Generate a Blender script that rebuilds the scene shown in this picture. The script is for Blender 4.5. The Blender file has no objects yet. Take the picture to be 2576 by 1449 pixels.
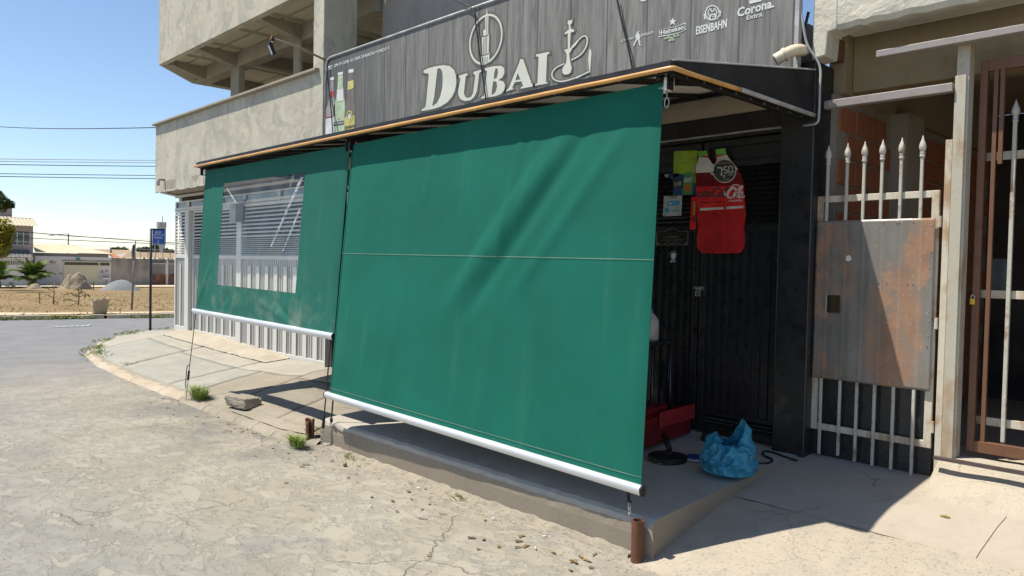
import bpy, bmesh, math, random
from mathutils import Vector, Matrix
random.seed(7)
R_ = random.Random(11)
D = bpy.data
SC = bpy.context.scene
COL = SC.collection

# ------------------------------------------------------------------ camera
W_, H_ = 2576.0, 1449.0
CX, CY = W_ / 2, H_ / 2
VP1, VP2 = (-540.0, 632.0), (3250.0, 712.0)
ax_, ay_ = VP1[0] - CX, VP1[1] - CY
bx_, by_ = VP2[0] - CX, VP2[1] - CY
FPX = math.sqrt(-(ax_ * bx_ + ay_ * by_))
AX = -Vector((ax_, -ay_, -FPX)).normalized()
AY = Vector((bx_, -by_, -FPX)).normalized()
AZ = AX.cross(AY)
ROT = Matrix((AX, AY, AZ))
CAM = Vector((0, 0, 1.6))
cd = D.cameras.new('camera')
cam = D.objects.new('camera', cd)
COL.objects.link(cam)
cam.matrix_world = Matrix.Translation(CAM) @ ROT.to_4x4()
cd.sensor_width = 36
cd.lens = FPX / W_ * 36
cd.clip_start = .05
cd.clip_end = 5000
SC.camera = cam
SC.render.resolution_x, SC.render.resolution_y = 1024, 576

# ------------------------------------------------------------------ light
SUN = Vector((.85, 1.0, -2.85)).normalized()
wd = D.worlds.new('World')
SC.world = wd
wd.use_nodes = True
nt = wd.node_tree
nt.nodes.clear()
wo = nt.nodes.new('ShaderNodeOutputWorld')
wb = nt.nodes.new('ShaderNodeBackground')
sk = nt.nodes.new('ShaderNodeTexSky')
sk.sky_type = 'NISHITA'
sk.sun_disc = False
sk.sun_elevation = math.asin(-SUN.z)
sk.sun_rotation = math.atan2(-SUN.x, -SUN.y)
sk.altitude = 1100
sk.air_density = 1.0
sk.dust_density = .35
sk.ozone_density = 1.5
wb.inputs[1].default_value = .122
nt.links.new(sk.outputs[0], wb.inputs[0])
nt.links.new(wb.outputs[0], wo.inputs[0])
sl = D.lights.new('sun', 'SUN')
sl.energy = 5.0
sl.angle = math.radians(.5)
sl.color = (1, .935, .82)
so = D.objects.new('sun', sl)
COL.objects.link(so)
so.location = (-8, -10, 30)
so.rotation_euler = SUN.to_track_quat('-Z', 'Y').to_euler()
vs = SC.view_settings
vs.view_transform = 'Standard'
vs.look = 'None'
vs.exposure = .45
vs.gamma = 1
vs.use_curve_mapping = False


# ------------------------------------------------------------------ pixel to place
def ray(u, v):
    return ROT @ Vector((u - CX, -(v - CY), -FPX))


def PY(u, v, y):
    d = ray(u, v)
    return CAM + d * ((y - CAM.y) / d.y)


def PX(u, v, x):
    d = ray(u, v)
    return CAM + d * ((x - CAM.x) / d.x)


def PZ(u, v, z):
    d = ray(u, v)
    return CAM + d * ((z - CAM.z) / d.z)


def gz(x):
    "height of the land: it falls away gently to the left"
    t = min(max(-x - 9, 0), 110)
    return -.015 * t


def PG(u, v, dz=0.0):
    z = dz
    for i in range(40):
        p = PZ(u, v, z)
        z = .5 * z + .5 * (gz(p.x) + dz)
    return PZ(u, v, z)


# ------------------------------------------------------------------ mesh building
ORG = {}


class MB:
    def __init__(s):
        s.v = []
        s.f = []
        s.m = []

    def add(s, vs, fs, mi=0):
        o = len(s.v)
        s.v += [Vector(p) for p in vs]
        s.f += [tuple(i + o for i in f) for f in fs]
        s.m += [mi] * len(fs)
        return s

    def box(s, x0, x1, y0, y1, z0, z1, mi=0):
        return s.add([(x0, y0, z0), (x1, y0, z0), (x1, y1, z0), (x0, y1, z0), (x0, y0, z1), (x1, y0, z1), (x1, y1, z1), (x0, y1, z1)],
                     [(0, 3, 2, 1), (4, 5, 6, 7), (0, 1, 5, 4), (1, 2, 6, 5), (2, 3, 7, 6), (3, 0, 4, 7)], mi)

    def hexa(s, b, t, mi=0):
        "b and t: four points each, the same way round"
        return s.add(list(b) + list(t), [(0, 3, 2, 1), (4, 5, 6, 7), (0, 1, 5, 4), (1, 2, 6, 5), (2, 3, 7, 6), (3, 0, 4, 7)], mi)

    def bar(s, p, q, w, h, up=(0, 0, 1), mi=0):
        p, q = Vector(p), Vector(q)
        d = (q - p).normalized()
        a = d.cross(Vector(up))
        if a.length < 1e-4:
            a = d.cross(Vector((0, 1, 0)))
        a.normalize()
        b = a.cross(d).normalized()
        A, B = a * w / 2, b * h / 2
        return s.hexa([p - A - B, p + A - B, p + A + B, p - A + B], [q - A - B, q + A - B, q + A + B, q - A + B], mi)

    def tube(s, pts, r, n=8, mi=0, rs=None):
        pts = [Vector(p) for p in pts]
        N = len(pts)
        t0 = (pts[1] - pts[0]).normalized()
        a = t0.cross(Vector((0, 0, 1)))
        if a.length < 1e-3:
            a = t0.cross(Vector((0, 1, 0)))
        a.normalize()
        vs, fs = [], []
        for i, p in enumerate(pts):
            t = (pts[min(i + 1, N - 1)] - pts[max(i - 1, 0)]).normalized()
            a = (a - t * a.dot(t)).normalized()
            b = t.cross(a)
            rr = rs[i] if rs else r
            for k in range(n):
                an = 2 * math.pi * k / n
                vs.append(p + (a * math.cos(an) + b * math.sin(an)) * rr)
        for i in range(N - 1):
            for k in range(n):
                k2 = (k + 1) % n
                fs.append((i * n + k, i * n + k2, (i + 1) * n + k2, (i + 1) * n + k))
        fs.append(tuple(reversed(range(n))))
        fs.append(tuple((N - 1) * n + k for k in range(n)))
        return s.add(vs, fs, mi)

    def lathe(s, prof, o=(0, 0, 0), n=14, mi=0, ax=None):
        o = Vector(o)
        M = Matrix.Identity(3) if ax is None else Vector((0, 0, 1)).rotation_difference(Vector(ax)).to_matrix()
        vs, fs = [], []
        for r, z in prof:
            for k in range(n):
                an = 2 * math.pi * k / n
                vs.append(o + M @ Vector((r * math.cos(an), r * math.sin(an), z)))
        for i in range(len(prof) - 1):
            for k in range(n):
                k2 = (k + 1) % n
                fs.append((i * n + k, i * n + k2, (i + 1) * n + k2, (i + 1) * n + k))
        fs.append(tuple(reversed(range(n))))
        fs.append(tuple((len(prof) - 1) * n + k for k in range(n)))
        return s.add(vs, fs, mi)

    def prism(s, poly, e0, e1, mi=0, fn=None):
        "poly in (a, b); fn(a, b, e) gives the point; default a=x, b=z, e=y"
        fn = fn or (lambda a, b, e: (a, e, b))
        n = len(poly)
        vs = [fn(a, b, e0) for a, b in poly] + [fn(a, b, e1) for a, b in poly]
        fs = [tuple(range(n)), tuple(reversed(range(n, 2 * n)))]
        fs += [(i, i + n, (i + 1) % n + n, (i + 1) % n) for i in range(n)]
        return s.add(vs, fs, mi)

    def grid(s, nu, nv, fn, mi=0, keep=None):
        vs = [fn(i / nu, j / nv) for j in range(nv + 1) for i in range(nu + 1)]
        fs = []
        for j in range(nv):
            for i in range(nu):
                if keep and not keep((i + .5) / nu, (j + .5) / nv):
                    continue
                a = j * (nu + 1) + i
                fs.append((a, a + 1, a + nu + 2, a + nu + 1))
        return s.add(vs, fs, mi)

    def build(s, name, mat, parent=None, smooth=False, bevel=0, label=None, cat=None, group=None, kind=None, seg=2, auto=True, solid=0):
        if parent is not None:
            o = ORG[parent]
        else:
            xs = [p.x for p in s.v]
            ys = [p.y for p in s.v]
            zs = [p.z for p in s.v]
            o = Vector(((min(xs) + max(xs)) / 2, (min(ys) + max(ys)) / 2, min(zs)))
        me = D.meshes.new(name)
        me.from_pydata([tuple(p - o) for p in s.v], [], s.f)
        for m in (mat if isinstance(mat, (list, tuple)) else [mat]):
            me.materials.append(m)
        if any(s.m):
            me.polygons.foreach_set('material_index', s.m)
        if auto:
            bm = bmesh.new()
            bm.from_mesh(me)
            bmesh.ops.recalc_face_normals(bm, faces=bm.faces)
            bm.to_mesh(me)
            bm.free()
        if smooth:
            me.polygons.foreach_set('use_smooth', [True] * len(me.polygons))
        me.update()
        ob = D.objects.new(name, me)
        COL.objects.link(ob)
        if parent is not None:
            ob.parent = parent
        else:
            ob.location = o
        ORG[ob] = o
        if solid:
            sm = ob.modifiers.new('solid', 'SOLIDIFY')
            sm.thickness = solid
            sm.offset = 0
        if bevel:
            bv = ob.modifiers.new('bevel', 'BEVEL')
            bv.width = bevel
            bv.segments = seg
            bv.limit_method = 'ANGLE'
            bv.angle_limit = math.radians(40)
        tag(ob, label, cat, group, kind)
        return ob


def tag(o, label=None, cat=None, group=None, kind=None):
    if label:
        o['label'] = label
    if cat:
        o['category'] = cat
    if group:
        o['group'] = group
    if kind:
        o['kind'] = kind
    return o


def thing(name, loc, label, cat, group=None, kind=None):
    o = D.objects.new(name, None)
    o.empty_display_size = .2
    COL.objects.link(o)
    o.location = Vector(loc)
    ORG[o] = Vector(loc)
    return tag(o, label, cat, group, kind)


def inst(src, name, parent, off):
    "a copy of a piece that shares its mesh, moved by off from where src stands"
    c = src.copy()
    c.name = name
    COL.objects.link(c)
    c.parent = parent
    c.location = src.location + Vector(off)
    ORG[c] = ORG[src] + Vector(off)
    return c


def from_curve(cu, fn, name, mat, parent, label=None):
    ob = D.objects.new('tmp', cu)
    me = D.meshes.new_from_object(ob)
    D.objects.remove(ob)
    D.curves.remove(cu)
    o = ORG[parent] if parent is not None else Vector((0, 0, 0))
    for v in me.vertices:
        v.co = Vector(fn(v.co.x, v.co.y, v.co.z)) - o
    me.materials.clear()
    me.materials.append(mat)
    bm = bmesh.new()
    bm.from_mesh(me)
    bmesh.ops.recalc_face_normals(bm, faces=bm.faces)
    bm.to_mesh(me)
    bm.free()
    ob = D.objects.new(name, me)
    me.name = name
    COL.objects.link(ob)
    ob.parent = parent
    ORG[ob] = o
    return ob


def words(text, p0, p1, hgt, y, mat, parent, name='lettering', depth=.002, bold=0.0, shear=0.0):
    "text on a plane of constant y, its baseline from p0 to p1 (photo pixels), hgt = height of capitals in pixels at the left"
    a, b = PY(p0[0], p0[1], y), PY(p1[0], p1[1], y)
    h = abs(PY(p0[0], p0[1] - hgt, y).z - a.z)
    cu = D.curves.new('t', 'FONT')
    cu.body = text
    cu.size = 1
    cu.extrude = .5
    cu.offset = bold
    cu.shear = shear
    cu.resolution_u = 2
    ob = D.objects.new('tmp', cu)
    me = D.meshes.new_from_object(ob)
    xs = [v.co.x for v in me.vertices]
    x0, x1 = min(xs), max(xs)
    D.objects.remove(ob)
    D.meshes.remove(me)
    sx = (b.x - a.x) / (x1 - x0)
    sz = h / .72
    return from_curve(cu, lambda x, yy, z: (a.x + (x - x0) * sx, y - depth * (z + .5), a.z + (b.z - a.z) * ((x - x0) / (x1 - x0)) + yy * sz), name, mat, parent)


def shape(splines, y, mat, parent, name, depth=.003, grow=0.0, frame=None):
    "filled outline(s) given in the pixels of a frame, laid on the plane of constant y"
    cu = D.curves.new('s', 'CURVE')
    cu.dimensions = '2D'
    cu.fill_mode = 'BOTH'
    cu.extrude = .5
    cu.offset = grow
    for sp in splines:
        pts = [PY(*(frame(*q) if frame else q), y) for q in sp]
        s = cu.splines.new('POLY')
        s.points.add(len(pts) - 1)
        for k, p in enumerate(pts):
            s.points[k].co = (p.x, p.z, 0, 1)
        s.use_cyclic_u = True
    return from_curve(cu, lambda x, yy, z: (x, y - depth * (z + .5), yy), name, mat, parent)


def FR(x0, y0, w, outw):
    "frame of a zoomed crop: its source corner, source width and returned width"
    k = w / outw
    return lambda x, y: ((x0 + x * k) / 1.490683, (y0 + y * k) / 1.490683)


def smooth(pts, n=6, closed=True):
    "Catmull-Rom through points"
    out = []
    N = len(pts)
    rng = range(N) if closed else range(N - 1)
    for i in rng:
        p0, p1, p2, p3 = (pts[(i - 1) % N], pts[i], pts[(i + 1) % N], pts[(i + 2) % N]) if closed else (pts[max(i - 1, 0)], pts[i], pts[i + 1], pts[min(i + 2, N - 1)])
        for k in range(n):
            t = k / n
            out.append(tuple(.5 * (2 * b + (c - a) * t + (2 * a - 5 * b + 4 * c - d) * t * t + (3 * b - a - 3 * c + d) * t ** 3) for a, b, c, d in zip(p0, p1, p2, p3)))
    if not closed:
        out.append(tuple(pts[-1]))
    return out


def fat(pts, w):
    "outline of a stroke of width w (frame pixels) along pts"
    L, Rr = [], []
    n = len(pts)
    for i, p in enumerate(pts):
        a, b = pts[max(i - 1, 0)], pts[min(i + 1, n - 1)]
        dx, dy = b[0] - a[0], b[1] - a[1]
        l = math.hypot(dx, dy) or 1
        ww = w[i] if isinstance(w, (list, tuple)) else w
        L.append((p[0] - dy / l * ww / 2, p[1] + dx / l * ww / 2))
        Rr.append((p[0] + dy / l * ww / 2, p[1] - dx / l * ww / 2))
    return L + Rr[::-1]


def lerp(a, b, t):
    return a + (b - a) * t


def pl(xs, x):
    "piecewise linear"
    if x <= xs[0][0]:
        return xs[0][1]
    for (a, b), (c, d) in zip(xs, xs[1:]):
        if x <= c:
            return b + (d - b) * (x - a) / (c - a)
    return xs[-1][1]


def sstep(a, b, x):
    t = min(max((x - a) / (b - a), 0), 1)
    return t * t * (3 - 2 * t)


from mathutils import noise as MN


def nz(x, y, z=0.0, s=1.0):
    return MN.noise(Vector((x * s, y * s, z * s)))


# ------------------------------------------------------------------ materials
class NT:
    def __init__(s, name):
        s.mat = D.materials.new(name)
        s.mat.use_nodes = True
        s.t = s.mat.node_tree
        s.b = s.t.nodes['Principled BSDF']
        s.out = s.t.nodes['Material Output']
        g = s.t.nodes.new('ShaderNodeNewGeometry')
        s.pos = g.outputs['Position']
        s.geo = g

    def n(s, kind, **kw):
        x = s.t.nodes.new(kind)
        for k, v in kw.items():
            setattr(x, k, v)
        return x

    def ln(s, a, b):
        s.t.links.new(a, b)

    def val(s, sock, v):
        if isinstance(v, bpy.types.NodeSocket):
            s.ln(v, sock)
        elif v is not None:
            if isinstance(v, (tuple, list)) and len(v) == 3 and sock.type == 'RGBA':
                v = (*v, 1)
            sock.default_value = v

    def map(s, scale=(1, 1, 1), rot=(0, 0, 0), loc=(0, 0, 0), src=None):
        m = s.n('ShaderNodeMapping')
        s.ln(src or s.pos, m.inputs[0])
        m.inputs['Scale'].default_value = scale
        m.inputs['Rotation'].default_value = rot
        m.inputs['Location'].default_value = loc
        return m.outputs[0]

    def noise(s, scale, detail=5, rough=.55, vec=None, dist=0.0):
        x = s.n('ShaderNodeTexNoise')
        s.ln(vec or s.pos, x.inputs['Vector'])
        x.inputs['Scale'].default_value = scale
        x.inputs['Detail'].default_value = detail
        x.inputs['Roughness'].default_value = rough
        x.inputs['Distortion'].default_value = dist
        return x.outputs[0]

    def voro(s, scale, feature='DISTANCE_TO_EDGE', vec=None):
        x = s.n('ShaderNodeTexVoronoi', feature=feature)
        s.ln(vec or s.pos, x.inputs['Vector'])
        x.inputs['Scale'].default_value = scale
        return x.outputs[0]

    def ramp(s, x, a, b, ca=0.0, cb=1.0):
        m = s.n('ShaderNodeMapRange')
        m.interpolation_type = 'SMOOTHSTEP'
        s.val(m.inputs[0], x)
        m.inputs[1].default_value = a
        m.inputs[2].default_value = b
        m.inputs[3].default_value = ca
        m.inputs[4].default_value = cb
        return m.outputs[0]

    def math(s, op, a, b=None, c=None):
        m = s.n('ShaderNodeMath', operation=op)
        s.val(m.inputs[0], a)
        if b is not None:
            s.val(m.inputs[1], b)
        if c is not None:
            s.val(m.inputs[2], c)
        return m.outputs[0]

    def mix(s, fac, a, b, mode='MIX'):
        m = s.n('ShaderNodeMix', data_type='RGBA', blend_type=mode)
        s.val(m.inputs[0], fac)
        s.val(m.inputs[6], a)
        s.val(m.inputs[7], b)
        return m.outputs[2]

    def sep(s, v=None):
        x = s.n('ShaderNodeSeparateXYZ')
        s.ln(v or s.pos, x.inputs[0])
        return x.outputs

    def vadd(s, v, amt, scale, detail=3):
        "position pushed about by noise"
        n = s.n('ShaderNodeTexNoise')
        s.ln(v, n.inputs['Vector'])
        n.inputs['Scale'].default_value = scale
        n.inputs['Detail'].default_value = detail
        a = s.n('ShaderNodeVectorMath', operation='MULTIPLY_ADD')
        s.ln(n.outputs[1], a.inputs[0])
        a.inputs[1].default_value = (amt, amt, amt)
        s.ln(v, a.inputs[2])
        return a.outputs[0]

    def bump(s, h, strength=.3, dist=.02, prev=None):
        b = s.n('ShaderNodeBump')
        b.inputs['Strength'].default_value = strength
        b.inputs['Distance'].default_value = dist
        s.ln(h, b.inputs['Height'])
        if prev is not None:
            s.ln(prev, b.inputs['Normal'])
        return b.outputs[0]

    def done(s, col=None, rough=None, norm=None, metal=None, spec=None):
        s.val(s.b.inputs['Base Color'], col)
        s.val(s.b.inputs['Roughness'], rough)
        if norm is not None:
            s.ln(norm, s.b.inputs['Normal'])
        s.val(s.b.inputs['Metallic'], metal)
        s.val(s.b.inputs['Specular IOR Level'], spec)
        return s.mat


def plain(name, c, rough=.6, metal=0.0, var=.12, scale=6, bump=.0, spec=.4, bscale=60):
    t = NT(name)
    n = t.noise(scale, 6, .6)
    d = tuple(max(x * (1 - var * 2), 0) for x in c)
    u = tuple(min(x * (1 + var), 1) for x in c)
    col = t.mix(t.ramp(n, .3, .7), d, u)
    rg = t.ramp(t.noise(scale * 2.3, 4), .3, .7, max(rough - .1, .03), min(rough + .1, 1))
    nm = t.bump(t.noise(bscale, 4), bump, .01) if bump else None
    return t.done(col, rg, nm, metal, spec)


def grimy(name, c, dirt, rough=.8, amt=.5, scale=2.0, streak=True, bump=.25, fine=40, spec=.3, metal=0.0, cover=(.5, .7)):
    "a painted or plastered surface with stains, vertical runs and fine grain"
    t = NT(name)
    n1 = t.noise(scale, 8, .62, dist=.4)
    n2 = t.noise(fine, 5, .6)
    v = t.map((scale * 3, scale * 3, scale * .35)) if streak else t.map((scale * 2,) * 3)
    n3 = t.noise(1.0, 6, .6, vec=v)
    f = t.math('MULTIPLY', t.ramp(t.math('ADD', t.math('MULTIPLY', n1, .55), t.math('MULTIPLY', n3, .45)), *cover), amt)
    col = t.mix(f, c, dirt)
    col = t.mix(t.ramp(n2, .3, .75, .0, .22), col, tuple(x * .6 for x in c))
    nm = t.bump(n2, bump, .006)
    nm = t.bump(n1, bump, .03, nm)
    return t.done(col, t.ramp(n1, .3, .7, rough - .08, min(1, rough + .1)), nm, metal, spec)


def plaster_mat():
    "hand-floated cement: pale skim in patches over a greyer coat, runs from the top edge"
    t = NT('light_cement_plaster')
    p = t.vadd(t.pos, .5, .9, 4)
    n1 = t.noise(.75, 7, .6, vec=p, dist=.5)
    n2 = t.noise(2.6, 7, .65, vec=p, dist=1.0)
    n3 = t.noise(1, 6, .6, vec=t.map((4.5, 4.5, .55)))
    fine = t.noise(34, 5, .65)
    col = t.mix(t.ramp(n1, .4, .6), (0.416, 0.391, 0.317), (0.510, 0.479, 0.387))
    col = t.mix(t.math('MULTIPLY', t.ramp(n2, .5, .56), .55), col, (0.568, 0.532, 0.424))
    col = t.mix(t.math('MULTIPLY', t.ramp(t.noise(1.9, 7, .65, vec=t.map(loc=(4, 2, 8), src=p), dist=.8), .53, .6), .6), col, (0.341, 0.325, 0.276))
    col = t.mix(t.ramp(n3, .54, .7, 0, .55), col, (0.312, 0.291, 0.244))
    col = t.mix(t.ramp(fine, .3, .7, .0, .2), col, (0.284, 0.263, 0.221))
    nm = t.bump(fine, .25, .005)
    nm = t.bump(n2, .5, .02, nm)
    return t.done(col, .9, nm, spec=.2)


def street_mat():
    t = NT('worn_asphalt')
    x, y, z = t.sep()
    p = t.vadd(t.pos, .35, 1.1)
    near = t.ramp(x, -15, -8.0)
    n_big = t.noise(.32, 6, .6)
    n_mid = t.noise(1.6, 7, .62, vec=p, dist=.8)
    n_fl = t.noise(4.6, 6, .57, vec=t.map((1.0, 1.5, 1), rot=(0, 0, .25), src=p), dist=.6)
    grit = t.noise(90, 4, .7)
    peb = t.voro(70, 'F1')
    # dust lying over the old asphalt near the shop
    base_far = t.mix(t.ramp(n_mid, .35, .65), (.165, .165, .17), (.2, .2, .205))
    beige = t.mix(t.ramp(n_mid, .38, .62), (.3, .265, .205), (.355, .32, .255))
    grey = t.mix(t.ramp(n_mid, .38, .62), (.225, .22, .195), (.28, .27, .24))
    lat = t.ramp(t.math('ADD', y, t.math('MULTIPLY', n_big, 3.4)), 2.6, 4.4)
    nearc = t.mix(lat, grey, beige)
    # flaked-off plates: a thin skin left in islands
    fl = t.ramp(n_fl, .5, .512)
    fl2 = t.ramp(n_fl, .595, .605)
    fl3 = t.ramp(t.noise(13, 5, .6, vec=t.map((1.0, 1.6, 1), rot=(0, 0, .25), src=p), dist=.3), .6, .615)
    nearc = t.mix(t.math('MULTIPLY', fl, .42), nearc, (.225, .21, .178))
    nearc = t.mix(t.math('MULTIPLY', fl2, .4), nearc, (.42, .38, .305))
    nearc = t.mix(t.math('MULTIPLY', fl3, .4), nearc, (.2, .19, .17))
    e1 = t.math('SUBTRACT', 1, t.ramp(t.math('ABSOLUTE', t.math('SUBTRACT', n_fl, .504)), .0, .006))
    e2 = t.math('SUBTRACT', 1, t.ramp(t.math('ABSOLUTE', t.math('SUBTRACT', n_fl, .605)), .0, .01))
    em = t.ramp(t.noise(2.3, 4), .42, .56)
    edge = t.math('MULTIPLY', t.math('MAXIMUM', e1, t.math('MULTIPLY', e2, .6)), em)
    nearc = t.mix(t.math('MULTIPLY', edge, .22), nearc, (.17, .155, .125))
    # cracks
    cr = t.voro(.85, vec=t.vadd(t.pos, .5, 2.2, 5))
    crk = t.math('MULTIPLY', t.math('SUBTRACT', 1, t.ramp(cr, .0, .007)), t.ramp(t.noise(.7, 2), .54, .6))
    nearc = t.mix(t.math('MULTIPLY', crk, .6), nearc, (.13, .12, .1))
    # tar patches
    tar = t.ramp(t.noise(.75, 5, .65, vec=t.map(loc=(3.3, 7.1, 0)), dist=.5), .585, .68)
    nearc = t.mix(t.math('MULTIPLY', tar, .55), nearc, (.2, .2, .195))
    # fresh tar along the road edge by the left pavement
    ed = t.math('MULTIPLY', t.ramp(y, 2.1, 3.0), t.math('MULTIPLY', t.ramp(x, -10.2, -8.6), t.ramp(x, -4.9, -6.4)))
    ed = t.math('MULTIPLY', ed, t.ramp(t.noise(1.5, 7, .65), .38, .56))
    nearc = t.mix(t.math('MULTIPLY', ed, .7), nearc, (.14, .138, .13))
    col = t.mix(near, base_far, nearc)
    col = t.mix(t.ramp(grit, .35, .7, 0, .3), col, (.2, .19, .17))
    col = t.mix(t.math('MULTIPLY', t.ramp(peb, .0, .2, 1, 0), .25), col, (.42, .4, .34))
    h = t.math('ADD', t.math('MULTIPLY', fl, -.5), t.math('MULTIPLY', fl2, .5))
    h = t.math('SUBTRACT', h, t.math('MULTIPLY', fl3, .4))
    h = t.math('SUBTRACT', h, t.math('MULTIPLY', crk, 1.2))
    h = t.math('MULTIPLY', h, near)
    nm = t.bump(h, .7, .01)
    nm = t.bump(grit, .35, .006, nm)
    nm = t.bump(n_mid, .3, .03, nm)
    return t.done(col, .9, nm, spec=.25)


def pave_mat(name, c1, c2, c3, rough=.5, fine=30):
    "poured concrete, patchy; rough = how pitted"
    t = NT(name)
    n1 = t.noise(1.3, 8, .62, dist=.5)
    n2 = t.noise(fine, 6, .7)
    n3 = t.noise(5, 6, .6, dist=.6)
    col = t.mix(t.ramp(n1, .35, .65), c1, c2)
    col = t.mix(t.math('MULTIPLY', t.ramp(n3, .45, .7), .6), col, c3)
    pits = t.ramp(n2, .28, .44)
    col = t.mix(t.math('MULTIPLY', t.math('SUBTRACT', 1, pits), .28), col, tuple(x * .6 for x in c1))
    cr = t.voro(.9, vec=t.vadd(t.pos, .6, 1.7, 5))
    crk = t.math('MULTIPLY', t.math('SUBTRACT', 1, t.ramp(cr, .0, .005)), t.ramp(t.noise(.6, 2), .58, .62))
    col = t.mix(t.math('MULTIPLY', crk, .6), col, (.12, .1, .08))
    nm = t.bump(pits, rough, .008)
    nm = t.bump(n3, rough * .6, .025, nm)
    return t.done(col, .9, nm, spec=.25)


def rust_mat():
    t = NT('rusted_sheet')
    v = t.map((2.2, 2.2, .8))
    n1 = t.noise(1.5, 8, .65, vec=v, dist=.6)
    n2 = t.noise(7, 7, .7)
    n3 = t.noise(40, 5, .6)
    col = t.mix(t.ramp(t.noise(1.1, 5), .35, .65), (.2, .185, .165), (.27, .25, .22))
    rust = t.ramp(t.math('ADD', t.math('MULTIPLY', n1, .7), t.math('MULTIPLY', n2, .3)), .46, .57)
    col = t.mix(t.math('MULTIPLY', rust, .75), col, t.mix(t.ramp(n2, .3, .7), (.27, .115, .05), (.37, .2, .11)))
    x, y, z = t.sep()
    # the uprights behind have left paler lines
    ln = t.math('ABSOLUTE', t.math('SUBTRACT', t.math('FRACT', t.math('MULTIPLY', t.math('ADD', x, 3.0), 1 / .118)), .5))
    col = t.mix(t.math('MULTIPLY', t.ramp(ln, .02, .1, 1, 0), .16), col, (.42, .34, .25))
    col = t.mix(t.ramp(n3, .58, .72, 0, .5), col, (.42, .42, .4))
    nm = t.bump(n2, .15, .008)
    nm = t.bump(t.ramp(ln, .02, .16, 1, 0), .12, .006, nm)
    return t.done(col, t.math('ADD', t.math('MULTIPLY', rust, .35), .4), nm, t.math('MULTIPLY', t.math('SUBTRACT', 1, rust), .35), .4)


def wood_print_mat():
    "printed banner: grey weathered boards"
    t = NT('printed_board_banner')
    x, y, z = t.sep()
    bw = .41
    bx = t.math('MULTIPLY', t.math('ADD', x, 9.0), 1 / bw)
    fr = t.math('FRACT', bx)
    idx = t.math('FLOOR', bx)
    wn = t.n('ShaderNodeTexWhiteNoise', noise_dimensions='1D')
    t.ln(idx, wn.inputs[1])
    v = t.map((9, 1, .75))
    g1 = t.noise(2.2, 7, .66, vec=v, dist=.6)
    v2 = t.map((34, 1, 1.2))
    g2 = t.noise(1.0, 6, .6, vec=v2)
    big = t.noise(.5, 4, .5)
    # the print is darker towards the bottles
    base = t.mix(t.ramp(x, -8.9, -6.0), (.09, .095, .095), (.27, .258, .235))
    base = t.mix(t.math('MULTIPLY', wn.outputs[0], .4), base, (.15, .147, .142))
    col = t.mix(t.ramp(g1, .36, .66, 0, .75), base, (.105, .105, .103))
    col = t.mix(t.ramp(g2, .52, .74, 0, .5), col, (.32, .31, .29))
    col = t.mix(t.ramp(big, .5, .7, 0, .3), col, (.12, .115, .11))
    ed = t.ramp(t.math('ABSOLUTE', t.math('SUBTRACT', fr, .5)), .472, .492)
    col = t.mix(t.math('MULTIPLY', ed, .65), col, (.05, .05, .05))
    wr = t.noise(1.0, 3, .5, vec=t.map((1.6, 1, .5)))
    nm = t.bump(wr, .25, .05)
    return t.done(col, t.ramp(g1, .3, .7, .6, .75), nm, spec=.2)


def corr_paint(name, c, dirt, rough=.5):
    return grimy(name, c, dirt, rough, .6, 3, True, .08, 60, .4)


def cloth_mat(name, c, rough=.75, trans=.12, grime=0.0):
    t = NT(name)
    n = t.noise(1.2, 5, .6)
    v = t.map((420, 420, 420))
    w = t.n('ShaderNodeTexWave', wave_type='BANDS')
    t.ln(v, w.inputs['Vector'])
    w.inputs['Scale'].default_value = .3
    streak = t.noise(1, 5, .6, vec=t.map((7, 7, .35)))
    col = t.mix(t.ramp(n, .3, .7), tuple(x * .88 for x in c), tuple(x * 1.08 for x in c))
    col = t.mix(t.ramp(streak, .55, .75, 0, .10), col, tuple(min(1, x + .12) for x in c))
    dust = t.noise(3.1, 7, .65)
    x, y, z = t.sep()
    low = t.ramp(z, .9, 1.7, grime, .0)
    col = t.mix(t.math('MULTIPLY', t.ramp(dust, .45, .7), low), col, (.35, .36, .3))
    nm = t.bump(t.noise(2.2, 3, .5, vec=t.map((3, 3, .5))), .12, .03)
    nm = t.bump(t.noise(260, 2), .1, .002, nm)
    t.done(col, .8, nm, spec=.18)
    tr = t.n('ShaderNodeBsdfTranslucent')
    t.val(tr.inputs[0], c)
    mx = t.n('ShaderNodeMixShader')
    mx.inputs[0].default_value = trans
    t.ln(t.b.outputs[0], mx.inputs[1])
    t.ln(tr.outputs[0], mx.inputs[2])
    t.ln(mx.outputs[0], t.out.inputs[0])
    return t.mat


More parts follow.
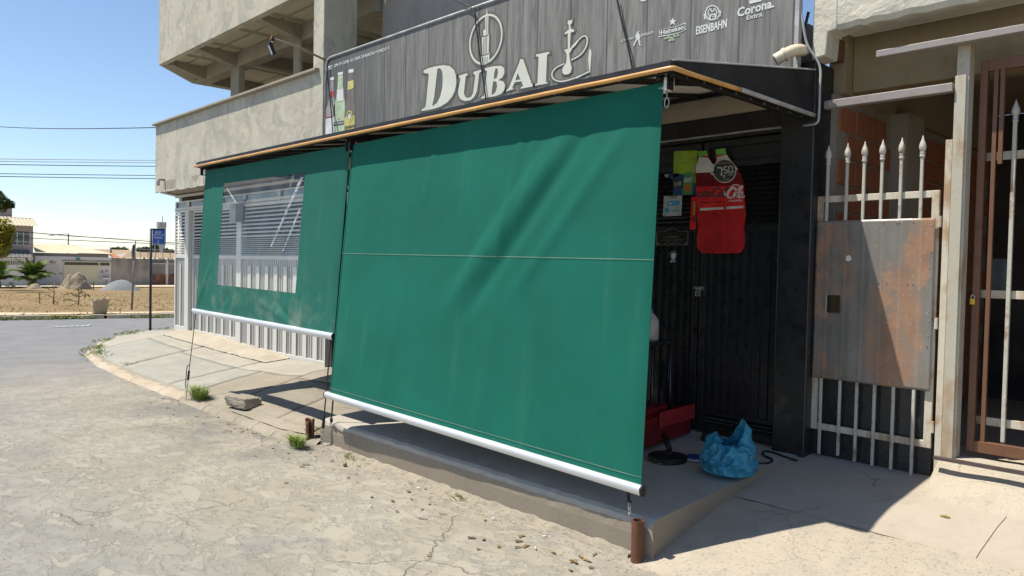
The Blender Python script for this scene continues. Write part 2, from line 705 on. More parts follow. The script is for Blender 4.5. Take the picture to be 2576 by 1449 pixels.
def vinyl_mat():
    "clear soft plastic: mostly see-through, hazy and shiny, creased"
    t = NT('clear_vinyl')
    v = t.map((5, 5, 1.5), rot=(0, .35, 0))
    cre = t.noise(1.4, 5, .6, vec=v, dist=.7)
    nm = t.bump(cre, .4, .06)
    gl = t.n('ShaderNodeBsdfGlossy')
    gl.inputs['Roughness'].default_value = .06
    t.ln(nm, gl.inputs['Normal'])
    tp = t.n('ShaderNodeBsdfTransparent')
    tp.inputs[0].default_value = (.93, .94, .94, 1)
    df = t.n('ShaderNodeBsdfDiffuse')
    df.inputs[0].default_value = (.75, .78, .8, 1)
    lw = t.n('ShaderNodeLayerWeight')
    lw.inputs[0].default_value = .32
    t.ln(nm, lw.inputs['Normal'])
    m1 = t.n('ShaderNodeMixShader')
    t.ln(t.math('ADD', t.ramp(cre, .45, .8, .01, .08), 0.0), m1.inputs[0])
    t.ln(tp.outputs[0], m1.inputs[1])
    t.ln(df.outputs[0], m1.inputs[2])
    m2 = t.n('ShaderNodeMixShader')
    m2.inputs[0].default_value = .075
    t.ln(m1.outputs[0], m2.inputs[1])
    t.ln(gl.outputs[0], m2.inputs[2])
    t.ln(m2.outputs[0], t.out.inputs[0])
    return t.mat


def leaf_mat(name, a, b):
    t = NT(name)
    n = t.noise(3.5, 4)
    oi = t.n('ShaderNodeObjectInfo')
    col = t.mix(t.ramp(n, .3, .7), a, b)
    t.done(col, .55, None, spec=.35)
    tr = t.n('ShaderNodeBsdfTranslucent')
    t.val(tr.inputs[0], col)
    mx = t.n('ShaderNodeMixShader')
    mx.inputs[0].default_value = .3
    t.ln(t.b.outputs[0], mx.inputs[1])
    t.ln(tr.outputs[0], mx.inputs[2])
    t.ln(mx.outputs[0], t.out.inputs[0])
    return t.mat


def lot_mat():
    t = NT('dry_lot')
    n1 = t.noise(.35, 7, .65, dist=.6)
    n2 = t.noise(2.5, 6, .6)
    n3 = t.noise(14, 4, .6)
    col = t.mix(t.ramp(n1, .4, .6), (.19, .125, .06), (.235, .17, .088))
    col = t.mix(t.ramp(n2, .52, .68, 0, .6), col, (.3, .15, .08))
    col = t.mix(t.ramp(t.noise(.5, 5, vec=t.map(loc=(9, 4, 0))), .55, .68, 0, .6), col, (.13, .15, .055))
    col = t.mix(t.ramp(n3, .4, .7, 0, .35), col, (.29, .235, .135))
    return t.done(col, .95, t.bump(n3, .6, .03), spec=.15)


M = dict(
    street=street_mat(),
    lot=lot_mat(),
    pave=pave_mat('pavement_concrete', (0.316, 0.289, 0.241), (0.365, 0.334, 0.275), (0.275, 0.258, 0.220), .35, 34),
    pavegrey=pave_mat('grey_pavement_concrete', (0.282, 0.275, 0.241), (0.330, 0.316, 0.268), (0.255, 0.244, 0.213), .3, 34),
    hump=pave_mat('brown_ramp_concrete', (0.261, 0.230, 0.182), (0.310, 0.272, 0.213), (0.234, 0.206, 0.162), .5, 45),
    smoothpave=pave_mat('smooth_pink_concrete', (0.365, 0.313, 0.255), (0.399, 0.351, 0.289), (0.337, 0.292, 0.234), .12, 26),
    apron=pave_mat('pitted_apron_concrete', (0.358, 0.310, 0.241), (0.413, 0.365, 0.289), (0.303, 0.282, 0.234), .6, 55),
    ramp=pave_mat('ramp_concrete', (0.378, 0.323, 0.248), (0.427, 0.375, 0.296), (0.323, 0.296, 0.234), .5, 60),
    kerb=pave_mat('kerb_concrete', (.38, .315, .235), (.44, .375, .285), (.33, .275, .21), .7, 40),
    plat=grimy('platform_render', (.27, .23, .18), (.185, .152, .115), .85, .6, 1.6, True, .25, 45),
    platop=pave_mat('platform_top_concrete', (0.376, 0.344, 0.296), (0.424, 0.392, 0.336), (0.336, 0.308, 0.264), .25, 30),
    plaster=plaster_mat() if 1 else grimy('light_cement_plaster', (.5, .475, .395), (.35, .335, .285), .9, .8, 1.0, True, .3, 26, .2, cover=(.42, .6)),
    plasterdk=grimy('brown_cement_plaster', (.36, .335, .305), (.25, .225, .2), .9, .8, .9, True, .3, 26, .2),
    concrete=grimy('raw_concrete', (.34, .305, .24), (.24, .21, .16), .9, .7, 1.6, False, .35, 30, .2),
    roughc=grimy('rough_cast_beam', (.56, .53, .44), (.4, .38, .32), .95, .6, 3.2, False, 1.0, 14, .15),
    ochre=grimy('ochre_plaster', (.3, .235, .145), (.2, .15, .09), .9, .7, 2.2, True, .4, 22, .2),
    ceil=grimy('filler_block', (.52, .48, .34), (.44, .4, .28), .95, .5, 3, False, .2, 40, .1),
    lintel=grimy('stained_lintel', (.52, .44, .33), (.3, .24, .17), .9, .8, 3, False, .3, 30, .2),
    white=grimy('white_gate_paint', (.6, .59, .55), (.5, .45, .36), .45, .55, 3.5, True, .05, 60, .45, cover=(.55, .75)),
    corrw=grimy('zinc_sheet', (.42, .415, .4), (.45, .41, .34), .4, .5, 4, True, .05, 60, .45, .25, cover=(.5, .75)),
    pane=plain('dark_glass', (.03, .033, .036), .08, 0, .1, 3, 0, .6),
    black=plain('black_enamel', (.02, .02, .022), .34, 0, .08, 5, .03, .6),
    blackfab=plain('black_awning_vinyl', (.018, .019, .022), .55, 0, .15, 4, .05, .35),
    blacksteel=plain('black_steel', (.012, .012, .012), .5, .0, .2, 9, .1, .4),
    lining=grimy('pale_awning_lining', (.88, .86, .8), (.76, .73, .66), .7, .5, 1.5, False, .05, 30, .2),
    rope=plain('amber_light_tube', (.62, .33, .1), .35, 0, .12, 3, 0, .5),
    greytube=plain('grey_conduit', (.42, .41, .4), .45, 0, .15, 8, 0, .4),
    green=cloth_mat('green_blind_canvas', (.008, .125, .088), .6, .03),
    green2=cloth_mat('green_blind_canvas_older', (.016, .125, .092), .6, .05, .35),
    vinyl=vinyl_mat(),
    seam=plain('pale_seam_thread', (.2, .27, .2), .7),
    alu=plain('brushed_aluminium', (.72, .74, .78), .38, .45, .03, 2, 0, .5),
    steel=plain('galvanised_steel', (.55, .55, .54), .35, .9, .12, 14, .05, .5),
    strap=plain('black_webbing', (.012, .012, .014), .8),
    rustpipe=grimy('rusted_pipe', (.155, .07, .04), (.08, .04, .028), .75, .8, 9, True, .3, 60, .3, .2),
    rust=rust_mat(),
    picket=grimy('chipped_white_iron', (.5, .475, .41), (.3, .19, .11), .5, .9, 9, True, .2, 60, .4, cover=(.52, .6)),
    frame=grimy('cream_iron_frame', (.6, .55, .44), (.36, .2, .09), .55, .85, 4, True, .15, 50, .4, cover=(.47, .6)),
    post=grimy('pale_steel_post', (.47, .44, .35), (.34, .19, .08), .5, .85, 2.2, True, .1, 50, .4, cover=(.47, .6)),
    tubepink=grimy('pinkish_steel_tube', (.3, .265, .25), (.26, .16, .09), .45, .7, 5, False, .08, 50, .45, cover=(.55, .7)),
    brown=grimy('brown_iron_paint', (.16, .075, .04), (.09, .04, .025), .5, .6, 6, True, .1, 50, .4),
    wood=plain('grey_board_wood', (.36, .32, .29), .8, 0, .2, 7, .2),
    brick=grimy('orange_hollow_brick', (.36, .135, .07), (.22, .09, .055), .9, .7, 7, False, .4, 40, .2),
    mortar=grimy('brick_mortar', (.3, .26, .21), (.2, .17, .14), .95, .6, 6, False, .5, 30, .1),
    interior=plain('painted_shade_interior', (.07, .06, .052), .9, 0, .3, 1.2),  # indoor shade put into the colour of walls and floors
    banner=wood_print_mat(),
    cream=plain('cream_print', (.64, .64, .54), .5, 0, .04, 3, 0, .35),
    outline=plain('taupe_print', (.135, .126, .108), .5, 0, .05, 3, 0, .35),
    ink=plain('white_print', (.66, .67, .64), .5, 0, .05, 3, 0, .35),
    inkgrey=plain('dark_print', (.06, .06, .06), .5, 0, .05, 3, 0, .35),
    pvc=plain('cream_pvc', (.7, .6, .42), .35, 0, .08, 7, 0, .45),
    cable=plain('black_cable', (.015, .015, .016), .6),
    gcable=plain('grey_cable', (.42, .42, .42), .6),
    signblue=plain('street_sign_blue', (.02, .085, .38), .4, 0, .06, 3),
    postblack=plain('black_post_paint', (.018, .02, .025), .5),
    postgrey=plain('grey_galvanised_post', (.22, .22, .21), .55, .3),
)


# ------------------------------------------------------------------ ground, street, lot
def sheet_strips(xs, ys, dz, fz=None):
    mb = MB()
    nx, ny = len(xs), len(ys)
    mb.add([(x, y, (fz or (lambda a, b: gz(a)))(x, y) + dz) for y in ys for x in xs],
           [(j * nx + i, j * nx + i + 1, (j + 1) * nx + i + 1, (j + 1) * nx + i) for j in range(ny - 1) for i in range(nx - 1)])
    return mb


sheet_strips([-2500, -400, -119, -60, -9, 0, 2500], [-2500, -60, 0, 200, 2500], -.05).build('ground', M['lot'], kind='structure', auto=False)
sheet_strips([-27, -9, 0, 60], [-60, 0, 3.2, 200], 0).build('street', M['street'], kind='structure', auto=False)

FK0, FK1 = PG(0, 806, .0), PG(430, 799, .0)
fkd = (FK1 - FK0)


def fkerb(y):
    return FK0.x + fkd.x * (y - FK0.y) / fkd.y


def lotz(x, y):
    d = fkerb(y) - x
    return gz(x) + .09 + .03 * nz(x, y, 0, .35) * sstep(0, 2, d)


mb = MB()
mb.grid(60, 60, lambda a, b: (lambda y: (lambda x: (x, y, lotz(x, y)))(fkerb(y) - .12 - (a ** 1.5) * 75))(-40 + b * 130))
mb.build('vacant_lot', M['lot'], kind='structure', smooth=True, auto=False)
M['sand'] = pave_mat('sandy_path', (.5, .38, .26), (.56, .45, .32), (.46, .36, .25), .4, 12)
# trodden path along the lot and the pavement before the houses
mb = MB()
mb.grid(40, 3, lambda a, b: (lambda y: (lambda x: (x, y, lotz(x, y) + .012))(fkerb(y) - 1.0 - .35 * nz(y, 0, 3, .6) - b * (1.0 + .5 * nz(y, 2, 0, .4) + 1.9 * sstep(6.2, 3.2, y))))(-12 + a * 36))
mb.build('footpath', M['sand'], kind='structure', auto=False)
HB = PG(200, 717.5, .12)
XH = HB.x


def farz(x):
    return gz(x) + .12


mb = MB()
mb.grid(4, 20, lambda a, b: (XH + .1 + a * 9.5 + (.5 * nz(b * 30, 1) if a > .9 else 0), -25 + b * 90, gz(XH + a * 9.5) + .135 + a * .02))
mb.build('far_pavement', M['sand'], kind='structure', auto=False)

# far kerb: blocks with worn gaps
kb = thing('kerb', (fkerb(6), 6, gz(fkerb(6))), None, None, kind='structure')
del_keys = []
for (ua, ub, sunk) in [(-160, -60, 0), (-58, 30, 0), (32, 128, 0), (196, 226, .02), (228, 262, 0), (270, 330, .01), (332, 400, 0), (402, 470, 0), (472, 560, 0)]:
    a, b = PG(ua, 806 - .0163 * ua), PG(ub, 806 - .0163 * ub)
    n = Vector((-fkd.y, fkd.x, 0)).normalized()
    if n.x > 0:
        n = -n
    z0, z1 = gz(a.x) - .05, gz(a.x) + .13 - sunk
    m = MB()
    m.hexa([(a.x, a.y, z0), (b.x, b.y, z0), (b.x + n.x * .14, b.y + n.y * .14, z0), (a.x + n.x * .14, a.y + n.y * .14, z0)],
           [(a.x + n.x * .02, a.y, z1), (b.x + n.x * .02, b.y, z1), (b.x + n.x * .14, b.y + n.y * .14, z1), (a.x + n.x * .14, a.y + n.y * .14, z1)])
    m.build('kerb_stone', M['kerb'], kb, bevel=.02)

# ------------------------------------------------------------------ pavement on this side
ST = [((772, 1127), -5.885, 5.72, .34, 1.0), ((684, 1098), -6.9, 5.72, .34, 1.0), ((584, 1062), -8.3, 5.72, .30, .9), ((500, 1033), -9.5, 5.72, .16, .4),
      ((402, 987), -10.8, 5.72, .10, .1), ((330, 960), -12.3, 5.72, .14, 0), ((245, 920), -14.0, 5.72, .18, 0), ((214, 892), -15.3, 5.75, .2, 0),
      ((255, 860), -15.75, 6.3, .18, 0), ((345, 838), -15.9, 7.5, .1, 0), ((430, 831), -16, 9, .06, 0)]
CUR = [PG(*s[0]) for s in ST]
for i in (0, 1, 2, 3, 4, 5):
    CUR[i].y = min(max(CUR[i].y, 3.2), 3.42)
CUR[0] = Vector((-5.885, 3.36, 0))
CUR.append(Vector((CUR[-1].x + .6, CUR[-1].y + 5, gz(CUR[-1].x))))
ST.append((None, -16, 16, .05, 0))


def pv(s, t, up=0.0):
    "a point of the left pavement; s = station, t = 0 at the kerb, 1 at the gate"
    i = min(int(s), len(ST) - 2)
    k = s - i
    a = CUR[i].lerp(CUR[i + 1], k)
    b = Vector((lerp(ST[i][1], ST[i + 1][1], k), lerp(ST[i][2], ST[i + 1][2], k), 0))
    zw = lerp(ST[i][3], ST[i + 1][3], k)
    hp = lerp(ST[i][4], ST[i + 1][4], k)
    zc = gz(a.x) + .055
    p = a.lerp(b, t)
    zl = lerp(zc, zw, t)
    zh = pl([(0, zc), (.06, zc + .02), (.33, .2), (.62, .27), (1, zw)], t)
    p.z = lerp(zl, zh, hp) + up + .008 * nz(p.x, p.y, 0, 2.3) + .004 * nz(p.x, p.y, 5, 9)
    return p


pvm = MB()
pvm.grid(88, 10, lambda a, b: pv(a * 11, .04 + b * .96, -.018))
pave = pvm.build('pavement', M['hump'], kind='structure', smooth=True, auto=False)
SLABS = [(0, 1.35, .09, .5, 'hump'), (0, 1.35, .5, .98, 'hump'), (1.35, 2.55, .09, .5, 'hump'), (1.35, 2.55, .5, .98, 'hump'),
         (2.55, 3.5, .08, .55, 'hump'), (2.55, 4.1, .55, .97, 'pave'), (3.5, 4.1, .08, .55, 'pavegrey'), (4.1, 5.55, .08, .55, 'pavegrey'), (4.1, 5.55, .55, .86, 'pave'),
         (5.55, 7.0, .08, .6, 'pavegrey'), (5.55, 7.0, .6, .86, 'pave'), (7.0, 8.6, .08, .97, 'pave'), (8.6, 10.2, .08, .97, 'pave'), (10.2, 11, .08, .97, 'pave')]
for s0, s1, t0, t1, mk in SLABS:
    g, h = .004, .003
    m = MB()
    nu, nv = max(4, int((s1 - s0) * 14)), max(3, int((t1 - t0) * 24))

    def top(a, b, s0=s0, s1=s1, t0=t0, t1=t1, nu=nu, nv=nv):
        p = pv(lerp(s0 + g, s1 - g, a), lerp(t0 + h, t1 - h, b))
        e = min(a * nu, (1 - a) * nu, b * nv, (1 - b) * nv)
        if e < .5:
            p.z -= .006
            p.x += .014 * nz(p.x, p.y, 3, 7)
            p.y += .014 * nz(p.x, p.y, 8, 7)
        return p
    m.grid(nu, nv, top)
    # skirt
    W = nu + 1
    ring = [i for i in range(W)] + [j * W + nu for j in range(1, nv + 1)] + [nv * W + i for i in range(nu - 1, -1, -1)] + [j * W for j in range(nv - 1, 0, -1)]
    o = len(m.v)
    m.v += [m.v[i] + Vector((0, 0, -.07)) for i in ring]
    for k in range(len(ring)):
        k2 = (k + 1) % len(ring)
        m.f.append((ring[k], o + k, o + k2, ring[k2]))
        m.m.append(0)
    m.build('pavement_slab', M[mk], pave, smooth=True, auto=False)
# rough mortar thrown against the foot of the white gate
m = MB()
m.grid(60, 8, lambda a, b: pv(4.0 + a * 3.2, .74 + b * .26, .012 + (.035 * sstep(0, .5, b) + .03 * nz(a * 30, b * 5, 2, 1)) * sstep(0, .08, a) * sstep(1, .9, a) * (1 if b > .05 else -.5)))
m.build('mortar_fillet', M['apron'], pave, smooth=True, auto=False)
# low kerb, broken up
for i in range(22):
    s0, s1 = i * .5 + .004, i * .5 + .496
    m = MB()

    def kf(a, b, s0=s0, s1=s1):
        s = lerp(s0, s1, a)
        p = pv(s, -.025 + b * .1 + .012 * nz(s, 0, 1, 5) * (1 if b < .5 else 0))
        q = pv(s, .0)
        p.z = q.z + pl([(0, -.09), (.3, -.02), (.8, -.005), (1, -.03)], b) + .014 * nz(p.x, p.y, 2, 4) + .006 * nz(p.x, p.y, 2, 17) - .002
        return p
    m.grid(10, 6, kf)
    m.build('kerb_stone', M['kerb' if i > 6 else 'hump'], pave, smooth=True, auto=False)


# right-hand pavement
def pzr(y):
    return pl([(2.9, -.03), (3.3, .0), (4.25, .2), (4.6, .262), (5.2, .32), (7, .35)], y)


prm = MB()
prm.grid(20, 20, lambda a, b: (lambda x, y: (x, y, pzr(y) - .016))(-2.62 + a * 9, 2.95 + b * 3.6))
paver = prm.build('pavement_right', M['hump'], kind='structure', smooth=True, auto=False)
for x0, x1, y0, y1, mk, am in [(-2.45, -1.3, 2.95, 4.254, 'apron', .007), (-1.302, .9, 2.95, 4.254, 'apron', .007), (.9, 6, 2.95, 4.24, 'apron', .007), (-2.6, -1.045, 4.258, 5.6, 'smoothpave', .002), (-1.041, .8, 4.258, 5.6, 'smoothpave', .002), (.815, 6, 4.258, 5.6, 'smoothpave', .002)]:
    m = MB()
    nu, nv = int((x1 - x0) * 16), int((y1 - y0) * 16)

    def rt(a, b, x0=x0, x1=x1, y0=y0, y1=y1, am=am):
        x, y = lerp(x0, x1, a), lerp(y0, y1, b)
        e = 1 if (b in (0, 1)) else 0
        yy = y + (e * .018 * nz(x, y, 1, 6) + e * .01 * nz(x, y, 1, 19)) * (y > 3.2)
        return (x, yy, pzr(y) + am * nz(x, y, 0, 3) + am * .6 * nz(x, y, 4, 13) - .004 * e)
    m.grid(nu, nv, rt)
    m.build('pavement_slab', M[mk], paver, smooth=True, auto=False)
# thick ramp slab before the neighbour's garage
m = MB()


def rp(a, b):
    x = lerp(-1.5, 5, a ** 1.6)
    y0 = 4.8 + .03 * nz(x, 0, 2, 4) + .012 * nz(x, 3, 0, 15)
    y = lerp(y0, 5.62, b)
    z = pl([(0, .245), (.04, .285), (.45, .47), (1, .48)], b) + .006 * nz(x, y, 0, 6)
    if a == 0:
        x += .1 * (1 - b) * 0 + .03 * nz(y, 0, 0, 8) - .0
        x = -1.5 - .0 + .085 * b
    return Vector((x, y, z))


m.grid(40, 16, rp)
W = 41
ring = [i for i in range(W)] + [j * W for j in range(16, 0, -1)]
for a, b in list(zip(range(40), range(1, 41))):
    p, q = m.v[a], m.v[b]
    m.add([p, q, q + Vector((0, .01, -.12)), p + Vector((0, .01, -.12))], [(0, 3, 2, 1)])
for j in range(16):
    p, q = m.v[j * W], m.v[(j + 1) * W]
    m.add([p, q, q + Vector((.01, 0, -.25)), p + Vector((.01, 0, -.2))], [(0, 1, 2, 3)])
m.build('garage_ramp', M['ramp'], kind='structure', smooth=False)


# platform
def platz(y):
    return pl([(3.386, .225), (5.3, .33)], y)


PLX0, PLX1 = -5.9, -2.36
prof = [(3.40, -.06, 0), (3.392, .05, 0), (3.386, .13, 0), (3.388, .185, 0), (3.398, .213, 1), (3.425, .228, 1), (3.5, .233, 1), (3.8, .25, 1), (4.4, .283, 1), (5.0, .315, 1), (5.45, .335, 1)]
m = MB()
NX = 110


def plf(i, k):
    x = lerp(PLX0, PLX1, i / NX)
    y, z, _ = prof[k]
    dy = .006 * nz(x, z, 0, 3) + (.007 * nz(x, z, 1, 14) if 2 < k < 6 else 0)
    dz = (.007 * nz(x, y, 3, 11) if 2 < k < 6 else .003 * nz(x, y, 3, 4))
    end = min(i, NX - i)
    if end == 0:
        x += (.012 if i == 0 else -.012) * (1 if 2 < k else 0)
    return Vector((x, y + dy, z + dz))


K = len(prof)
m.add([plf(i, k) for i in range(NX + 1) for k in range(K)], [])
for i in range(NX):
    for k in range(K - 1):
        m.f.append((i * K + k, (i + 1) * K + k, (i + 1) * K + k + 1, i * K + k + 1))
        m.m.append(prof[k + 1][2])
for i in (0, NX):
    a = [m.v[i * K + k] for k in range(K)]
    base = [Vector((p.x, p.y, -.1)) for p in a]
    o = len(m.v)
    m.v += base
    for k in range(K - 1):
        m.f.append((i * K + k, i * K + k + 1, o + k + 1, o + k))
        m.m.append(0)
plo = m.build('platform', [M['plat'], M['platop']], kind='structure', smooth=False)
# crumbled mortar and earth along its foot
m = MB()
m.grid(150, 6, lambda a, b: (lambda x, w: Vector((x, 3.392 - b * w, pl([(0, .03), (.35, .02), (.8, .008), (1, -.008)], b) + .016 * nz(x, b, 0, 9) * (b < .95) + .006 * nz(x, b * 2, 3, 31))))(lerp(-5.84, -2.5, a), .06 + .05 * nz(a * 20, 0, 2, .7) + .025 * nz(a * 20, 0, 5, 3)))
m.build('mortar_fillet', M['hump'], plo, auto=False)

# ------------------------------------------------------------------ corner building on the left
FY = 5.1            # plane of the shop fronts' upper walls
cb = thing('corner_building', (-12, FY, 0), 'two-storey corner building in raw grey plaster with deep open balcony', 'building')
XL = PY(392, 317, FY).x
ZB = 2.88
ZP = 4.13
FOOT = [(-8.98, FY), (XL, FY), (XL - .85, FY + .75), (XL - .85, 12), (-8.98, 12)]
MB().prism(FOOT, ZB + .02, 3.06, fn=lambda a, b, e: (a, b, e)).build('floor_slab', M['concrete'], cb)
# parapet: front and slanted side, with a bitten lower edge
m = MB()
NN = 60


def par(a, k):
    x = lerp(XL, -8.98, a)
    jag = .03 * nz(x, 0, 0, 7) + .02 * nz(x, 0, 0, 23)
    return [(x, FY + .006 * nz(x, 1, 0, 1.2), ZB - .02 + jag), (x, FY + .008 * nz(x, 2, 0, 1.1), 3.5), (x, FY, ZP), (x, FY + .14, ZP), (x, FY + .14, ZB + .019)][k]


m.grid(NN, 4, lambda a, b: par(a, round(b * 4)))
m.add([par(0, k) for k in range(5)], [(0, 1, 2, 3, 4)])
m.add([par(1, k) for k in range(5)], [(0, 1, 2, 3, 4)])
m.build('parapet_wall', M['plaster'], cb)
q0, q1 = Vector((XL, FY + .003, 0)), Vector((XL - .85, FY + .75, 0))
MB().hexa([q0 + Vector((0, 0, ZB)), q0 + Vector((.16, .1, ZB)), q1 + Vector((.16, 0.05, ZB)), q1 + Vector((0, 0, ZB))], [q0 + Vector((0, 0, ZP)), q0 + Vector((.16, .1, ZP)), q1 + Vector((.16, .05, ZP)), q1 + Vector((0, 0, ZP))]).build('parapet_wall', M['plaster'], cb)
MB().bar((XL - .02, FY + .05, ZP + .022), (-9.03, FY + .05, ZP + .022), .24, .04).build('coping', M['concrete'], cb, bevel=.008)
MB().box(XL - .85, XL - .7, FY + .78, 12, ZB, ZP - .002).build('parapet_wall', M['plaster'], cb)
# short spout on the face
a = PY(414, 452, FY)
MB().tube([a + Vector((0, .03, 0)), a + Vector((0, -.1, 0)), a + Vector((.02, -.12, -.02)), a + Vector((.03, -.12, -.12))], .025, 8).build('spout', M['plasterdk'], cb, smooth=True)

# upper balcony: front beam, tapered brackets, girder, columns, ceiling with filler blocks
F2 = FR(580, 0, 660, 2277)
ZU = PY(399, 163, FY).z
XU = PY(399, 163, FY).x
ZC = ZU + .115
GY = 5.93
xk = PZ(484, 197, ZU).x
m = MB()
m.grid(50, 3, lambda a, b: (lambda x: [(x, FY + .115, ZU + .004), (x, FY, ZU), (x, FY + .004, ZU + .5), (x, FY, ZU + 1.6)][round(b * 3)])(lerp(XU, -8.98, a)))
m.add([(XU, FY + .115, ZU + .004), (-8.98, FY + .115, ZU + .004), (-8.98, FY + .22, ZU + 1.6), (XU, FY + .22, ZU + 1.6)], [(0, 1, 2, 3)])
m.build('balcony_front', M['plaster'], cb, auto=True)
MB().prism([(XU + .1, FY + .115), (-8.98, FY + .115), (-8.98, 12), (xk + .1, 12), (xk + .1, 5.94)], ZC, ZC + .2, fn=lambda a, b, e: (a, b, e)).build('upper_slab', M['concrete'], cb)
s0, s1 = Vector((XU, FY, 0)), Vector((xk, 5.94, 0))
off = Vector((.2, .12, 0))
Z0, Z1 = Vector((0, 0, ZU)), Vector((0, 0, ZU + 1.6))
zk = Vector((0, 0, ZU - .1))
MB().hexa([s0 + Vector((0, .003, .002)) + Z0, s0 + Vector((.2, .221, .002)) + Z0, s1 + off + zk, s1 + zk], [s0 + Z1, s0 + Vector((.2, .221, 0)) + Z1, s1 + off + Z1, s1 + Z1]).build('side_beam', M['concrete'], cb)
MB().box(xk - .02, xk + .2, 5.942, 11.9, ZU - .098, ZU + 1.6).build('side_beam', M['concrete'], cb)
# girder along the columns
zg = ZU - .15
MB().box(xk + .2, -9.0, GY, GY + .22, zg, ZC).build('girder', M['concrete'], cb)
MB().box(xk + .2, -9.0, 9.0, 9.25, zg + .1, ZC).build('girder', M['concrete'], cb)
for (px, py) in [(190, 840), (555, 650), (1350, 258)]:
    u, v = F2(px, py)
    x = PZ(u, v, ZU).x
    y0 = FY + .116
    w = .2
    x -= w
    MB().hexa([(x, y0, ZU + .03), (x + w, y0, ZU + .03), (x + w, GY - .002, zg + .01), (x, GY - .002, zg + .01)], [(x, y0, ZC - .002), (x + w, y0, ZC - .002), (x + w, GY - .002, ZC - .002), (x, GY - .002, ZC - .002)]).build('bracket', M['concrete'], cb)
for x in (-13.4, -11.6, -10.2):
    MB().hexa([(x, GY + .22, zg + .06), (x + .16, GY + .22, zg + .06), (x + .16, 9, zg + .06), (x, 9, zg + .06)], [(x, GY + .22, ZC - .002), (x + .16, GY + .22, ZC - .002), (x + .16, 9, ZC - .002), (x, 9, ZC - .002)]).build('bracket', M['concrete'], cb)
# filler blocks between the joists of the ceiling, a little lower than the slab
yk = [5.36, 5.82]
for k in range(6):
    x = xk + .3 + k * 1.12
    for (y0, y1) in ((5.3, 5.55), (5.62, GY - .03), (GY + .27, 7.2), (7.25, 8.9)):
        if x + .95 > -9.05:
            continue
        MB().box(x, x + .95, y0, y1, ZC - .014, ZC + .01).build('filler_block', M['ceil'], cb)
# columns
for (pa, pb, pc, vv) in [(980, 1085, 1170, 1100), (1790, 1870, 1912, 900)]:
    ua, ub, uc = F2(pa, vv), F2(pb, vv), F2(pc, vv)
    x0, x1 = PY(*ua, GY + .005).x, PY(*ub, GY + .005).x
    y1 = PX(*uc, x1).y
    MB().box(x0, x1, GY + .005, min(y1, GY + .7), 3.06, zg + .05).build('column', M['concrete'], cb, bevel=.01)
# back wall with a dark doorway, board leaning at the end
MB().box(-12.2, -11.0, 8.6, 8.8, 3.06, ZC).build('back_wall', M['concrete'], cb)
MB().box(-9.9, -9.0, 8.6, 8.8, 3.06, ZC).build('back_wall', M['concrete'], cb)
MB().box(-11.0, -9.9, 8.6, 8.8, 5.1, ZC - .002).build('back_wall', M['concrete'], cb)
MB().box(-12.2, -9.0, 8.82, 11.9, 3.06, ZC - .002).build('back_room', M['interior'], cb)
# end pier against the shop's banner
MB().box(-9.2, -8.93, FY - .004, FY + .5, ZB, 7.2).build('pier', M['plaster'], cb, bevel=.01)
a, b = PY(*F2(2050, 275), FY + .3), PY(*F2(2080, 915), FY + .3)
c = PY(*F2(2130, 300), FY + .3)
wbd = MB()
wbd.prism([(a.x, a.z), (a.x + .08, a.z), (a.x + .085, a.z - .09), (c.x - .03, a.z - .1), (c.x - .03, a.z - .03), (c.x, a.z - .04), (c.x + .02, b.z - .4), (b.x, b.z - .4)], FY + .3, FY + .34)
wbd.build('timber_board', M['wood'], None, label='weathered timber board standing on end at the right of the open balcony', cat='board')
# ground floor body, kept behind the gate
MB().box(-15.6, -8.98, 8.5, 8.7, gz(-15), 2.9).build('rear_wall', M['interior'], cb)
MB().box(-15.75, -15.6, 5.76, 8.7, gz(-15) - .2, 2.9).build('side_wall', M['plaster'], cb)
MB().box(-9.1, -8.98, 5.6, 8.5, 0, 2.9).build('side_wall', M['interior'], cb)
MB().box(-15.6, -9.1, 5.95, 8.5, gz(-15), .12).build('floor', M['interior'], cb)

# ------------------------------------------------------------------ the bar's own building
bb = thing('bar_building', (-5.7, FY, 0), 'bar building of brown plaster behind the wide printed banner', 'building')
MB().box(-8.92, -3.0, 6.0, 6.2, 2.9, 6.6).build('upper_wall', M['plasterdk'], bb)
MB().box(-8.92, -3.0, 5.16, 6.0, 6.05, 6.25).build('roof_slab', M['concrete'], bb)  # unseen overhang added to throw shade on the recessed upper wall
MB().box(-8.92, -2.42, FY + .09, 9.0, 2.93, 3.1).build('roof_slab', M['concrete'], bb)
MB().box(-8.92, -2.42, FY + .08, FY + .3, 3.1, 3.35).build('upper_wall', M['plasterdk'], bb)
za = PY(1700, 305, FY + .1).z
MB().box(-8.9, -2.4, FY + .02, FY + .22, 2.785, 2.925).build('lintel', M['lintel'], bb)
MB().box(-2.56, -2.32, FY + .0, FY + .3, .2, 3.06).build('pillar', M['black'], bb, bevel=.008)
MB().box(-8.9, -2.562, FY + .05, FY + .2, 2.61, 2.782).build('header', M['black'], bb)
MB().box(-8.97, -8.8, FY + .1, FY + .3, .2, 2.92).build('pillar', M['black'], bb)  # coloured black to stand for the shade of the gap here
MB().box(-8.7, -2.4, 7.0, 7.1, .2, 2.93).build('rear_wall', M['black'], bb)  # black stands for the unlit room seen between the louvres


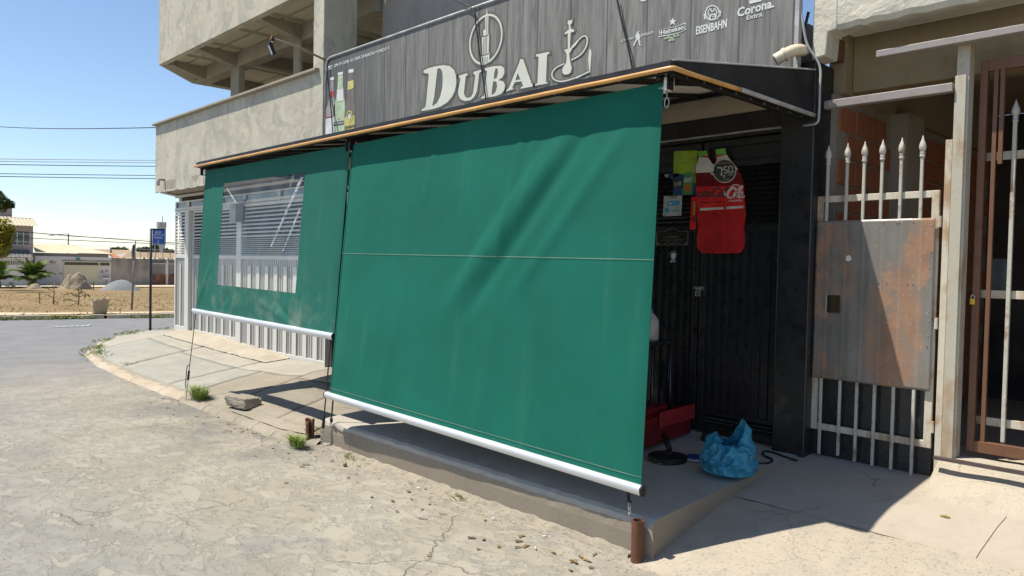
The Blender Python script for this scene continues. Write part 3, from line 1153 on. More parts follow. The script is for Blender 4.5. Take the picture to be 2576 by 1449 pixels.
def grow_poly(poly, d):
    n = len(poly)
    A = sum(poly[i][0] * poly[(i + 1) % n][1] - poly[(i + 1) % n][0] * poly[i][1] for i in range(n))
    sg = 1 if A > 0 else -1
    out = []
    for i in range(n):
        a, b, c = poly[i - 1], poly[i], poly[(i + 1) % n]
        e1 = (b[0] - a[0], b[1] - a[1])
        e2 = (c[0] - b[0], c[1] - b[1])
        l1 = math.hypot(*e1) or 1
        l2 = math.hypot(*e2) or 1
        n1 = (e1[1] / l1 * sg, -e1[0] / l1 * sg)
        n2 = (e2[1] / l2 * sg, -e2[0] / l2 * sg)
        mx, my = n1[0] + n2[0], n1[1] + n2[1]
        l = math.hypot(mx, my) or 1
        k = min(1.5, 2 / l) * d if l > .3 else d
        out.append((b[0] + mx / l * k, b[1] + my / l * k))
    return out


# ------------------------------------------------------------------ printed banner over the shop
YS = 4.99
sgn = thing('shop_banner', (-5.7, YS, 2.99), 'wide printed grey board-pattern banner with large cream DUBAI lettering above the awning', 'sign')
ta = PY(821.6, 152, YS)
tb = PY(2000, 80, YS)
xs0, xs1 = ta.x, tb.x
zs1 = ta.z
zs0 = 2.94
rc = .1
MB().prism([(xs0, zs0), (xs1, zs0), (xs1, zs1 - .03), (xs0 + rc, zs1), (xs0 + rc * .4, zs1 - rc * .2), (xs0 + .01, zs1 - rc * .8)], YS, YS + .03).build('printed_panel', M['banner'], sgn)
MB().tube([(xs0 - .012, YS - .0, zs0), (xs0 - .012, YS - .0, zs1 - rc), (xs0 + rc * .3, YS, zs1 + .0), (xs0 + rc, YS, zs1 + .02), (xs1, YS, zs1 - .01)], .017, 8).build('edge_tube', M['greytube'], sgn, smooth=True)
MB().box(xs1, xs1 + .03, YS - .01, YS + .04, zs0, zs1).build('edge_trim', M['greytube'], sgn)
for x in (-8.2, -6.6, -5.0, -3.4):
    MB().box(x, x + .05, YS + .032, FY + .085, zs0 + .05, zs1 - .1).build('rear_stay', M['blacksteel'], sgn)
F3 = FR(1180, 0, 1100, 2576)
F4 = FR(2240, 0, 900, 2329)
YL = YS - .001
LET = {
    'D': [[(958, 618), (1000, 598), (1060, 583), (1130, 572), (1185, 580), (1225, 615), (1243, 670), (1245, 735), (1232, 800), (1205, 855), (1165, 900), (1110, 935), (1050, 955), (990, 968), (938, 975), (940, 962), (972, 942), (980, 900), (1003, 660), (1000, 648), (958, 640)],
          [(1080, 603), (1104, 600), (1122, 630), (1126, 690), (1122, 770), (1105, 845), (1075, 905), (1040, 932), (1034, 925), (1050, 860), (1070, 690)]],
    'U': [[(1268, 665), (1340, 643), (1345, 660), (1327, 672), (1312, 820), (1322, 850), (1345, 862), (1375, 850), (1392, 820), (1412, 660), (1395, 648), (1395, 632), (1465, 612), (1465, 628), (1447, 640), (1427, 800), (1405, 850), (1370, 880), (1325, 888), (1285, 875), (1265, 840), (1262, 800), (1282, 690), (1268, 680)]],
    'B': [[(1495, 600), (1570, 582), (1640, 578), (1665, 600), (1668, 640), (1650, 680), (1615, 705), (1655, 715), (1672, 745), (1668, 790), (1640, 825), (1590, 845), (1530, 855), (1462, 868), (1465, 855), (1487, 843), (1515, 625), (1495, 615)],
          [(1590, 602), (1607, 602), (1612, 640), (1600, 685), (1574, 698), (1579, 640)], [(1570, 714), (1598, 717), (1604, 760), (1590, 808), (1562, 836), (1555, 830), (1561, 770)]],
    'A': [[(1805, 520), (1830, 520), (1905, 735), (1918, 750), (1915, 760), (1810, 780), (1812, 765), (1832, 757), (1817, 714), (1757, 724), (1737, 770), (1747, 783), (1680, 805), (1685, 792), (1705, 775), (1800, 545)], [(1785, 640), (1808, 698), (1764, 706)]],
    'I': [[(1945, 480), (2060, 455), (2062, 470), (2042, 482), (2032, 720), (2046, 722), (2043, 735), (1935, 752), (1938, 740), (1958, 730), (1968, 500), (1945, 495)]]}
for k, sp in LET.items():
    shape([grow_poly(sp[0], 17)], YL, M['outline'], sgn, 'letter_outline', .002, frame=F3)
    shape(sp, YL - .003, M['cream'], sgn, 'letter', .002, frame=F3)
# round emblem with a tower
ell = lambda k: [(1504 + 146 * k * math.cos(a) - 15 * k * math.sin(a), 346 - 30 * k * math.cos(a) + 222 * k * math.sin(a)) for a in [i * 2 * math.pi / 48 for i in range(48)]]
shape([ell(1.09), ell(.83)], YL, M['outline'], sgn, 'emblem_outline', .002, frame=F3)
shape([ell(1.0), ell(.915)], YL - .003, M['cream'], sgn, 'emblem_ring', .002, frame=F3)
tow = [(1512, 72), (1518, 120), (1527, 132), (1524, 300), (1532, 303), (1528, 460), (1537, 468), (1532, 548), (1462, 560), (1452, 500), (1474, 488), (1470, 332), (1484, 318), (1480, 270), (1500, 255), (1498, 135), (1507, 120)]
shape([grow_poly(tow, 14)], YL - .0005, M['outline'], sgn, 'tower_outline', .002, frame=F3)
shape([tow], YL - .0045, M['cream'], sgn, 'tower', .002, frame=F3)
for (x0, y0, x1, y1) in [(1486, 335, 1484, 478), (1499, 325, 1497, 475), (1513, 140, 1511, 470), (1480, 505, 1478, 552), (1497, 500, 1495, 550), (1515, 497, 1513, 545)]:
    shape([fat([(x0, y0), (x1, y1)], 5)], YL - .006, M['outline'], sgn, 'tower_line', .002, frame=F3)
for (x0, y0, x1, y1) in [(1472, 322, 1528, 308), (1455, 492, 1532, 470)]:
    shape([fat([(x0, y0), (x1, y1)], 6)], YL - .0065, M['outline'], sgn, 'tower_line', .002, frame=F3)
# water pipe drawing
hk = [[(2225, 182), (2266, 174), (2259, 207), (2246, 217), (2249, 250), (2282, 264), (2279, 279), (2250, 286), (2241, 425), (2263, 421), (2255, 442), (2237, 470), (2239, 500), (2246, 545), (2259, 600), (2250, 635), (2230, 652), (2195, 656), (2178, 641), (2175, 610), (2190, 580), (2211, 551), (2215, 500), (2212, 472), (2190, 437), (2224, 430), (2224, 293), (2200, 303), (2195, 291), (2235, 256), (2232, 217), (2222, 206)]]
h1 = smooth([(2250, 428), (2300, 372), (2345, 326), (2382, 318), (2396, 355), (2380, 420), (2330, 485), (2255, 528)], 6, False)
h2 = smooth([(2190, 560), (2120, 596), (2086, 645), (2100, 695), (2170, 715), (2290, 684), (2412, 628)], 6, False)
for w_, mt, dy in ((34, 'outline', .0), (11, 'cream', .003)):
    shape([fat(h1, w_)], YL - dy - .0002, M[mt], sgn, 'pipe_hose', .002, frame=F3)
    shape([fat(h2, w_)], YL - dy - .0004, M[mt], sgn, 'pipe_hose', .002, frame=F3)
shape([grow_poly(hk[0], 14)], YL - .0008, M['outline'], sgn, 'pipe_outline', .002, frame=F3)
shape(hk, YL - .0042, M['cream'], sgn, 'pipe_body', .002, frame=F3)
shape([fat([(2258, 420), (2285, 392), (2310, 362)], [16, 20, 14])], YL - .0046, M['cream'], sgn, 'pipe_mouthpiece', .002, frame=F3)
shape([fat([(2300, 682), (2350, 658), (2412, 630)], [18, 12, 10])], YL - .0046, M['cream'], sgn, 'pipe_mouthpiece', .002, frame=F3)
shape([[(2412, 440), (2424, 428), (2432, 470), (2426, 560), (2418, 660), (2410, 600), (2404, 520)]], YL, M['cream'], sgn, 'torn_patch', .002, frame=F3)
words('QN 29 CONJ. 02 CASA 24 RIACHO FUNDO II', F3(172, 590), F3(655, 434), 7.5, YL, M['ink'], sgn, bold=.012)
shape([[(103, 588), (153, 572), (154, 604), (104, 621)]], YL, M['ink'], sgn, 'print_badge', .002, frame=F3)
words('bar 61', F3(108, 612), F3(149, 598), 5, YL - .003, M['inkgrey'], sgn)
PM = dict(pink=plain('bottle_print_clear', (.34, .31, .28), .45), red=plain('red_print', (.5, .06, .05), .45), grn=plain('bottle_print_green', (.42, .52, .33), .45), brn=plain('bottle_print_brown', (.17, .14, .11), .45), yel=plain('yellow_print', (.55, .5, .16), .45), wht=plain('label_print_white', (.66, .66, .62), .45), leaf=plain('hop_print_green', (.33, .4, .24), .5))
for nm, body, cap, labs in [
    ('pink', [(137, 700), (168, 696), (166, 770), (172, 850), (180, 930), (178, 1190), (88, 1206), (92, 1000), (105, 950), (128, 880), (135, 770)], [(135, 682), (171, 677), (171, 700), (135, 706)], [('red', [(133, 805), (166, 797), (168, 850), (128, 860)]), ('wht', [(90, 1040), (178, 1020), (178, 1190), (88, 1206)]), ('red', [(100, 1030), (160, 1017), (160, 1030), (100, 1043)])]),
    ('grn', [(207, 655), (248, 650), (250, 760), (258, 850), (266, 900), (262, 1166), (165, 1182), (170, 930), (190, 860), (203, 770)], [(205, 638), (249, 630), (250, 652), (205, 660)], [('wht', [(196, 790), (251, 778), (254, 880), (200, 893)]), ('inkgrey', [(168, 1075), (258, 1057), (257, 1090), (167, 1108)])]),
    ('brn', [(303, 640), (340, 635), (345, 780), (352, 870), (356, 940), (350, 1146), (258, 1166), (266, 940), (286, 850), (299, 730)], [(298, 612), (342, 605), (342, 635), (298, 642)], [('yel', [(293, 715), (342, 705), (342, 775), (289, 792)]), ('yel', [(264, 1030), (352, 1012), (350, 1146), (258, 1166)])])]:
    b = shape([body], YL, PM[nm], sgn, 'bottle_picture', .002, frame=F3)
    shape([cap], YL - .0025, M['ink'], b, 'bottle_cap', .002, frame=F3)
    for mk, lp in labs:
        shape([lp], YL - .0025, PM.get(mk) or M[mk], b, 'bottle_label', .002, frame=F3)
ringp = lambda cx_, cy_, rx, ry, n=24: [(cx_ + rx * math.cos(i * 2 * math.pi / n), cy_ + ry * math.sin(i * 2 * math.pi / n)) for i in range(n)]
shape([ringp(306, 1022, 28, 52), ringp(306, 1022, 20, 40)], YL - .005, PM['yel'], sgn, 'label_ring', .002, frame=F3)
shape([ringp(306, 1022, 12, 26)], YL - .005, M['ink'], sgn, 'label_disc', .002, frame=F3)
words('EISENBAHN', F3(263, 1140), F3(348, 1120), 9, YL - .005, M['inkgrey'], sgn)
words('Heineken', F3(170, 1098), F3(256, 1082), 6, YL - .005, M['ink'], sgn)
star = lambda cx_, cy_, r, n=5: [(cx_ + (r if i % 2 == 0 else r * .42) * math.sin(i * math.pi / n), cy_ - (r if i % 2 == 0 else r * .42) * math.cos(i * math.pi / n)) for i in range(2 * n)]
shape([star(212, 1043, 9)], YL - .004, PM['red'], sgn, 'star', .002, frame=F3)
# brand row on the right
words('JOHNNIE', F4(232, 412), F4(355, 380), 6.5, YL, M['ink'], sgn)
words('WALKER', F4(428, 357), F4(546, 326), 7, YL, M['ink'], sgn)
for pts, w_ in [([(393, 308), (394, 322)], 22), ([(392, 325), (392, 372)], [34, 28]), ([(388, 370), (372, 405), (352, 448)], [18, 12, 9]), ([(396, 370), (408, 405), (412, 440), (426, 440)], [18, 12, 8, 8]), ([(382, 335), (372, 360), (380, 378)], 9), ([(405, 338), (416, 356), (408, 376)], 9), ([(378, 312), (410, 304)], 6)]:
    shape([fat(pts, w_)], YL - .0001 * len(pts), M['ink'], sgn, 'walking_figure', .002, frame=F4)
shape([star(732, 212, 38)], YL, M['ink'], sgn, 'star', .002, frame=F4)
o_ = smooth([(600, 300), (640, 282), (720, 266), (800, 245), (855, 222), (852, 265), (856, 292), (800, 318), (720, 340), (640, 352), (598, 362), (608, 330)], 4)
shape([o_, [(727 + (x - 727) * .955, 291 + (y - 291) * .86) for x, y in o_]], YL, M['ink'], sgn, 'label_border', .002, frame=F4)
words('Heineken', F4(618, 340), F4(836, 284), 12, YL, M['ink'], sgn, bold=.02)
for x, y in [(660, 372), (690, 362), (720, 368), (752, 350), (785, 342), (705, 392), (735, 385)]:
    shape([ringp(x, y, 16, 12, 10)], YL, PM['leaf'], sgn, 'hop_leaf', .002, frame=F4)
words('EISENBAHN', F4(958, 336), F4(1258, 262), 20, YL, M['ink'], sgn, bold=.03)
shape([ringp(1118, 128, 72, 78), ringp(1118, 128, 62, 68)], YL, M['ink'], sgn, 'badge_ring', .002, frame=F4)
shape([ringp(1118, 120, 46, 46), ringp(1118, 120, 38, 38)], YL, M['ink'], sgn, 'badge_ring', .002, frame=F4)
shape([ringp(1118, 95, 20, 22), ringp(1118, 95, 10, 11)], YL, M['ink'], sgn, 'badge_ring', .002, frame=F4)
shape([[(1080, 175), (1100, 140), (1140, 130), (1160, 155), (1150, 185), (1095, 200)], [(1098, 172), (1108, 150), (1135, 143), (1145, 160), (1138, 175), (1105, 186)]], YL - .003, M['ink'], sgn, 'badge_engine', .002, frame=F4)
for s in (-1, 1):
    shape([fat([(1118 + s * 78, 120 - s * 14), (1118 + s * 70, 175 - s * 14)], 14)], YL, M['ink'], sgn, 'badge_wing', .002, frame=F4)
words('Corona.', F4(1358, 165), F4(1716, 66), 22, YL, M['ink'], sgn, bold=.03)
words('Extra', F4(1450, 194), F4(1600, 156), 11, YL, M['ink'], sgn, bold=.02)
shape([[(1470, 5), (1490, 8), (1500, -20), (1520, 0), (1540, -30), (1560, -5), (1585, -35), (1600, -2), (1590, 12), (1480, 40)]], YL, M['ink'], sgn, 'crown', .002, frame=F4)
shape([fat(smooth([(415, -18), (425, 4), (450, 8), (480, -6)], 4, False), 12)], YL, M['ink'], sgn, 'lettering', .002, frame=F4)
words('R. RED', F4(395, -12), F4(560, -55), 16, YL, M['ink'], sgn)

# cables hanging over the banner
for lab, pts in [('thin black cable over the left end of the banner beside the bottle pictures', [(826, 150), (824, 182), (831, 255), (839, 352)]), ('thin black cable hanging over the banner between the round emblem and lettering', [(1146, 0), (1190, 24), (1197, 62), (1208, 145), (1224, 262)]), ('thin black cable hanging over the banner left of the walking figure', [(1551, -10), (1562, 45), (1580, 118), (1592, 180)])]:
    P = [PY(u, v, YS - .03) for u, v in pts]
    MB().tube([tuple(p) for p in smooth([tuple(p) for p in P], 5, False)], .008, 6).build('hanging_cable', M['cable'], label=lab, cat='cable', smooth=True)

# ------------------------------------------------------------------ awning
AF, AW = 3.386, 5.07
XA0, XA1 = PY(495, 418, AF).x, PY(1690, 165, AF).x
zt = PY(1690, 153, AF).z
zr = PY(1690, 171, AF).z
zf = PY(1690, 180, AF).z
ztw = 2.985
aw = thing('awning', ((XA0 + XA1) / 2, AW, zf), 'long black vinyl awning with amber light tube along its front edge above the blinds', 'awning')
m = MB()
m.grid(48, 8, lambda a, b: (lerp(XA0, XA1, a), lerp(AF, AW, b), lerp(zt, ztw, b) - .008 * abs(math.sin(a * 12 * math.pi)) * math.sin(math.pi * b)))
m.build('canopy', M['blackfab'], aw, smooth=True, solid=.004)
m = MB()
m.grid(60, 2, lambda a, b: (lerp(XA0, XA1, a), AF - .004 + .003 * nz(a * 40, b), lerp(zt + .004, zr, b)))
m.build('valance', M['blackfab'], aw, solid=.003)
for x, s in ((XA0, -1), (XA1, 1)):
    m = MB()
    m.prism([(AF, zt), (AW, ztw), (AW, zf + .0), (AF, zr - .005)], x + s * .002, x + s * .006, fn=lambda a, b, e: (e, a, b))
    m.build('side_panel', M['blackfab'], aw)
m = MB()
m.grid(24, 6, lambda a, b: (lerp(XA0 + .03, XA1 - .03, a), lerp(AF + .03, AW - .01, b), lerp(zt - .012, ztw - .03, b)))
m.build('lining', M['lining'], aw)
MB().bar((XA0, AF + .016, zr - .008), (XA1, AF + .016, zr - .008), .024, .024).build('front_rail', M['blacksteel'], aw)
MB().bar((XA0, AW - .025, ztw - .05), (XA1, AW - .025, ztw - .05), .03, .05).build('wall_rail', M['blacksteel'], aw)
for x in (XA0 + .02, XA1 - .02):
    MB().bar((x, AF + .034, zf), (x, AW - .04, zf), .03, .03).build('end_rail', M['blacksteel'], aw)
ribx = [-8.32, -7.93, -7.53, -7.08, -6.63, -6.16, -5.68, -5.2, -4.72, -4.25, -3.75, -3.2, -2.72]
for x in ribx:
    MB().bar((x, AF + .03, zt - .035), (x, AW - .04, ztw - .05), .028, .03).build('rib', M['blacksteel'], aw)
for x in (XA0 + .1, -5.62, XA1 - .12):
    MB().bar((x, AF + .045, zf - .004), (x, AF + 1.2, zt + .1), .025, .03).build('arm', M['blacksteel'], aw)
# amber tube along the front and round the right corner, then grey conduit
wob = lambda x: .003 * nz(x, 0, 0, 2.5)
pts = [(lerp(XA0 - .02, XA1, i / 50), AF - .015, zr - .004 + wob(i)) for i in range(51)]
pts += [(XA1 + .02, AF - .012, zr - .006), (XA1 + .026, AF + .05, zr - .008)]
ye = 4.06
pts += [(XA1 + .024, lerp(AF + .1, ye, i / 8), lerp(zr - .008, zf + .02, i / 8)) for i in range(9)]
MB().tube(pts, .0135, 8).build('light_tube', M['rope'], aw, smooth=True)
pts = [(XA1 + .024, lerp(ye + .005, AW - .02, i / 10), zf + .022) for i in range(11)]
MB().tube(pts, .0145, 8).build('conduit', M['greytube'], aw, smooth=True)
mbolt = MB()
for k in range(26):
    x = lerp(XA0 + .1, XA1 - .1, k / 25)
    mbolt.lathe([(.006, 0), (.006, .004)], (x, AF + .004, zr - .012), 6, ax=(0, -1, 0))
for k in range(9):
    mbolt.lathe([(.007, 0), (.007, .004)], (XA1 - .004, lerp(AF + .15, AW - .15, k / 8), zf), 6, ax=(1, 0, 0))
o = mbolt.build('rivets', M['steel'], aw, kind='stuff')
MB().tube([(XA1 + .01, AF, zt + .004), (XA1 + .01, AW, ztw + .004)], .006, 6).build('piping', M['greytube'], aw)

mk_ = NT('painted_streak_vinyl')  # milky see-through material that paints sky reflections as pale streaks
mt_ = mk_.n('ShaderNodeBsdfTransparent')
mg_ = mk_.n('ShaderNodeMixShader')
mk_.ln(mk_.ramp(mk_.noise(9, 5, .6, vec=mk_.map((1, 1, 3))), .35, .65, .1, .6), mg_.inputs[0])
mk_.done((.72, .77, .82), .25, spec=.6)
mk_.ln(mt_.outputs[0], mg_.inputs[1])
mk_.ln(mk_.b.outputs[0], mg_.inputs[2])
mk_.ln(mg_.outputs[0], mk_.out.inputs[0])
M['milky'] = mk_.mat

# ------------------------------------------------------------------ roller blinds
TY = 3.465


def blind(label, TL, TR, BL, BR, yl, yr, folds, mat, pane=None, nu=110, nv=90, seam=None, sag=0.0):
    tl, tr = PY(*TL, TY), PY(*TR, TY)
    bl, br = PY(*BL, yl), PY(*BR, yr)
    bl.x = lerp(bl.x, tl.x, .0)
    t = thing('roller_blind', (tl + tr) / 2, label, 'blind')

    def fn(a, b, lift=0.0):
        p = (tl.lerp(tr, a)).lerp(bl.lerp(br, a), b)
        d = 0
        for (a0, b0, a1, b1, w, amp) in folds:
            # distance from the fold line in blind units (width 3.1, height 2.1)
            x, y = a * 3.1, b * 2.1
            x0, y0, x1, y1 = a0 * 3.1, b0 * 2.1, a1 * 3.1, b1 * 2.1
            dx, dy = x1 - x0, y1 - y0
            L = math.hypot(dx, dy)
            tt = ((x - x0) * dx + (y - y0) * dy) / L / L
            dd = ((x - x0) * dy - (y - y0) * dx) / L
            fade = sstep(-.15, .25, tt) * sstep(1.15, .75, tt)
            d += amp * math.exp(-(dd / w) ** 2) * fade
        d += .004 * nz(a * 3, b * 2, 0, 1.6) * math.sin(math.pi * min(b * 1.3, 1)) + .0016 * nz(a * 3, b * .6, 3, 7)
        # edges curl slightly
        d -= .012 * math.exp(-a / .012) + .012 * math.exp(-(1 - a) / .012)
        p.y -= d + sag * math.sin(math.pi * b) - lift * -1
        return p
    hole = None
    if pane:
        a0, a1, b0, b1 = pane
        hole = lambda a, b: not (a0 < a < a1 and b0 < b < b1)
    m = MB()
    m.grid(nu, nv, fn, keep=hole)
    fo = m.build('fabric', mat, t, smooth=True, auto=False)
    if pane:
        a0, a1, b0, b1 = pane
        a0, a1 = round(a0 * nu) / nu, round(a1 * nu) / nu
        b0, b1 = round(b0 * nv) / nv, round(b1 * nv) / nv
        mp = MB()
        mp.grid(70, 60, lambda a, b: fn(lerp(a0 - .006, a1 + .006, a), lerp(b0 - .006, b1 + .006, b)) + Vector((0, .004 - (.010 * nz(a * 3 + b, b * 2, 1, 2.2) + .012 * math.exp(-(((a - .93) + (b - .1) * .28) / .022) ** 2) * sstep(.7, .2, b) + .01 * math.exp(-(((a - .99) + (b - .1) * .28) / .018) ** 2) * sstep(.75, .3, b) + .012 * math.exp(-(((a - .1) - (b - .0) * .3) / .02) ** 2) * sstep(.35, .05, b)) * math.sin(math.pi * a) * math.sin(math.pi * b), 0)))
        pn = mp.build('clear_window', M['vinyl'], t, smooth=True, auto=False)
        for (ca, cb, da, db, cw) in [(.985, .04, .7, .62, .035), (.995, .3, .84, .66, .025), (.89, .02, .865, .12, .012), (.06, .05, .2, .2, .02)]:  # added pale strips painting the sky's reflection streaks on the pane
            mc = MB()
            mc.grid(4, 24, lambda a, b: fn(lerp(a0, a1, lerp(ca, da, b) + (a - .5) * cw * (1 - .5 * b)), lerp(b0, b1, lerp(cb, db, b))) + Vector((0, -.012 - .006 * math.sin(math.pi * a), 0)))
            mc.build('reflection_streak', M['milky'], pn, smooth=True, auto=False)
    if seam:
        for sb in seam:
            ms = MB()
            ms.grid(nu, 1, lambda a, b: fn(a, sb + (b - .5) * .0016) + Vector((0, -.004, 0)))
            ms.build('seam', M['seam'], t)
    for s in (0.0, 1.0):
        ms = MB()
        ms.grid(1, nv, lambda a, b: fn(abs(s - .006 * (1 - a)), b) + Vector((0, -.003, 0)))
        ms.build('hem', mat, t, smooth=True)
    # rod: round front, flat back lip
    d = (br - bl).normalized()
    e0, e1 = bl - d * .03, br + d * .012
    pr = smooth([(-.024, .012), (-.026, -.006), (-.016, -.03), (.008, -.036), (.02, -.022), (.018, .008), (.004, .022), (-.012, .022)], 3)
    m = MB()
    m.prism(pr, 0, 1, fn=lambda a, b, e: tuple(e0.lerp(e1, e) + Vector((0, a, b))))
    bo = m.build('bottom_bar', M['alu'], t)
    for e, s in ((e0, -1), (e1, 1)):
        m = MB()
        m.prism([(a * 1.03, b * 1.03) for a, b in pr], 0, 1, fn=lambda a, b, k: tuple(e + d * s * (.001 + k * .012) + Vector((0, a, b))))
        m.build('end_cap', M['blacksteel'], bo)
    # roller at the top, hung in slotted plates
    MB().tube([tl + Vector((0, .032, -.028)), tr + Vector((0, .032, -.028))], .028, 12).build('roller', M['steel'], t, smooth=True)
    for p, s in ((tl, -1), (tr, 1)):
        m = MB()
        x = p.x + s * .05
        m.box(x - .004, x + .004, p.y - .03, p.y + .03, p.z - .05, zt - .03)
        for zz in (.0, .045):
            m.lathe([(.008, 0), (.008, .01)], (x + .004, p.y - .005, p.z - .02 + zz), 8, ax=(1, 0, 0))
        m.build('bracket', M['blacksteel'], t, bevel=.004)
        MB().box(min(p.x + s * .005, p.x + s * .045), max(p.x + s * .005, p.x + s * .045), p.y - .0, p.y + .05, p.z - .045, p.z + .03).build('gear_case', M['lining'], t, bevel=.006)
    pt = tr if TR[0] > 1000 else tl
    s = 1 if TR[0] > 1000 else -1
    rr = []
    for k in range(13):
        an = k * 2 * math.pi / 12
        rr.append((pt.x + s * .03 + .014 * math.cos(an), pt.y, pt.z - .115 + .028 * math.sin(an)))
    MB().tube(rr, .003, 5).tube([(pt.x + s * .03, pt.y, pt.z - .045), (pt.x + s * .03, pt.y, pt.z - .09)], .003, 5).build('crank_eye', M['greytube'], t, smooth=True)
    return t, fn, e0, e1


big = blind('large plain green roller blind on the right, reaching almost to the platform', (884, 364), (1667, 207), (827, 993), (1610, 1230), 3.27, 3.34,
            [(.78, .1, .46, .6, .07, .02), (.84, .08, .52, .62, .045, -.014), (.66, .05, .6, .5, .03, .007), (.93, .1, .66, .55, .05, .011), (.72, .14, .5, .5, .02, .007), (.38, .02, .33, .3, .025, .005), (.5, .0, .49, .2, .015, .004), (.3, .5, .22, 1, .05, .004), (.62, .55, .58, 1, .09, .004), (.7, 0, .68, .3, .02, .004)], M['green'], seam=(.438, .972), sag=.0)
sm = blind('smaller green roller blind on the left with a clear window', (515, 430), (878, 366), (490, 781), (838, 845), 3.35, 3.335,
           [(.66, .02, .56, .26, .02, .01), (.72, .02, .64, .22, .018, .010), (.69, .02, .62, .24, .015, -.008), (.09, 0, .1, .2, .02, .008), (.17, 0, .18, .2, .015, .007), (.3, .83, .2, 1, .05, -.01), (.12, .66, .0, 1.0, .035, .012), (.5, .86, .75, .98, .04, .008), (.62, .84, .8, 1, .03, -.008), (.84, .8, .8, 1, .05, .008), (.7, .84, .72, 1, .02, .008), (.4, .84, .45, 1, .06, .006)], M['green2'], pane=(.185, .765, .115, .8))


# straps with ratchet hooks
def strap(label, p, q, loop=False, chain=.12, wd=.022):
    t = thing('tie_down_strap', q, label, 'strap', 'straps tying down the blinds')
    p, q = Vector(p), Vector(q)
    d = (q - p).normalized()
    L = (q - p).length
    k = max(L - chain, L * .45)
    e = p + d * k
    MB().bar(p, e, wd, .004, up=(0, 1, 0)).build('webbing', M['strap'], t)
    b0 = p + d * (k * .86)
    MB().bar(b0, e, wd * 1.25, .02, up=(0, 1, 0)).build('buckle', M['blacksteel'], t, bevel=.003)
    pts = []
    for i in range(5):
        c = e + d * (L - k) * (i + .5) / 5
        for j in range(9):
            an = j * math.pi / 4
            sd = Vector((1, 0, 0)) if i % 2 else Vector((0, 1, 0))
            pts.append(c + d * math.cos(an) * (L - k) / 8.2 + sd * math.sin(an) * .008)
    mb = MB()
    for i in range(5):
        mb.tube(pts[i * 9:i * 9 + 9], .003, 5)
    mb.build('chain_hook', M['steel'], t, smooth=True)
    if loop:
        c = p + d * (k * .78)
        mb = MB()
        mb.tube([tuple(x) for x in smooth([tuple(c), tuple(c + Vector((-.07, 0, -.02))), tuple(c + Vector((-.1, 0, -.14))), tuple(c + d * .24 + Vector((-.05, 0, 0))), tuple(c + d * .26)], 5, False)], .005, 5)
        mb.build('loose_end', M['strap'], t, smooth=True)
    return t


g = PG(467, 1006, .03)
strap('long black strap from the left end of the small blind down to the kerb', sm[2] + Vector((.06, 0, -.03)), g, True, .22, .014)
p = sm[3] + Vector((-.05, 0, -.035))
strap('long black strap hanging from right end of the small blind to the kerb foot', p, Vector((PY(808, 1122, 3.33).x, 3.335, .03)), False, .14, .016)
p = big[2] + Vector((.1, 0, -.035))
strap('short black strap from left end of the large blind to the platform edge', p, PY(832, 1077, 3.4), False, .1)
p = big[3] + Vector((-.12, 0, -.035))
p.x = PY(1580, 1250, p.y).x
strap('short black strap from right end of the large blind to the rusty pipe', p, Vector((PY(1582, 1303, 3.35).x, 3.36, .235)), False, .1)

# ------------------------------------------------------------------ black gate of the bar
YD = 5.2
F7 = FR(2380, 380, 720, 1490)
F8 = FR(2340, 1080, 820, 1449)
gt = thing('bar_gate', (-4.5, YD, .33), 'black sheet-metal folding gate with louvres under the awning', 'gate')
xR0, xR1 = PY(1757, 1000, YD).x, PY(1982, 900, YD).x
wl = xR1 - xR0
zA = PY(*F7(1000, 490), YD).z        # louvre top
zBm = PY(*F7(1000, 985), YD).z       # louvre bottom
zD = PY(*F8(1000, 885), YD).z        # foot of the corrugated sheet
zE = .345
ztop = 2.60
slat0 = None
for i in range(6):
    x1 = xR1 - i * (wl + .02)
    x0 = x1 - wl
    if x0 < -8.8:
        break
    lf = thing('leaf', (x0, YD, zE), None, None)
    lf.parent = gt
    lf.location = Vector((x0, YD, zE)) - ORG[gt]
    f = MB()
    f.box(x0, x0 + .05, YD - .02, YD + .02, zE, ztop)
    f.box(x1 - .05, x1, YD - .02, YD + .02, zE, ztop)
    for a, b in ((zE, zE + .05), (zD - .03, zD), (zBm - .02, zBm + .03), (zA, zA + .05), (ztop - .05, ztop)):
        f.box(x0 + .05, x1 - .05, YD - .018, YD + .018, a, b)
    f.build('leaf_frame', M['black'], lf, bevel=.003)
    m = MB()
    nr = 9
    w = (wl - .1) / nr
    prof = []
    for k in range(nr):
        xa = x0 + .05 + k * w
        prof += [(xa, .0), (xa + w * .28, .0), (xa + w * .36, -.018), (xa + w * .62, -.018), (xa + w * .7, .0)]
    prof.append((x1 - .05, 0))
    m.add([(a, YD + b, z) for z in (zD, zBm - .02) for a, b in prof], [(j, j + 1, j + 1 + len(prof), j + len(prof)) for j in range(len(prof) - 1)])
    m.build('corrugated_sheet', M['black'], lf, auto=False)
    MB().box(x0 + .05, x1 - .05, YD + .004, YD + .008, zA + .05, ztop - .05).build('upper_sheet', M['black'], lf)
    if i < 2:
        nsl = 12
        for zr0, zr1, ns in ((zBm + .03, zA, nsl), (zE + .05, zD - .03, 3)):
            for k in range(ns):
                z = lerp(zr0, zr1, (k + .5) / ns)
                hh = (zr1 - zr0) / ns
                MB().hexa([(x0 + .05, YD - .012, z - hh * .42), (x1 - .05, YD - .012, z - hh * .42), (x1 - .05, YD - .008, z - hh * .46), (x0 + .05, YD - .008, z - hh * .46)],
                          [(x0 + .05, YD + .012, z + hh * .3), (x1 - .05, YD + .012, z + hh * .3), (x1 - .05, YD + .016, z + hh * .27), (x0 + .05, YD + .016, z + hh * .27)]).build('louvre_slat', M['black'], lf)
MB().box(xR1 + .004, -2.558, YD - .04, YD + .03, .33, 2.61).build('jamb', M['black'], gt, bevel=.004)
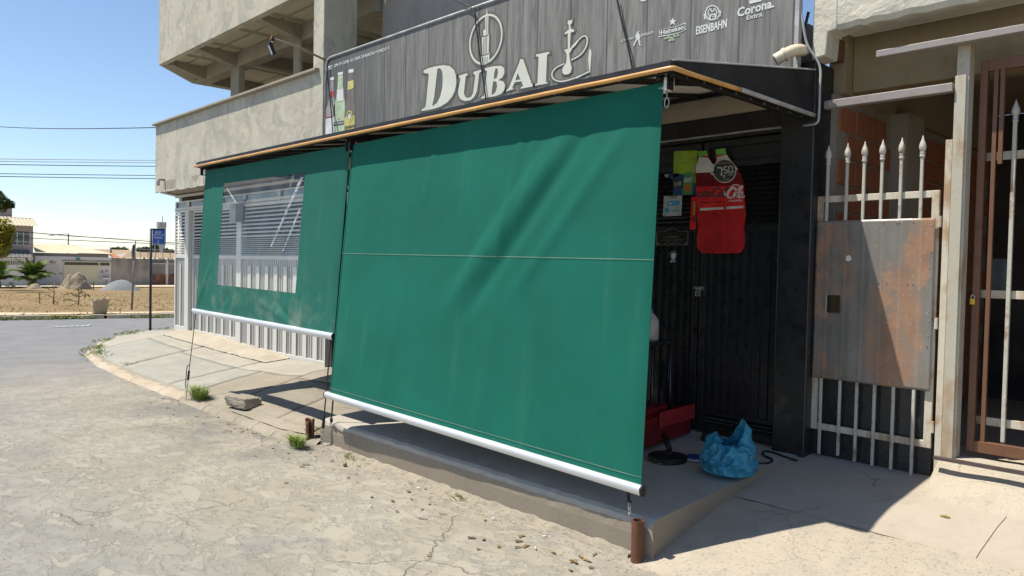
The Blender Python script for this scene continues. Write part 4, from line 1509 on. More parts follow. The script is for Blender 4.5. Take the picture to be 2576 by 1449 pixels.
# padlock
a = PY(*F8(493, 10), YD - .05)
lk = thing('padlock', a - Vector((0, 0, .06)), 'small steel padlock on the black gate', 'padlock')
MB().box(a.x - .02, a.x + .02, a.y - .012, a.y + .012, a.z - .055, a.z - .01).build('lock_body', M['steel'], lk, bevel=.004)
MB().tube([(a.x + .013 * math.cos(t_), a.y, a.z - .012 + .03 * max(0, math.sin(t_))) for t_ in [k * math.pi / 8 for k in range(9)]], .004, 6).build('shackle', M['steel'], lk, smooth=True)
MB().bar((a.x - .05, a.y + .03, a.z + .012), (a.x + .03, a.y + .03, a.z + .012), .03, .025).build('hasp', M['steel'], lk)

# ------------------------------------------------------------------ things stuck to the gate
YP = YD - .035
C = dict(red=plain('poster_red', (.52, .024, .028), .35), red2=plain('poster_bright_red', (.75, .035, .035), .35), cola=plain('poster_cola_brown', (.2, .012, .014), .3), cap=plain('poster_cap_green', (.18, .55, .1), .35), glass=plain('poster_bottle_white', (.7, .67, .64), .35),
         lime=plain('poster_lime', (.36, .52, .04), .35), lime2=plain('poster_lime_pale', (.4, .5, .12), .35), blue=plain('poster_blue', (.03, .08, .2), .35), can=plain('poster_can_green', (.1, .3, .1), .3), cyan=plain('plaque_cyan', (.05, .4, .65), .4), plaq=plain('plaque_white', (.55, .56, .55), .4), bronze=plain('dark_bronze_plate', (.045, .04, .035), .35, .4), brpale=plain('bronze_letters', (.25, .23, .2), .4, .4), gold=plain('poster_gold', (.5, .38, .08), .4), org=plain('poster_orange', (.5, .16, .03), .4), night=plain('sticker_navy', (.02, .02, .07), .35))
po = thing('bottle_cutout', PY(*F7(680, 1180), YP), 'large red cardboard cutout of two cola bottles hung on the black gate', 'poster')
outl = [(490, 388), (560, 382), (570, 412), (576, 440), (600, 478), (622, 500), (634, 420), (630, 372), (703, 365), (714, 410), (740, 450), (790, 510), (825, 570), (845, 640), (852, 760), (865, 880), (850, 980), (860, 1060), (850, 1140), (820, 1175), (690, 1182), (520, 1178), (487, 1140), (483, 1060), (496, 980), (482, 860), (475, 760), (480, 650), (470, 560), (482, 500), (502, 440), (497, 420)]
shape([outl], YP, C['red'], po, 'card', .004, frame=F7)
shape([[(502, 430), (574, 440), (600, 480), (640, 520), (640, 548), (475, 556), (478, 505)]], YP - .005, C['glass'], po, 'bottle_shoulder', .002, frame=F7)
shape([[(640, 432), (714, 414), (740, 450), (790, 512), (804, 530), (700, 540), (640, 500)]], YP - .005, C['glass'], po, 'bottle_shoulder', .002, frame=F7)
shape([[(490, 388), (560, 382), (568, 420), (497, 428)]], YP - .0056, C['cap'], po, 'bottle_cap', .003, frame=F7)
shape([[(630, 372), (703, 365), (712, 408), (636, 416)]], YP - .0056, C['cap'], po, 'bottle_cap', .003, frame=F7)
shape([[(475, 557), (640, 549), (700, 560), (806, 540), (832, 590), (845, 645), (690, 655), (481, 660)]], YP - .005, C['cola'], po, 'drink', .002, frame=F7)
shape([[(478, 665), (690, 660), (690, 845), (484, 850)]], YP - .0052, C['red2'], po, 'wrap_label', .002, frame=F7)
shape([[(694, 658), (846, 648), (853, 760), (861, 835), (696, 842)]], YP - .0052, C['red2'], po, 'wrap_label', .002, frame=F7)


def script(fr, y, mat, parent, x0, y0, sx, sy, parts):
    "flowing hand lettering from strokes (in letter units) laid along the frame"
    for pts, w_ in parts:
        q = [(x0 + a * sx, y0 - b * sy) for a, b in smooth(pts, 6, False)]
        n = len(q)
        ws = [w_ * (.55 + .6 * abs(math.sin(math.pi * (i / n + .15)))) for i in range(n)]
        shape([fat(q, ws)], y - .00002 * R_.randint(1, 40), mat, parent, 'lettering', .002, frame=fr)


bigC = [(.95, .72), (.8, .98), (.45, 1.0), (.1, .62), (.05, .2), (.4, -.02), (.8, .15), (1.05, .35)]
letO = [(.3, .6), (.05, .45), (.02, .15), (.22, 0), (.45, .12), (.48, .4), (.3, .6)]
letL = [(.05, .1), (.35, .8), (.5, 1.15), (.38, 1.2), (.2, .7), (.15, .15), (.3, 0), (.5, .15)]
letA = [(.45, .55), (.2, .6), (.02, .3), (.1, .03), (.3, .1), (.45, .5), (.42, .12), (.6, .02), (.75, .2)]
sh = lambda L, dx: [(a + dx + .18 * b, b) for a, b in L]
script(F7, YP - .0075, M['inkgrey'], po, 492, 742, 70, 66, [(sh(letO, -.15), 11), (sh([(.5, .5), (.3, .58), (.05, .35), (.12, .03), (.45, .12)], .45), 10), (sh(letA, .85), 10), (sh([(0, .3), (.22, .34)], 1.5), 8), (sh(bigC, 1.5), 13), (sh(letO, 2.25), 10), (sh(letL, 2.62), 9)])
script(F7, YP - .0075, M['ink'], po, 690, 748, 66, 74, [(sh([(.05, .3), (.3, .34)], .0), 8), (sh([(.1, .7), (.2, .2)], -.1), 7), (sh(bigC, .38), 14), (sh(letO, 1.15), 11), (sh(letL, 1.5), 10), (sh(letA, 1.72), 10)])
shape([fat(smooth([(735, 700), (760, 655), (800, 648), (815, 672), (790, 690)], 5, False), 7)], YP - .0078, M['ink'], po, 'lettering', .002, frame=F7)
words('ORIGINAL', F7(730, 779), F7(835, 774), 4.5, YP - .0075, M['ink'], po, bold=.02)
words('SEM ACUCAR', F7(520, 792), F7(675, 785), 4, YP - .0075, C['cola'], po)
for pl_ in ([(508, 830), (690, 820), (692, 837), (510, 849)], [(712, 818), (842, 810), (844, 828), (713, 837)]):
    shape([pl_], YP - .0075, C['glass'], po, 'label_strip', .002, frame=F7)
for pts in ([(689, 850), (692, 1000), (684, 1180)],):
    shape([fat(pts, 5)], YP - .0055, C['red2'], po, 'bottle_edge', .002, frame=F7)
tgd = shape([ringp(698, 540, 90, 92, 40)], YP - .011, C['glass'], po, 'price_disc', .003, frame=F7)
shape([ringp(698, 540, 84, 86, 40)], YP - .0135, M['inkgrey'], tgd, 'disc_face', .002, frame=F7)
shape([ringp(608, 553, 19, 20, 20)], YP - .0135, C['glass'], tgd, 'currency_disc', .002, frame=F7)
words('R$', F7(597, 560), F7(618, 558), 4, YP - .016, M['inkgrey'], tgd)


def seven(fr, y, mat, parent, x, yy, w, h, segs, th):
    g_ = {'a': [(0, 0), (w, 0)], 'b': [(w, 0), (w * .95, h / 2)], 'c': [(w * .95, h / 2), (w * .9, h)], 'd': [(0, h), (w * .9, h)], 'e': [(-.05 * w, h), (0, h / 2)], 'f': [(0, h / 2), (.02 * w, 0)], 'g': [(0, h / 2), (w * .95, h / 2)]}
    for k, s_ in enumerate(segs):
        (x0, y0), (x1, y1) = g_[s_]
        dx, dy = (x1 - x0) * .1, (y1 - y0) * .1
        shape([fat([(x + x0 + dx, yy + y0 + dy), (x + x1 - dx, yy + y1 - dy)], th)], y - .00005 * k, mat, parent, 'digit_bar', .002, frame=fr)


seven(F7, YP - .016, M['ink'], tgd, 638, 515, 40, 66, 'abc', 9)
shape([fat([(696, 572), (694, 592)], 9)], YP - .016, M['ink'], tgd, 'comma', .002, frame=F7)
seven(F7, YP - .016, M['ink'], tgd, 692, 508, 28, 48, 'afgcd', 7)
seven(F7, YP - .016, M['ink'], tgd, 732, 504, 28, 50, 'abcdef', 7)
words('UN', F7(762, 552), F7(778, 551), 3, YP - .016, M['ink'], tgd)
words('GELADA', F7(722, 576), F7(766, 572), 3, YP - .016, C['glass'], tgd)
words('BEBIDA GELADA', F7(640, 486), F7(745, 480), 3, YP - .016, C['gold'], tgd)
words('PROMO', F7(690, 612), F7(735, 608), 3.5, YP - .016, C['gold'], tgd)

gp = thing('drinks_poster', PY(*F7(398, 735), YP + .012), 'lime green drinks poster left of the bottle cutout with a price of 3,50', 'poster')
yg = YP + .012
shape([[(306, 394), (315, 388), (490, 380), (486, 650), (460, 728), (300, 724)]], yg, C['lime'], gp, 'card', .004, frame=F7)
shape([[(430, 560), (452, 500), (490, 490), (486, 560)]], yg - .004, C['lime2'], gp, 'print_flash', .002, frame=F7)
words('LEVE A', F7(325, 430), F7(380, 424), 6.5, yg - .004, C['lime2'], gp, bold=.02)
words('DIVERSAO DE SEMPRE', F7(320, 458), F7(480, 452), 5.5, yg - .004, C['lime2'], gp, bold=.02)
words('GUARANA', F7(317, 492), F7(415, 487), 7, yg - .004, C['lime2'], gp, bold=.03)
shape([[(298, 600), (370, 560), (480, 640), (470, 728), (300, 722)]], yg - .0035, C['blue'], gp, 'print_panel', .002, frame=F7)
shape([[(388, 555), (440, 548), (460, 560), (445, 725), (370, 722)]], yg - .0058, C['can'], gp, 'can_picture', .002, frame=F7)
shape([ringp(412, 672, 25, 28, 16)], yg - .008, C['org'], gp, 'fruit', .002, frame=F7)
words('FANT', F7(383, 632), F7(448, 622), 11, yg - .008, M['ink'], gp, bold=.03)
shape([ringp(334, 640, 40, 44, 28)], yg - .0085, M['inkgrey'], gp, 'price_disc', .002, frame=F7)
words('3,50', F7(308, 658), F7(360, 650), 10, yg - .011, M['ink'], gp)
shape([[(232, 570), (262, 562), (345, 560), (375, 590), (300, 615)]], yg - .001, C['blue'], gp, 'torn_corner', .003, frame=F7)
shape([[(232, 571), (262, 564), (256, 590), (240, 588)]], yg - .004, C['plaq'], gp, 'torn_corner', .002, frame=F7)

cp = thing('meter_plaque', PY(*F7(295, 890), yg), 'square white plaque lettered in blue on the black gate below the green poster', 'plaque')
shape([[(230, 736), (370, 732), (362, 888), (222, 892)]], yg, C['plaq'], cp, 'plate', .006, frame=F7)
shape([[(260, 733), (332, 731), (330, 748), (259, 750)]], yg - .005, M['inkgrey'], cp, 'plate_header', .002, frame=F7)
words('LEITURA', F7(264, 746), F7(328, 743), 3.4, yg - .007, M['ink'], cp, bold=.02)
words('CEB', F7(250, 812), F7(348, 806), 12, yg - .005, C['cyan'], cp, bold=.05, shear=.2)
words('caesb', F7(284, 858), F7(354, 853), 6.5, yg - .005, C['cyan'], cp, bold=.03)
shape([ringp(250, 848, 19, 20, 20)], yg - .005, C['cyan'], cp, 'plate_emblem', .002, frame=F7)
for x, y in ((234, 880), (350, 876)):
    shape([ringp(x, y, 5, 5, 8)], yg - .0045, M['inkgrey'], cp, 'screw', .004, frame=F7)

mp_ = thing('mail_plate', PY(*F7(293, 1118), yg), 'dark bronze letter-box plate with an arched top on the black gate', 'plaque')
o_ = [(170, 1012), (235, 1008), (255, 1000), (272, 985), (295, 982), (318, 986), (335, 1000), (350, 1008), (420, 1006), (414, 1116), (166, 1118)]
shape([o_], yg, C['brpale'], mp_, 'rim', .006, frame=F7)
shape([[(294 + (x - 294) * .94, 1058 + (y - 1058) * .9) for x, y in o_]], yg - .004, C['bronze'], mp_, 'plate', .004, frame=F7)
words('CORREIO', F7(212, 1063), F7(340, 1060), 6, yg - .009, C['brpale'], mp_)
shape([fat([(200, 1078), (375, 1075)], 4)], yg - .008, C['brpale'], mp_, 'slot_line', .002, frame=F7)
shape([fat(smooth([(230, 1108), (260, 1092), (290, 1108), (320, 1092), (350, 1106)], 4, False), 6)], yg - .008, C['brpale'], mp_, 'scroll', .002, frame=F7)
for x in (182, 398):
    shape([ringp(x, 1104, 9, 10, 10)], yg - .008, C['brpale'], mp_, 'screw', .002, frame=F7)

st = thing('cold_sticker', PY(*F7(300, 1250), yg), 'small navy sticker with a white fist below the bronze plate', 'sticker')
shape([[(272, 1160), (330, 1158), (328, 1252), (270, 1254)]], yg, C['night'], st, 'sheet', .003, frame=F7)
shape([smooth([(282, 1195), (292, 1178), (305, 1175), (318, 1185), (320, 1205), (308, 1222), (292, 1222), (284, 1210)], 4)], yg - .003, M['ink'], st, 'fist', .002, frame=F7)
for k in range(5):
    an = -math.pi * (.15 + .175 * k)
    shape([fat([(301 + 28 * math.cos(an), 1198 + 30 * math.sin(an)), (301 + 35 * math.cos(an), 1198 + 38 * math.sin(an))], 4)], yg - .003, M['ink'], st, 'ray_mark', .002, frame=F7)
words('BEM', F7(283, 1236), F7(312, 1235), 3, yg - .003, M['ink'], st, bold=.03)
words('GELADO', F7(274, 1249), F7(324, 1247), 3, yg - .003, M['ink'], st, bold=.03)
rs = thing('narrow_poster', PY(*F7(450, 995), yg), 'narrow red and yellow poster strip beside the left edge of the bottle cutout', 'poster')
shape([[(442, 740), (485, 738), (476, 980), (466, 996), (428, 994)]], yg + .001, C['red2'], rs, 'card', .003, frame=F7)
shape([[(456, 780), (474, 778), (470, 870), (455, 890)]], yg - .002, C['gold'], rs, 'print_panel', .002, frame=F7)
shape([[(455, 890), (470, 880), (468, 935), (450, 930)]], yg - .002, M['inkgrey'], rs, 'print_panel', .002, frame=F7)
for k, (x, y) in enumerate(((141, 1238), (122, 1325))):
    s_ = thing('gate_sticker', PY(*F7(x, y), yg), ['tiny square white sticker at the edge of the large blind on the gate', 'tall teal sticker at the edge of the large blind on the gate'][k], 'sticker')
    w, h = ((8, 9), (9, 45))[k]
    shape([[(x - w - 10 * k, y - h), (x + w, y - h), (x + w, y + h), (x - w - 10 * k, y + h)]], yg, (M['ink'], C['cyan'])[k], s_, 'sheet', .003, frame=F7)
    shape([[(x - w * .5, y - h * .6), (x + w * .5, y - h * .6), (x + w * .5, y + h * .5), (x - w * .5, y + h * .5)]], yg - .003, (M['inkgrey'], M['ink'])[k], s_, 'print_panel', .002, frame=F7)

# pale cable strung across the gate head and looped at the awning's end
pts = [PY(*F7(150, 322), YD - .05), PY(*F7(400, 292), YD - .05), PY(*F7(670, 258), YD - .05), PY(*F7(1000, 216), YD - .05), PY(*F7(1250, 192), YD - .06), PY(*F7(1350, 184), FY - .03), Vector((XA1 + .05, AW - .03, zf - .03)), Vector((XA1 + .055, AW - .02, zf + .04)), Vector((XA1 + .05, AW - .01, lerp(zf, ztw, .6))), Vector((XA1 + .045, AW - .01, ztw + .02)), PY(2032, 115, FY - .08), PY(2020, 60, FY - .1), PY(2008, -10, FY - .1)]
MB().tube([tuple(p) for p in smooth([tuple(p) for p in pts], 6, False)], .0085, 6).build('pale_cable', M['gcable'], label='pale grey cable running across the black gate head and up the awning end', cat='cable', smooth=True)
pts = [PY(2034, 30, FY - .05), PY(2020, 90, FY - .05), PY(2008, 118, FY - .02)]
MB().tube([tuple(p) for p in pts], .01, 6).build('cable_stub', M['cable'], label='short black cable by the cream drain elbow', cat='cable', smooth=True)
# cream drain elbow
pe = [PY(2022, 128, FY - .0), PY(2012, 126, FY - .12), PY(1995, 128, FY - .2), PY(1975, 137, FY - .24), PY(1950, 151, FY - .27)]
el = thing('drain_elbow', pe[2], 'cream plastic drain elbow sticking out at the right end of the banner', 'pipe')
sp_ = [tuple(p) for p in smooth([tuple(p) for p in pe], 6, False)]
MB().tube(sp_, .04, 14).build('pipe', M['pvc'], el, smooth=True)
d_ = (Vector(sp_[-1]) - Vector(sp_[-6])).normalized()
MB().tube([Vector(sp_[-8]), Vector(sp_[-8]) + d_ * .02], .047, 14).build('collar', M['pvc'], el, smooth=True)
MB().tube([Vector(sp_[-1]) - d_ * .005, Vector(sp_[-1]) + d_ * .002], .034, 14).build('mouth', M['black'], el)

# ------------------------------------------------------------------ things lying on the platform
def fl(x, y, fr=F8):
    z = .3
    for i in range(12):
        p = PZ(*fr(x, y), z)
        z = max(platz(p.y) if p.x < -2.36 else pzr(p.y), .2) + .002
    return p


# red plastic box with its lid open against it
A, B = fl(195, 1075), fl(440, 965)
A.z = B.z = max(A.z, B.z) + .006
ex = (B - A).normalized()
ey = Vector((-ex.y, ex.x, 0))
L = (B - A).length
rb = thing('red_box', (A + B) / 2, 'dark red plastic box with open lid lying on the platform behind the large blind', 'box')
redm = plain('dark_red_plastic', (.2, .012, .014), .4, 0, .15, 6)
redl = plain('red_plastic_panel', (.36, .03, .03), .45, 0, .1, 6)


def ob_(x0, x1, y0, y1, z0, z1):
    f_ = lambda x, y, z: A + ex * x + ey * y + Vector((0, 0, z))
    return [f_(x0, y0, z0), f_(x1, y0, z0), f_(x1, y1, z0), f_(x0, y1, z0)], [f_(x0, y0, z1), f_(x1, y0, z1), f_(x1, y1, z1), f_(x0, y1, z1)]


dep, hh = .42, .2
m = MB()
m.hexa(*ob_(-.25, L, 0, .015, 0, hh)).hexa(*ob_(-.25, L, dep - .015, dep, 0, hh)).hexa(*ob_(-.25, -.235, .015, dep - .015, 0, hh)).hexa(*ob_(L - .015, L, .015, dep - .015, 0, hh)).hexa(*ob_(-.235, L - .015, .015, dep - .015, 0, .012))
m.build('tub', redm, rb, bevel=.004)
m = MB()
m.hexa(*ob_(.06, L + .03, -.02, -.004, hh - .085, hh + .03))
m.build('rim_panel', redl, rb, bevel=.005)
b0, t0 = ob_(-.25, L, dep, dep + .02, hh - .01, hh + .26)
t0 = [p + ey * .12 for p in t0]
MB().hexa(b0, t0).build('lid', redm, rb, bevel=.005)
MB().hexa(*ob_(-.2, L * .5, .05, dep - .05, .05, hh + .05)).build('tray', redm, rb, bevel=.01)
# flat black disc
c = fl(290, 1140)
ds = thing('round_base', c, 'flat black round metal base lying on the platform', 'disc')
r_ = (fl(420, 1140) - fl(160, 1140)).length / 2
MB().lathe([(r_ * .98, .0), (r_, .006), (r_, .028), (r_ * .95, .036), (r_ * .3, .05), (r_ * .25, .062), (r_ * .08, .064)], c, 40).build('plate', M['blacksteel'], ds, smooth=False, bevel=.003)
MB().tube([c + Vector((-.02, .05, .06)), c + Vector((-.12, .12, .14))], .02, 10).build('stub_tube', M['blacksteel'], ds, smooth=True)
MB().lathe([(.012, 0), (.012, .008)], c + Vector((.02, -r_ * .9, .0)), 8).build('foot', M['steel'], ds)
# blue lid
c = fl(482, 1132)
bl_ = thing('blue_lid', c, 'small flat blue lid lying left of the blue bag', 'lid')
MB().lathe([(.1, 0), (.105, .004), (.1, .012)], c, 24).build('rim', M['greytube'], bl_, smooth=True)
MB().lathe([(.075, .012), (.07, .018)], c, 24).build('top', plain('blue_plastic_lid', (.03, .07, .25), .4), bl_)
# blue carrier bag, crumpled, handles up
c = fl(690, 1240)
bag = thing('plastic_bag', c, 'crumpled blue plastic carrier bag standing on the platform', 'bag')
bt = NT('blue_polythene')
bn = bt.noise(9, 4)
bcol = bt.mix(bt.ramp(bn, .3, .7), (.04, .29, .46), (.075, .4, .58))
bt.done(bcol, .28, bt.bump(bt.noise(22, 3, .5, dist=1.5), .25, .012), spec=.5)
tr_ = bt.n('ShaderNodeBsdfTranslucent')
bt.ln(bcol, tr_.inputs[0])
mx_ = bt.n('ShaderNodeMixShader')
mx_.inputs[0].default_value = .35
bt.ln(bt.b.outputs[0], mx_.inputs[1])
bt.ln(tr_.outputs[0], mx_.inputs[2])
bt.ln(mx_.outputs[0], bt.out.inputs[0])
NA, NZ = 140, 60


def bagp(i, k):
    an = 2 * math.pi * i / NA
    t = k / NZ
    r = pl([(0, .005), (.06, .1), (.16, .168), (.36, .172), (.58, .155), (.78, .12), (1, .075)], t)
    z = pl([(0, .004), (.06, .004), (.16, .03), (.36, .095), (.58, .165), (.78, .215), (1, .25)], t)
    ca, sa = math.cos(an), math.sin(an)
    fold = abs(math.sin(3.5 * an + 2.2 * nz(ca, sa, t * 2, 1.3) + 3 * t)) ** .6
    cr = .6 - 2.2 * abs(nz(ca * 1.5, sa * 1.5, t * 2.2, 1.5))
    cr2 = .5 - 2.2 * abs(nz(ca * 3 + t, sa * 3, t * 4 + 4, 1.9))
    pk = math.exp(-((math.sin((an - 1.0) / 2)) / .33) ** 2) + .4 * math.exp(-((math.sin((an - 3.6) / 2)) / .34) ** 2)
    g_ = sstep(.08, .3, t)
    r *= 1 + g_ * (.15 * cr + .09 * cr2 - .2 * (1 - fold) * (.3 + t)) + .35 * min(pk, 1) * sstep(.6, 1, t)
    # two handle peaks
    z += pk * .115 * sstep(.45, 1, t) - .05 * sstep(.7, 1, t) * (1 - min(pk, 1)) + .02 * g_ * cr
    sq = 1.08 if abs(ca) > abs(sa) else 1
    return c + Vector((r * ca * 1.02 + .05 * pk * sstep(.7, 1, t) * 0, r * sa * .92, z))


m = MB()
m.add([bagp(i, k) for k in range(NZ + 1) for i in range(NA)], [(k * NA + i, k * NA + (i + 1) % NA, (k + 1) * NA + (i + 1) % NA, (k + 1) * NA + i) for k in range(NZ) for i in range(NA)])
m.add([bagp(i, 0) for i in range(NA)], [tuple(range(NA))])
bo = m.build('bag_skin', bt.mat, bag, smooth=True, auto=False)
# black lead
pts = [fl(x, y) + Vector((0, 0, .006)) for x, y in [(770, 1062), (815, 1075), (822, 1105), (800, 1128), (850, 1160), (930, 1168), (975, 1158), (978, 1140), (930, 1118), (918, 1098), (945, 1086), (1010, 1102), (1070, 1126), (1148, 1148)]]
MB().tube([tuple(p) for p in smooth([tuple(p) for p in pts], 5, False)], .008, 6).build('black_lead', M['cable'], label='black electric lead coiled on the platform right of the blue bag', cat='cable', smooth=True)
# small dark scrap behind the bag
c = fl(560, 1010)
MB().lathe([(.05, 0), (.06, .02), (.05, .05), (.02, .06)], c, 10).build('dark_scrap', plain('brown_scrap', (.05, .035, .02), .6), label='small dark brown lump on the platform behind the blue bag', cat='scrap', smooth=True)
# stool with a white jug, half behind the blind's edge
c = PY(*F8(150, 350), 4.75)
sz_ = c.z
tl_ = thing('stool', (c.x - .05, 4.85, platz(4.85)), 'black stool half hidden behind the right edge of the large blind', 'stool')
MB().box(c.x - .22, c.x + .09, 4.7, 5.0, sz_ - .03, sz_).build('seat', M['black'], tl_, bevel=.008)
for dx in (-.2, .07):
    for dy in (4.73, 4.97):
        MB().tube([(c.x + dx, dy, sz_ - .03), (c.x + dx * 1.1, dy, platz(dy))], .014, 8).build('leg', M['black'], tl_, smooth=True)
jx = c.x - .02
jg = thing('plastic_jug', (jx, 4.8, sz_), 'white plastic jug peeping out at the right edge of the large blind', 'jug')
MB().lathe([(.07, 0), (.078, .01), (.078, .15), (.07, .17), (.045, .2), (.028, .215), (.026, .24)], (jx, 4.8, sz_), 18).build('jug_body', plain('white_jug', (.45, .44, .42), .5), jg, smooth=True)
MB().lathe([(.03, .24), (.03, .26)], (jx, 4.8, sz_), 14).build('cap', C['blue'], jg)
words('LEITE', F8(150, 205), F8(172, 203), 5, 4.8 - .0785, M['inkgrey'], jg)

# rusty pipes let into the street at the platform corners
a, b = PY(1597, 1306, 3.34), PY(1602, 1414, 3.34)
pi = thing('rusty_pipe', (b.x, 3.34, 0), 'upright rusty pipe stump at the right corner of the platform', 'pipe')
m = MB()
n = 20
for r0 in (.034, .028):
    pass
m.lathe([(.034, -.02), (.034, a.z), (.028, a.z), (.028, a.z - .1)], (b.x, 3.34, 0), 20)
m.build('tube', M['rustpipe'], pi, smooth=False)
a, b = PY(778, 1057, 3.36), PY(779, 1122, 3.36)
pi = thing('rusty_pipe', (b.x, 3.36, 0), 'bent, split rusty pipe stump at the left corner of the platform', 'pipe')
m = MB()
for i in range(6):
    pass
ringf = lambda z, r, dx: [(b.x + dx + r * math.cos(2 * math.pi * k / 16), 3.36 + r * math.sin(2 * math.pi * k / 16), z + .012 * math.sin(2 * math.pi * k / 8 + 1) * (z > .15)) for k in range(15)]
vs_, fs_ = [], []
zs_ = [-.02, .05, .1, .15, .2]
for j, z in enumerate(zs_):
    vs_ += ringf(z, .036 + .004 * (j == 4), .004 * math.sin(j))
for j in range(4):
    for k in range(14):
        fs_.append((j * 15 + k, j * 15 + k + 1, (j + 1) * 15 + k + 1, (j + 1) * 15 + k))
m.add(vs_, fs_)
m.build('tube', M['rustpipe'], pi, smooth=True, auto=False, solid=.005)

# ------------------------------------------------------------------ white metal gate under the corner building
YG = 5.65
F9 = FR(620, 540, 720, 1159)
gx = lambda x, y=650: PY(*F9(x, y), YG).x
gzv = lambda y, x=100: PY(*F9(x, y), YG).z
wg = thing('white_gate', (-12.5, YG, .1), 'white metal gate with louvres and ribbed panels below the corner balcony', 'gate')
Zt, Zp1, Zp0, Zl1, Zl0, Zn0, Zc1, Zc0 = gzv(302), gzv(318), gzv(383), gzv(412), gzv(578), gzv(672), gzv(682), gzv(1108)
Zb = gzv(1132)
Zt = min(Zt, 2.86)
X0, X1, X2, X3, X4, X5 = gx(62), gx(128), gx(150), gx(437), gx(462), gx(880)
XE = -9.12


def louvre(x0, x1, z0, z1, n, y, par, mat, first):
    hh = (z1 - z0) / n
    base = None
    for k in range(n):
        z = z0 + (k + .5) * hh
        if base is None:
            m = MB()
            m.hexa([(x0, y - .016, z - hh * .3), (x1, y - .016, z - hh * .3), (x1, y - .012, z - hh * .34), (x0, y - .012, z - hh * .34)],
                   [(x0, y - .004, z + hh * .14), (x1, y - .004, z + hh * .14), (x1, y + .002, z + hh * .12), (x0, y + .002, z + hh * .12)])
            base = m.build('louvre_slat', mat, par)
            z00 = z
        else:
            inst(base, 'louvre_slat', par, (0, 0, z - z00))


def ribbed(x0, x1, z0, z1, n, y, par, mat):
    w = (x1 - x0) / n
    prof = []
    for k in range(n):
        xa = x0 + k * w
        prof += [(xa, 0), (xa + w * .3, 0), (xa + w * .38, .014), (xa + w * .62, .014), (xa + w * .7, 0)]
    prof.append((x1, 0))
    m = MB()
    m.add([(a, y + b, z) for z in (z0, z1) for a, b in prof], [(j, j + 1, j + 1 + len(prof), j + len(prof)) for j in range(len(prof) - 1)])
    return m.build('ribbed_sheet', mat, par, auto=False)


def bay(name, x0, x1, y, zb, ztop_l, nbar, ribs, par, wide=8, nar=9, bw=.045):
    by = thing(name, (x0, y, zb), None, None)
    by.parent = par
    by.location = Vector((x0, y, zb)) - ORG[par]
    fw = .05
    f = MB()
    f.box(x0, x0 + fw, y - .02, y + .02, zb, ztop_l)
    f.box(x1 - fw, x1, y - .02, y + .02, zb, ztop_l)
    f.box(x0 + fw, x1 - fw, y - .018, y + .018, ztop_l - .05, ztop_l)
    f.box(x0 + fw, x1 - fw, y - .018, y + .018, Zc1 - .02, Zc1 + .04)
    f.box(x0 + fw, x1 - fw, y - .018, y + .018, zb, zb + .09)
    f.build('bay_frame', M['white'], by, bevel=.003)
    louvre(x0 + fw, x1 - fw, Zl0, ztop_l - .05, wide, y, by, M['white'], True)
    louvre(x0 + fw, x1 - fw, Zc1 + .04, Zl0, nar, y, by, M['white'], False)
    ribbed(x0 + fw, x1 - fw, zb + .09, Zc1 - .02, ribs, y + .004, by, M['corrw'])
    for k in range(nbar):
        xc = lerp(x0 + fw, x1 - fw, (k + 1) / (nbar + 1))
        MB().box(xc - bw / 2, xc + bw / 2, y - .014, y - .002, zb + .09, Zc1 - .13).build('upright', M['white'], by)
    return by


bay('fixed_panel', X0, X1, YG, Zc0 - .06, Zl1 + .04, 1, 8, wg, bw=.06)
MB().box(X1 + .002, X2 - .02, YG - .03, YG + .1, Zb - .06, Zl1 + .043).build('post', M['white'], wg, bevel=.004)
bay('door', X2 + .0, X3, YG + .06, Zb - .02, Zl1 + .02, 5, 26, wg, bw=.08)
MB().box(X3 + .004, X4 - .004, YG - .03, YG + .08, Zb - .1, Zl1 + .043).build('post', M['white'], wg, bevel=.004)
zb2 = Zb - .1
bay('sliding_leaf', X4, XE - .18, YG - .02, zb2, Zl1 + .03, 9, 44, wg, bw=.115)
MB().box(XE - .17, XE + .05, YG - .05, YG + .1, zb2 - .1, Zl1 + .043).build('post', M['white'], wg, bevel=.004)
MB().box(X4 - .3, XE, YG - .06, YG + .06, Zl1 + .045, Zl1 + .09).build('track', M['white'], wg, bevel=.004)
MB().box(X0, X4 - .302, YG - .03, YG + .06, Zl1 + .045, Zl1 + .088).build('rail', M['white'], wg, bevel=.004)
MB().box(X0, XE + .05, YG - .025, YG + .05, Zt - .03, Zt + .02).build('rail', M['white'], wg, bevel=.004)
# transom lights
ed = [X0 + .02] + [gx(v, 340) for v in (142, 345, 482, 692)] + [XE]
for a, b in zip(ed, ed[1:]):
    t = thing('transom_window', (a, YG, Zl1 + .17), None, None)
    t.parent = wg
    t.location = Vector((a, YG, Zl1 + .092)) - ORG[wg]
    f = MB()
    f.box(a, a + .05, YG - .02, YG + .03, Zl1 + .092, Zt - .032)
    f.box(b - .05, b - .002, YG - .02, YG + .03, Zl1 + .092, Zt - .032)
    f.box(a + .05, b - .05, YG - .015, YG + .028, Zl1 + .092, Zl1 + .12)
    f.box(a + .05, b - .05, YG - .015, YG + .028, Zt - .06, Zt - .032)
    f.build('frame', M['white'], t, bevel=.003)
    MB().box(a + .05, b - .05, YG + .004, YG + .01, Zl1 + .12, Zt - .06).build('pane', M['pane'], t)
MB().box(X2, X3, YG - .1, YG + .1, Zb - .09, Zb - .045).build('threshold', plain('orange_threshold_tile', (.42, .24, .13), .7), wg)
MB().box(X0 - .05, X2 - .02, YG - .04, YG + .15, Zb - .5, Zc0 - .062).build('plinth', M['plaster'], wg)
# door wheel / bolt details
for x in (X4 + .25, XE - .6):
    MB().lathe([(.035, -.01), (.035, .01)], (x, YG - .05, zb2 + .01), 14, ax=(0, 1, 0)).build('roller_wheel', M['steel'], wg)
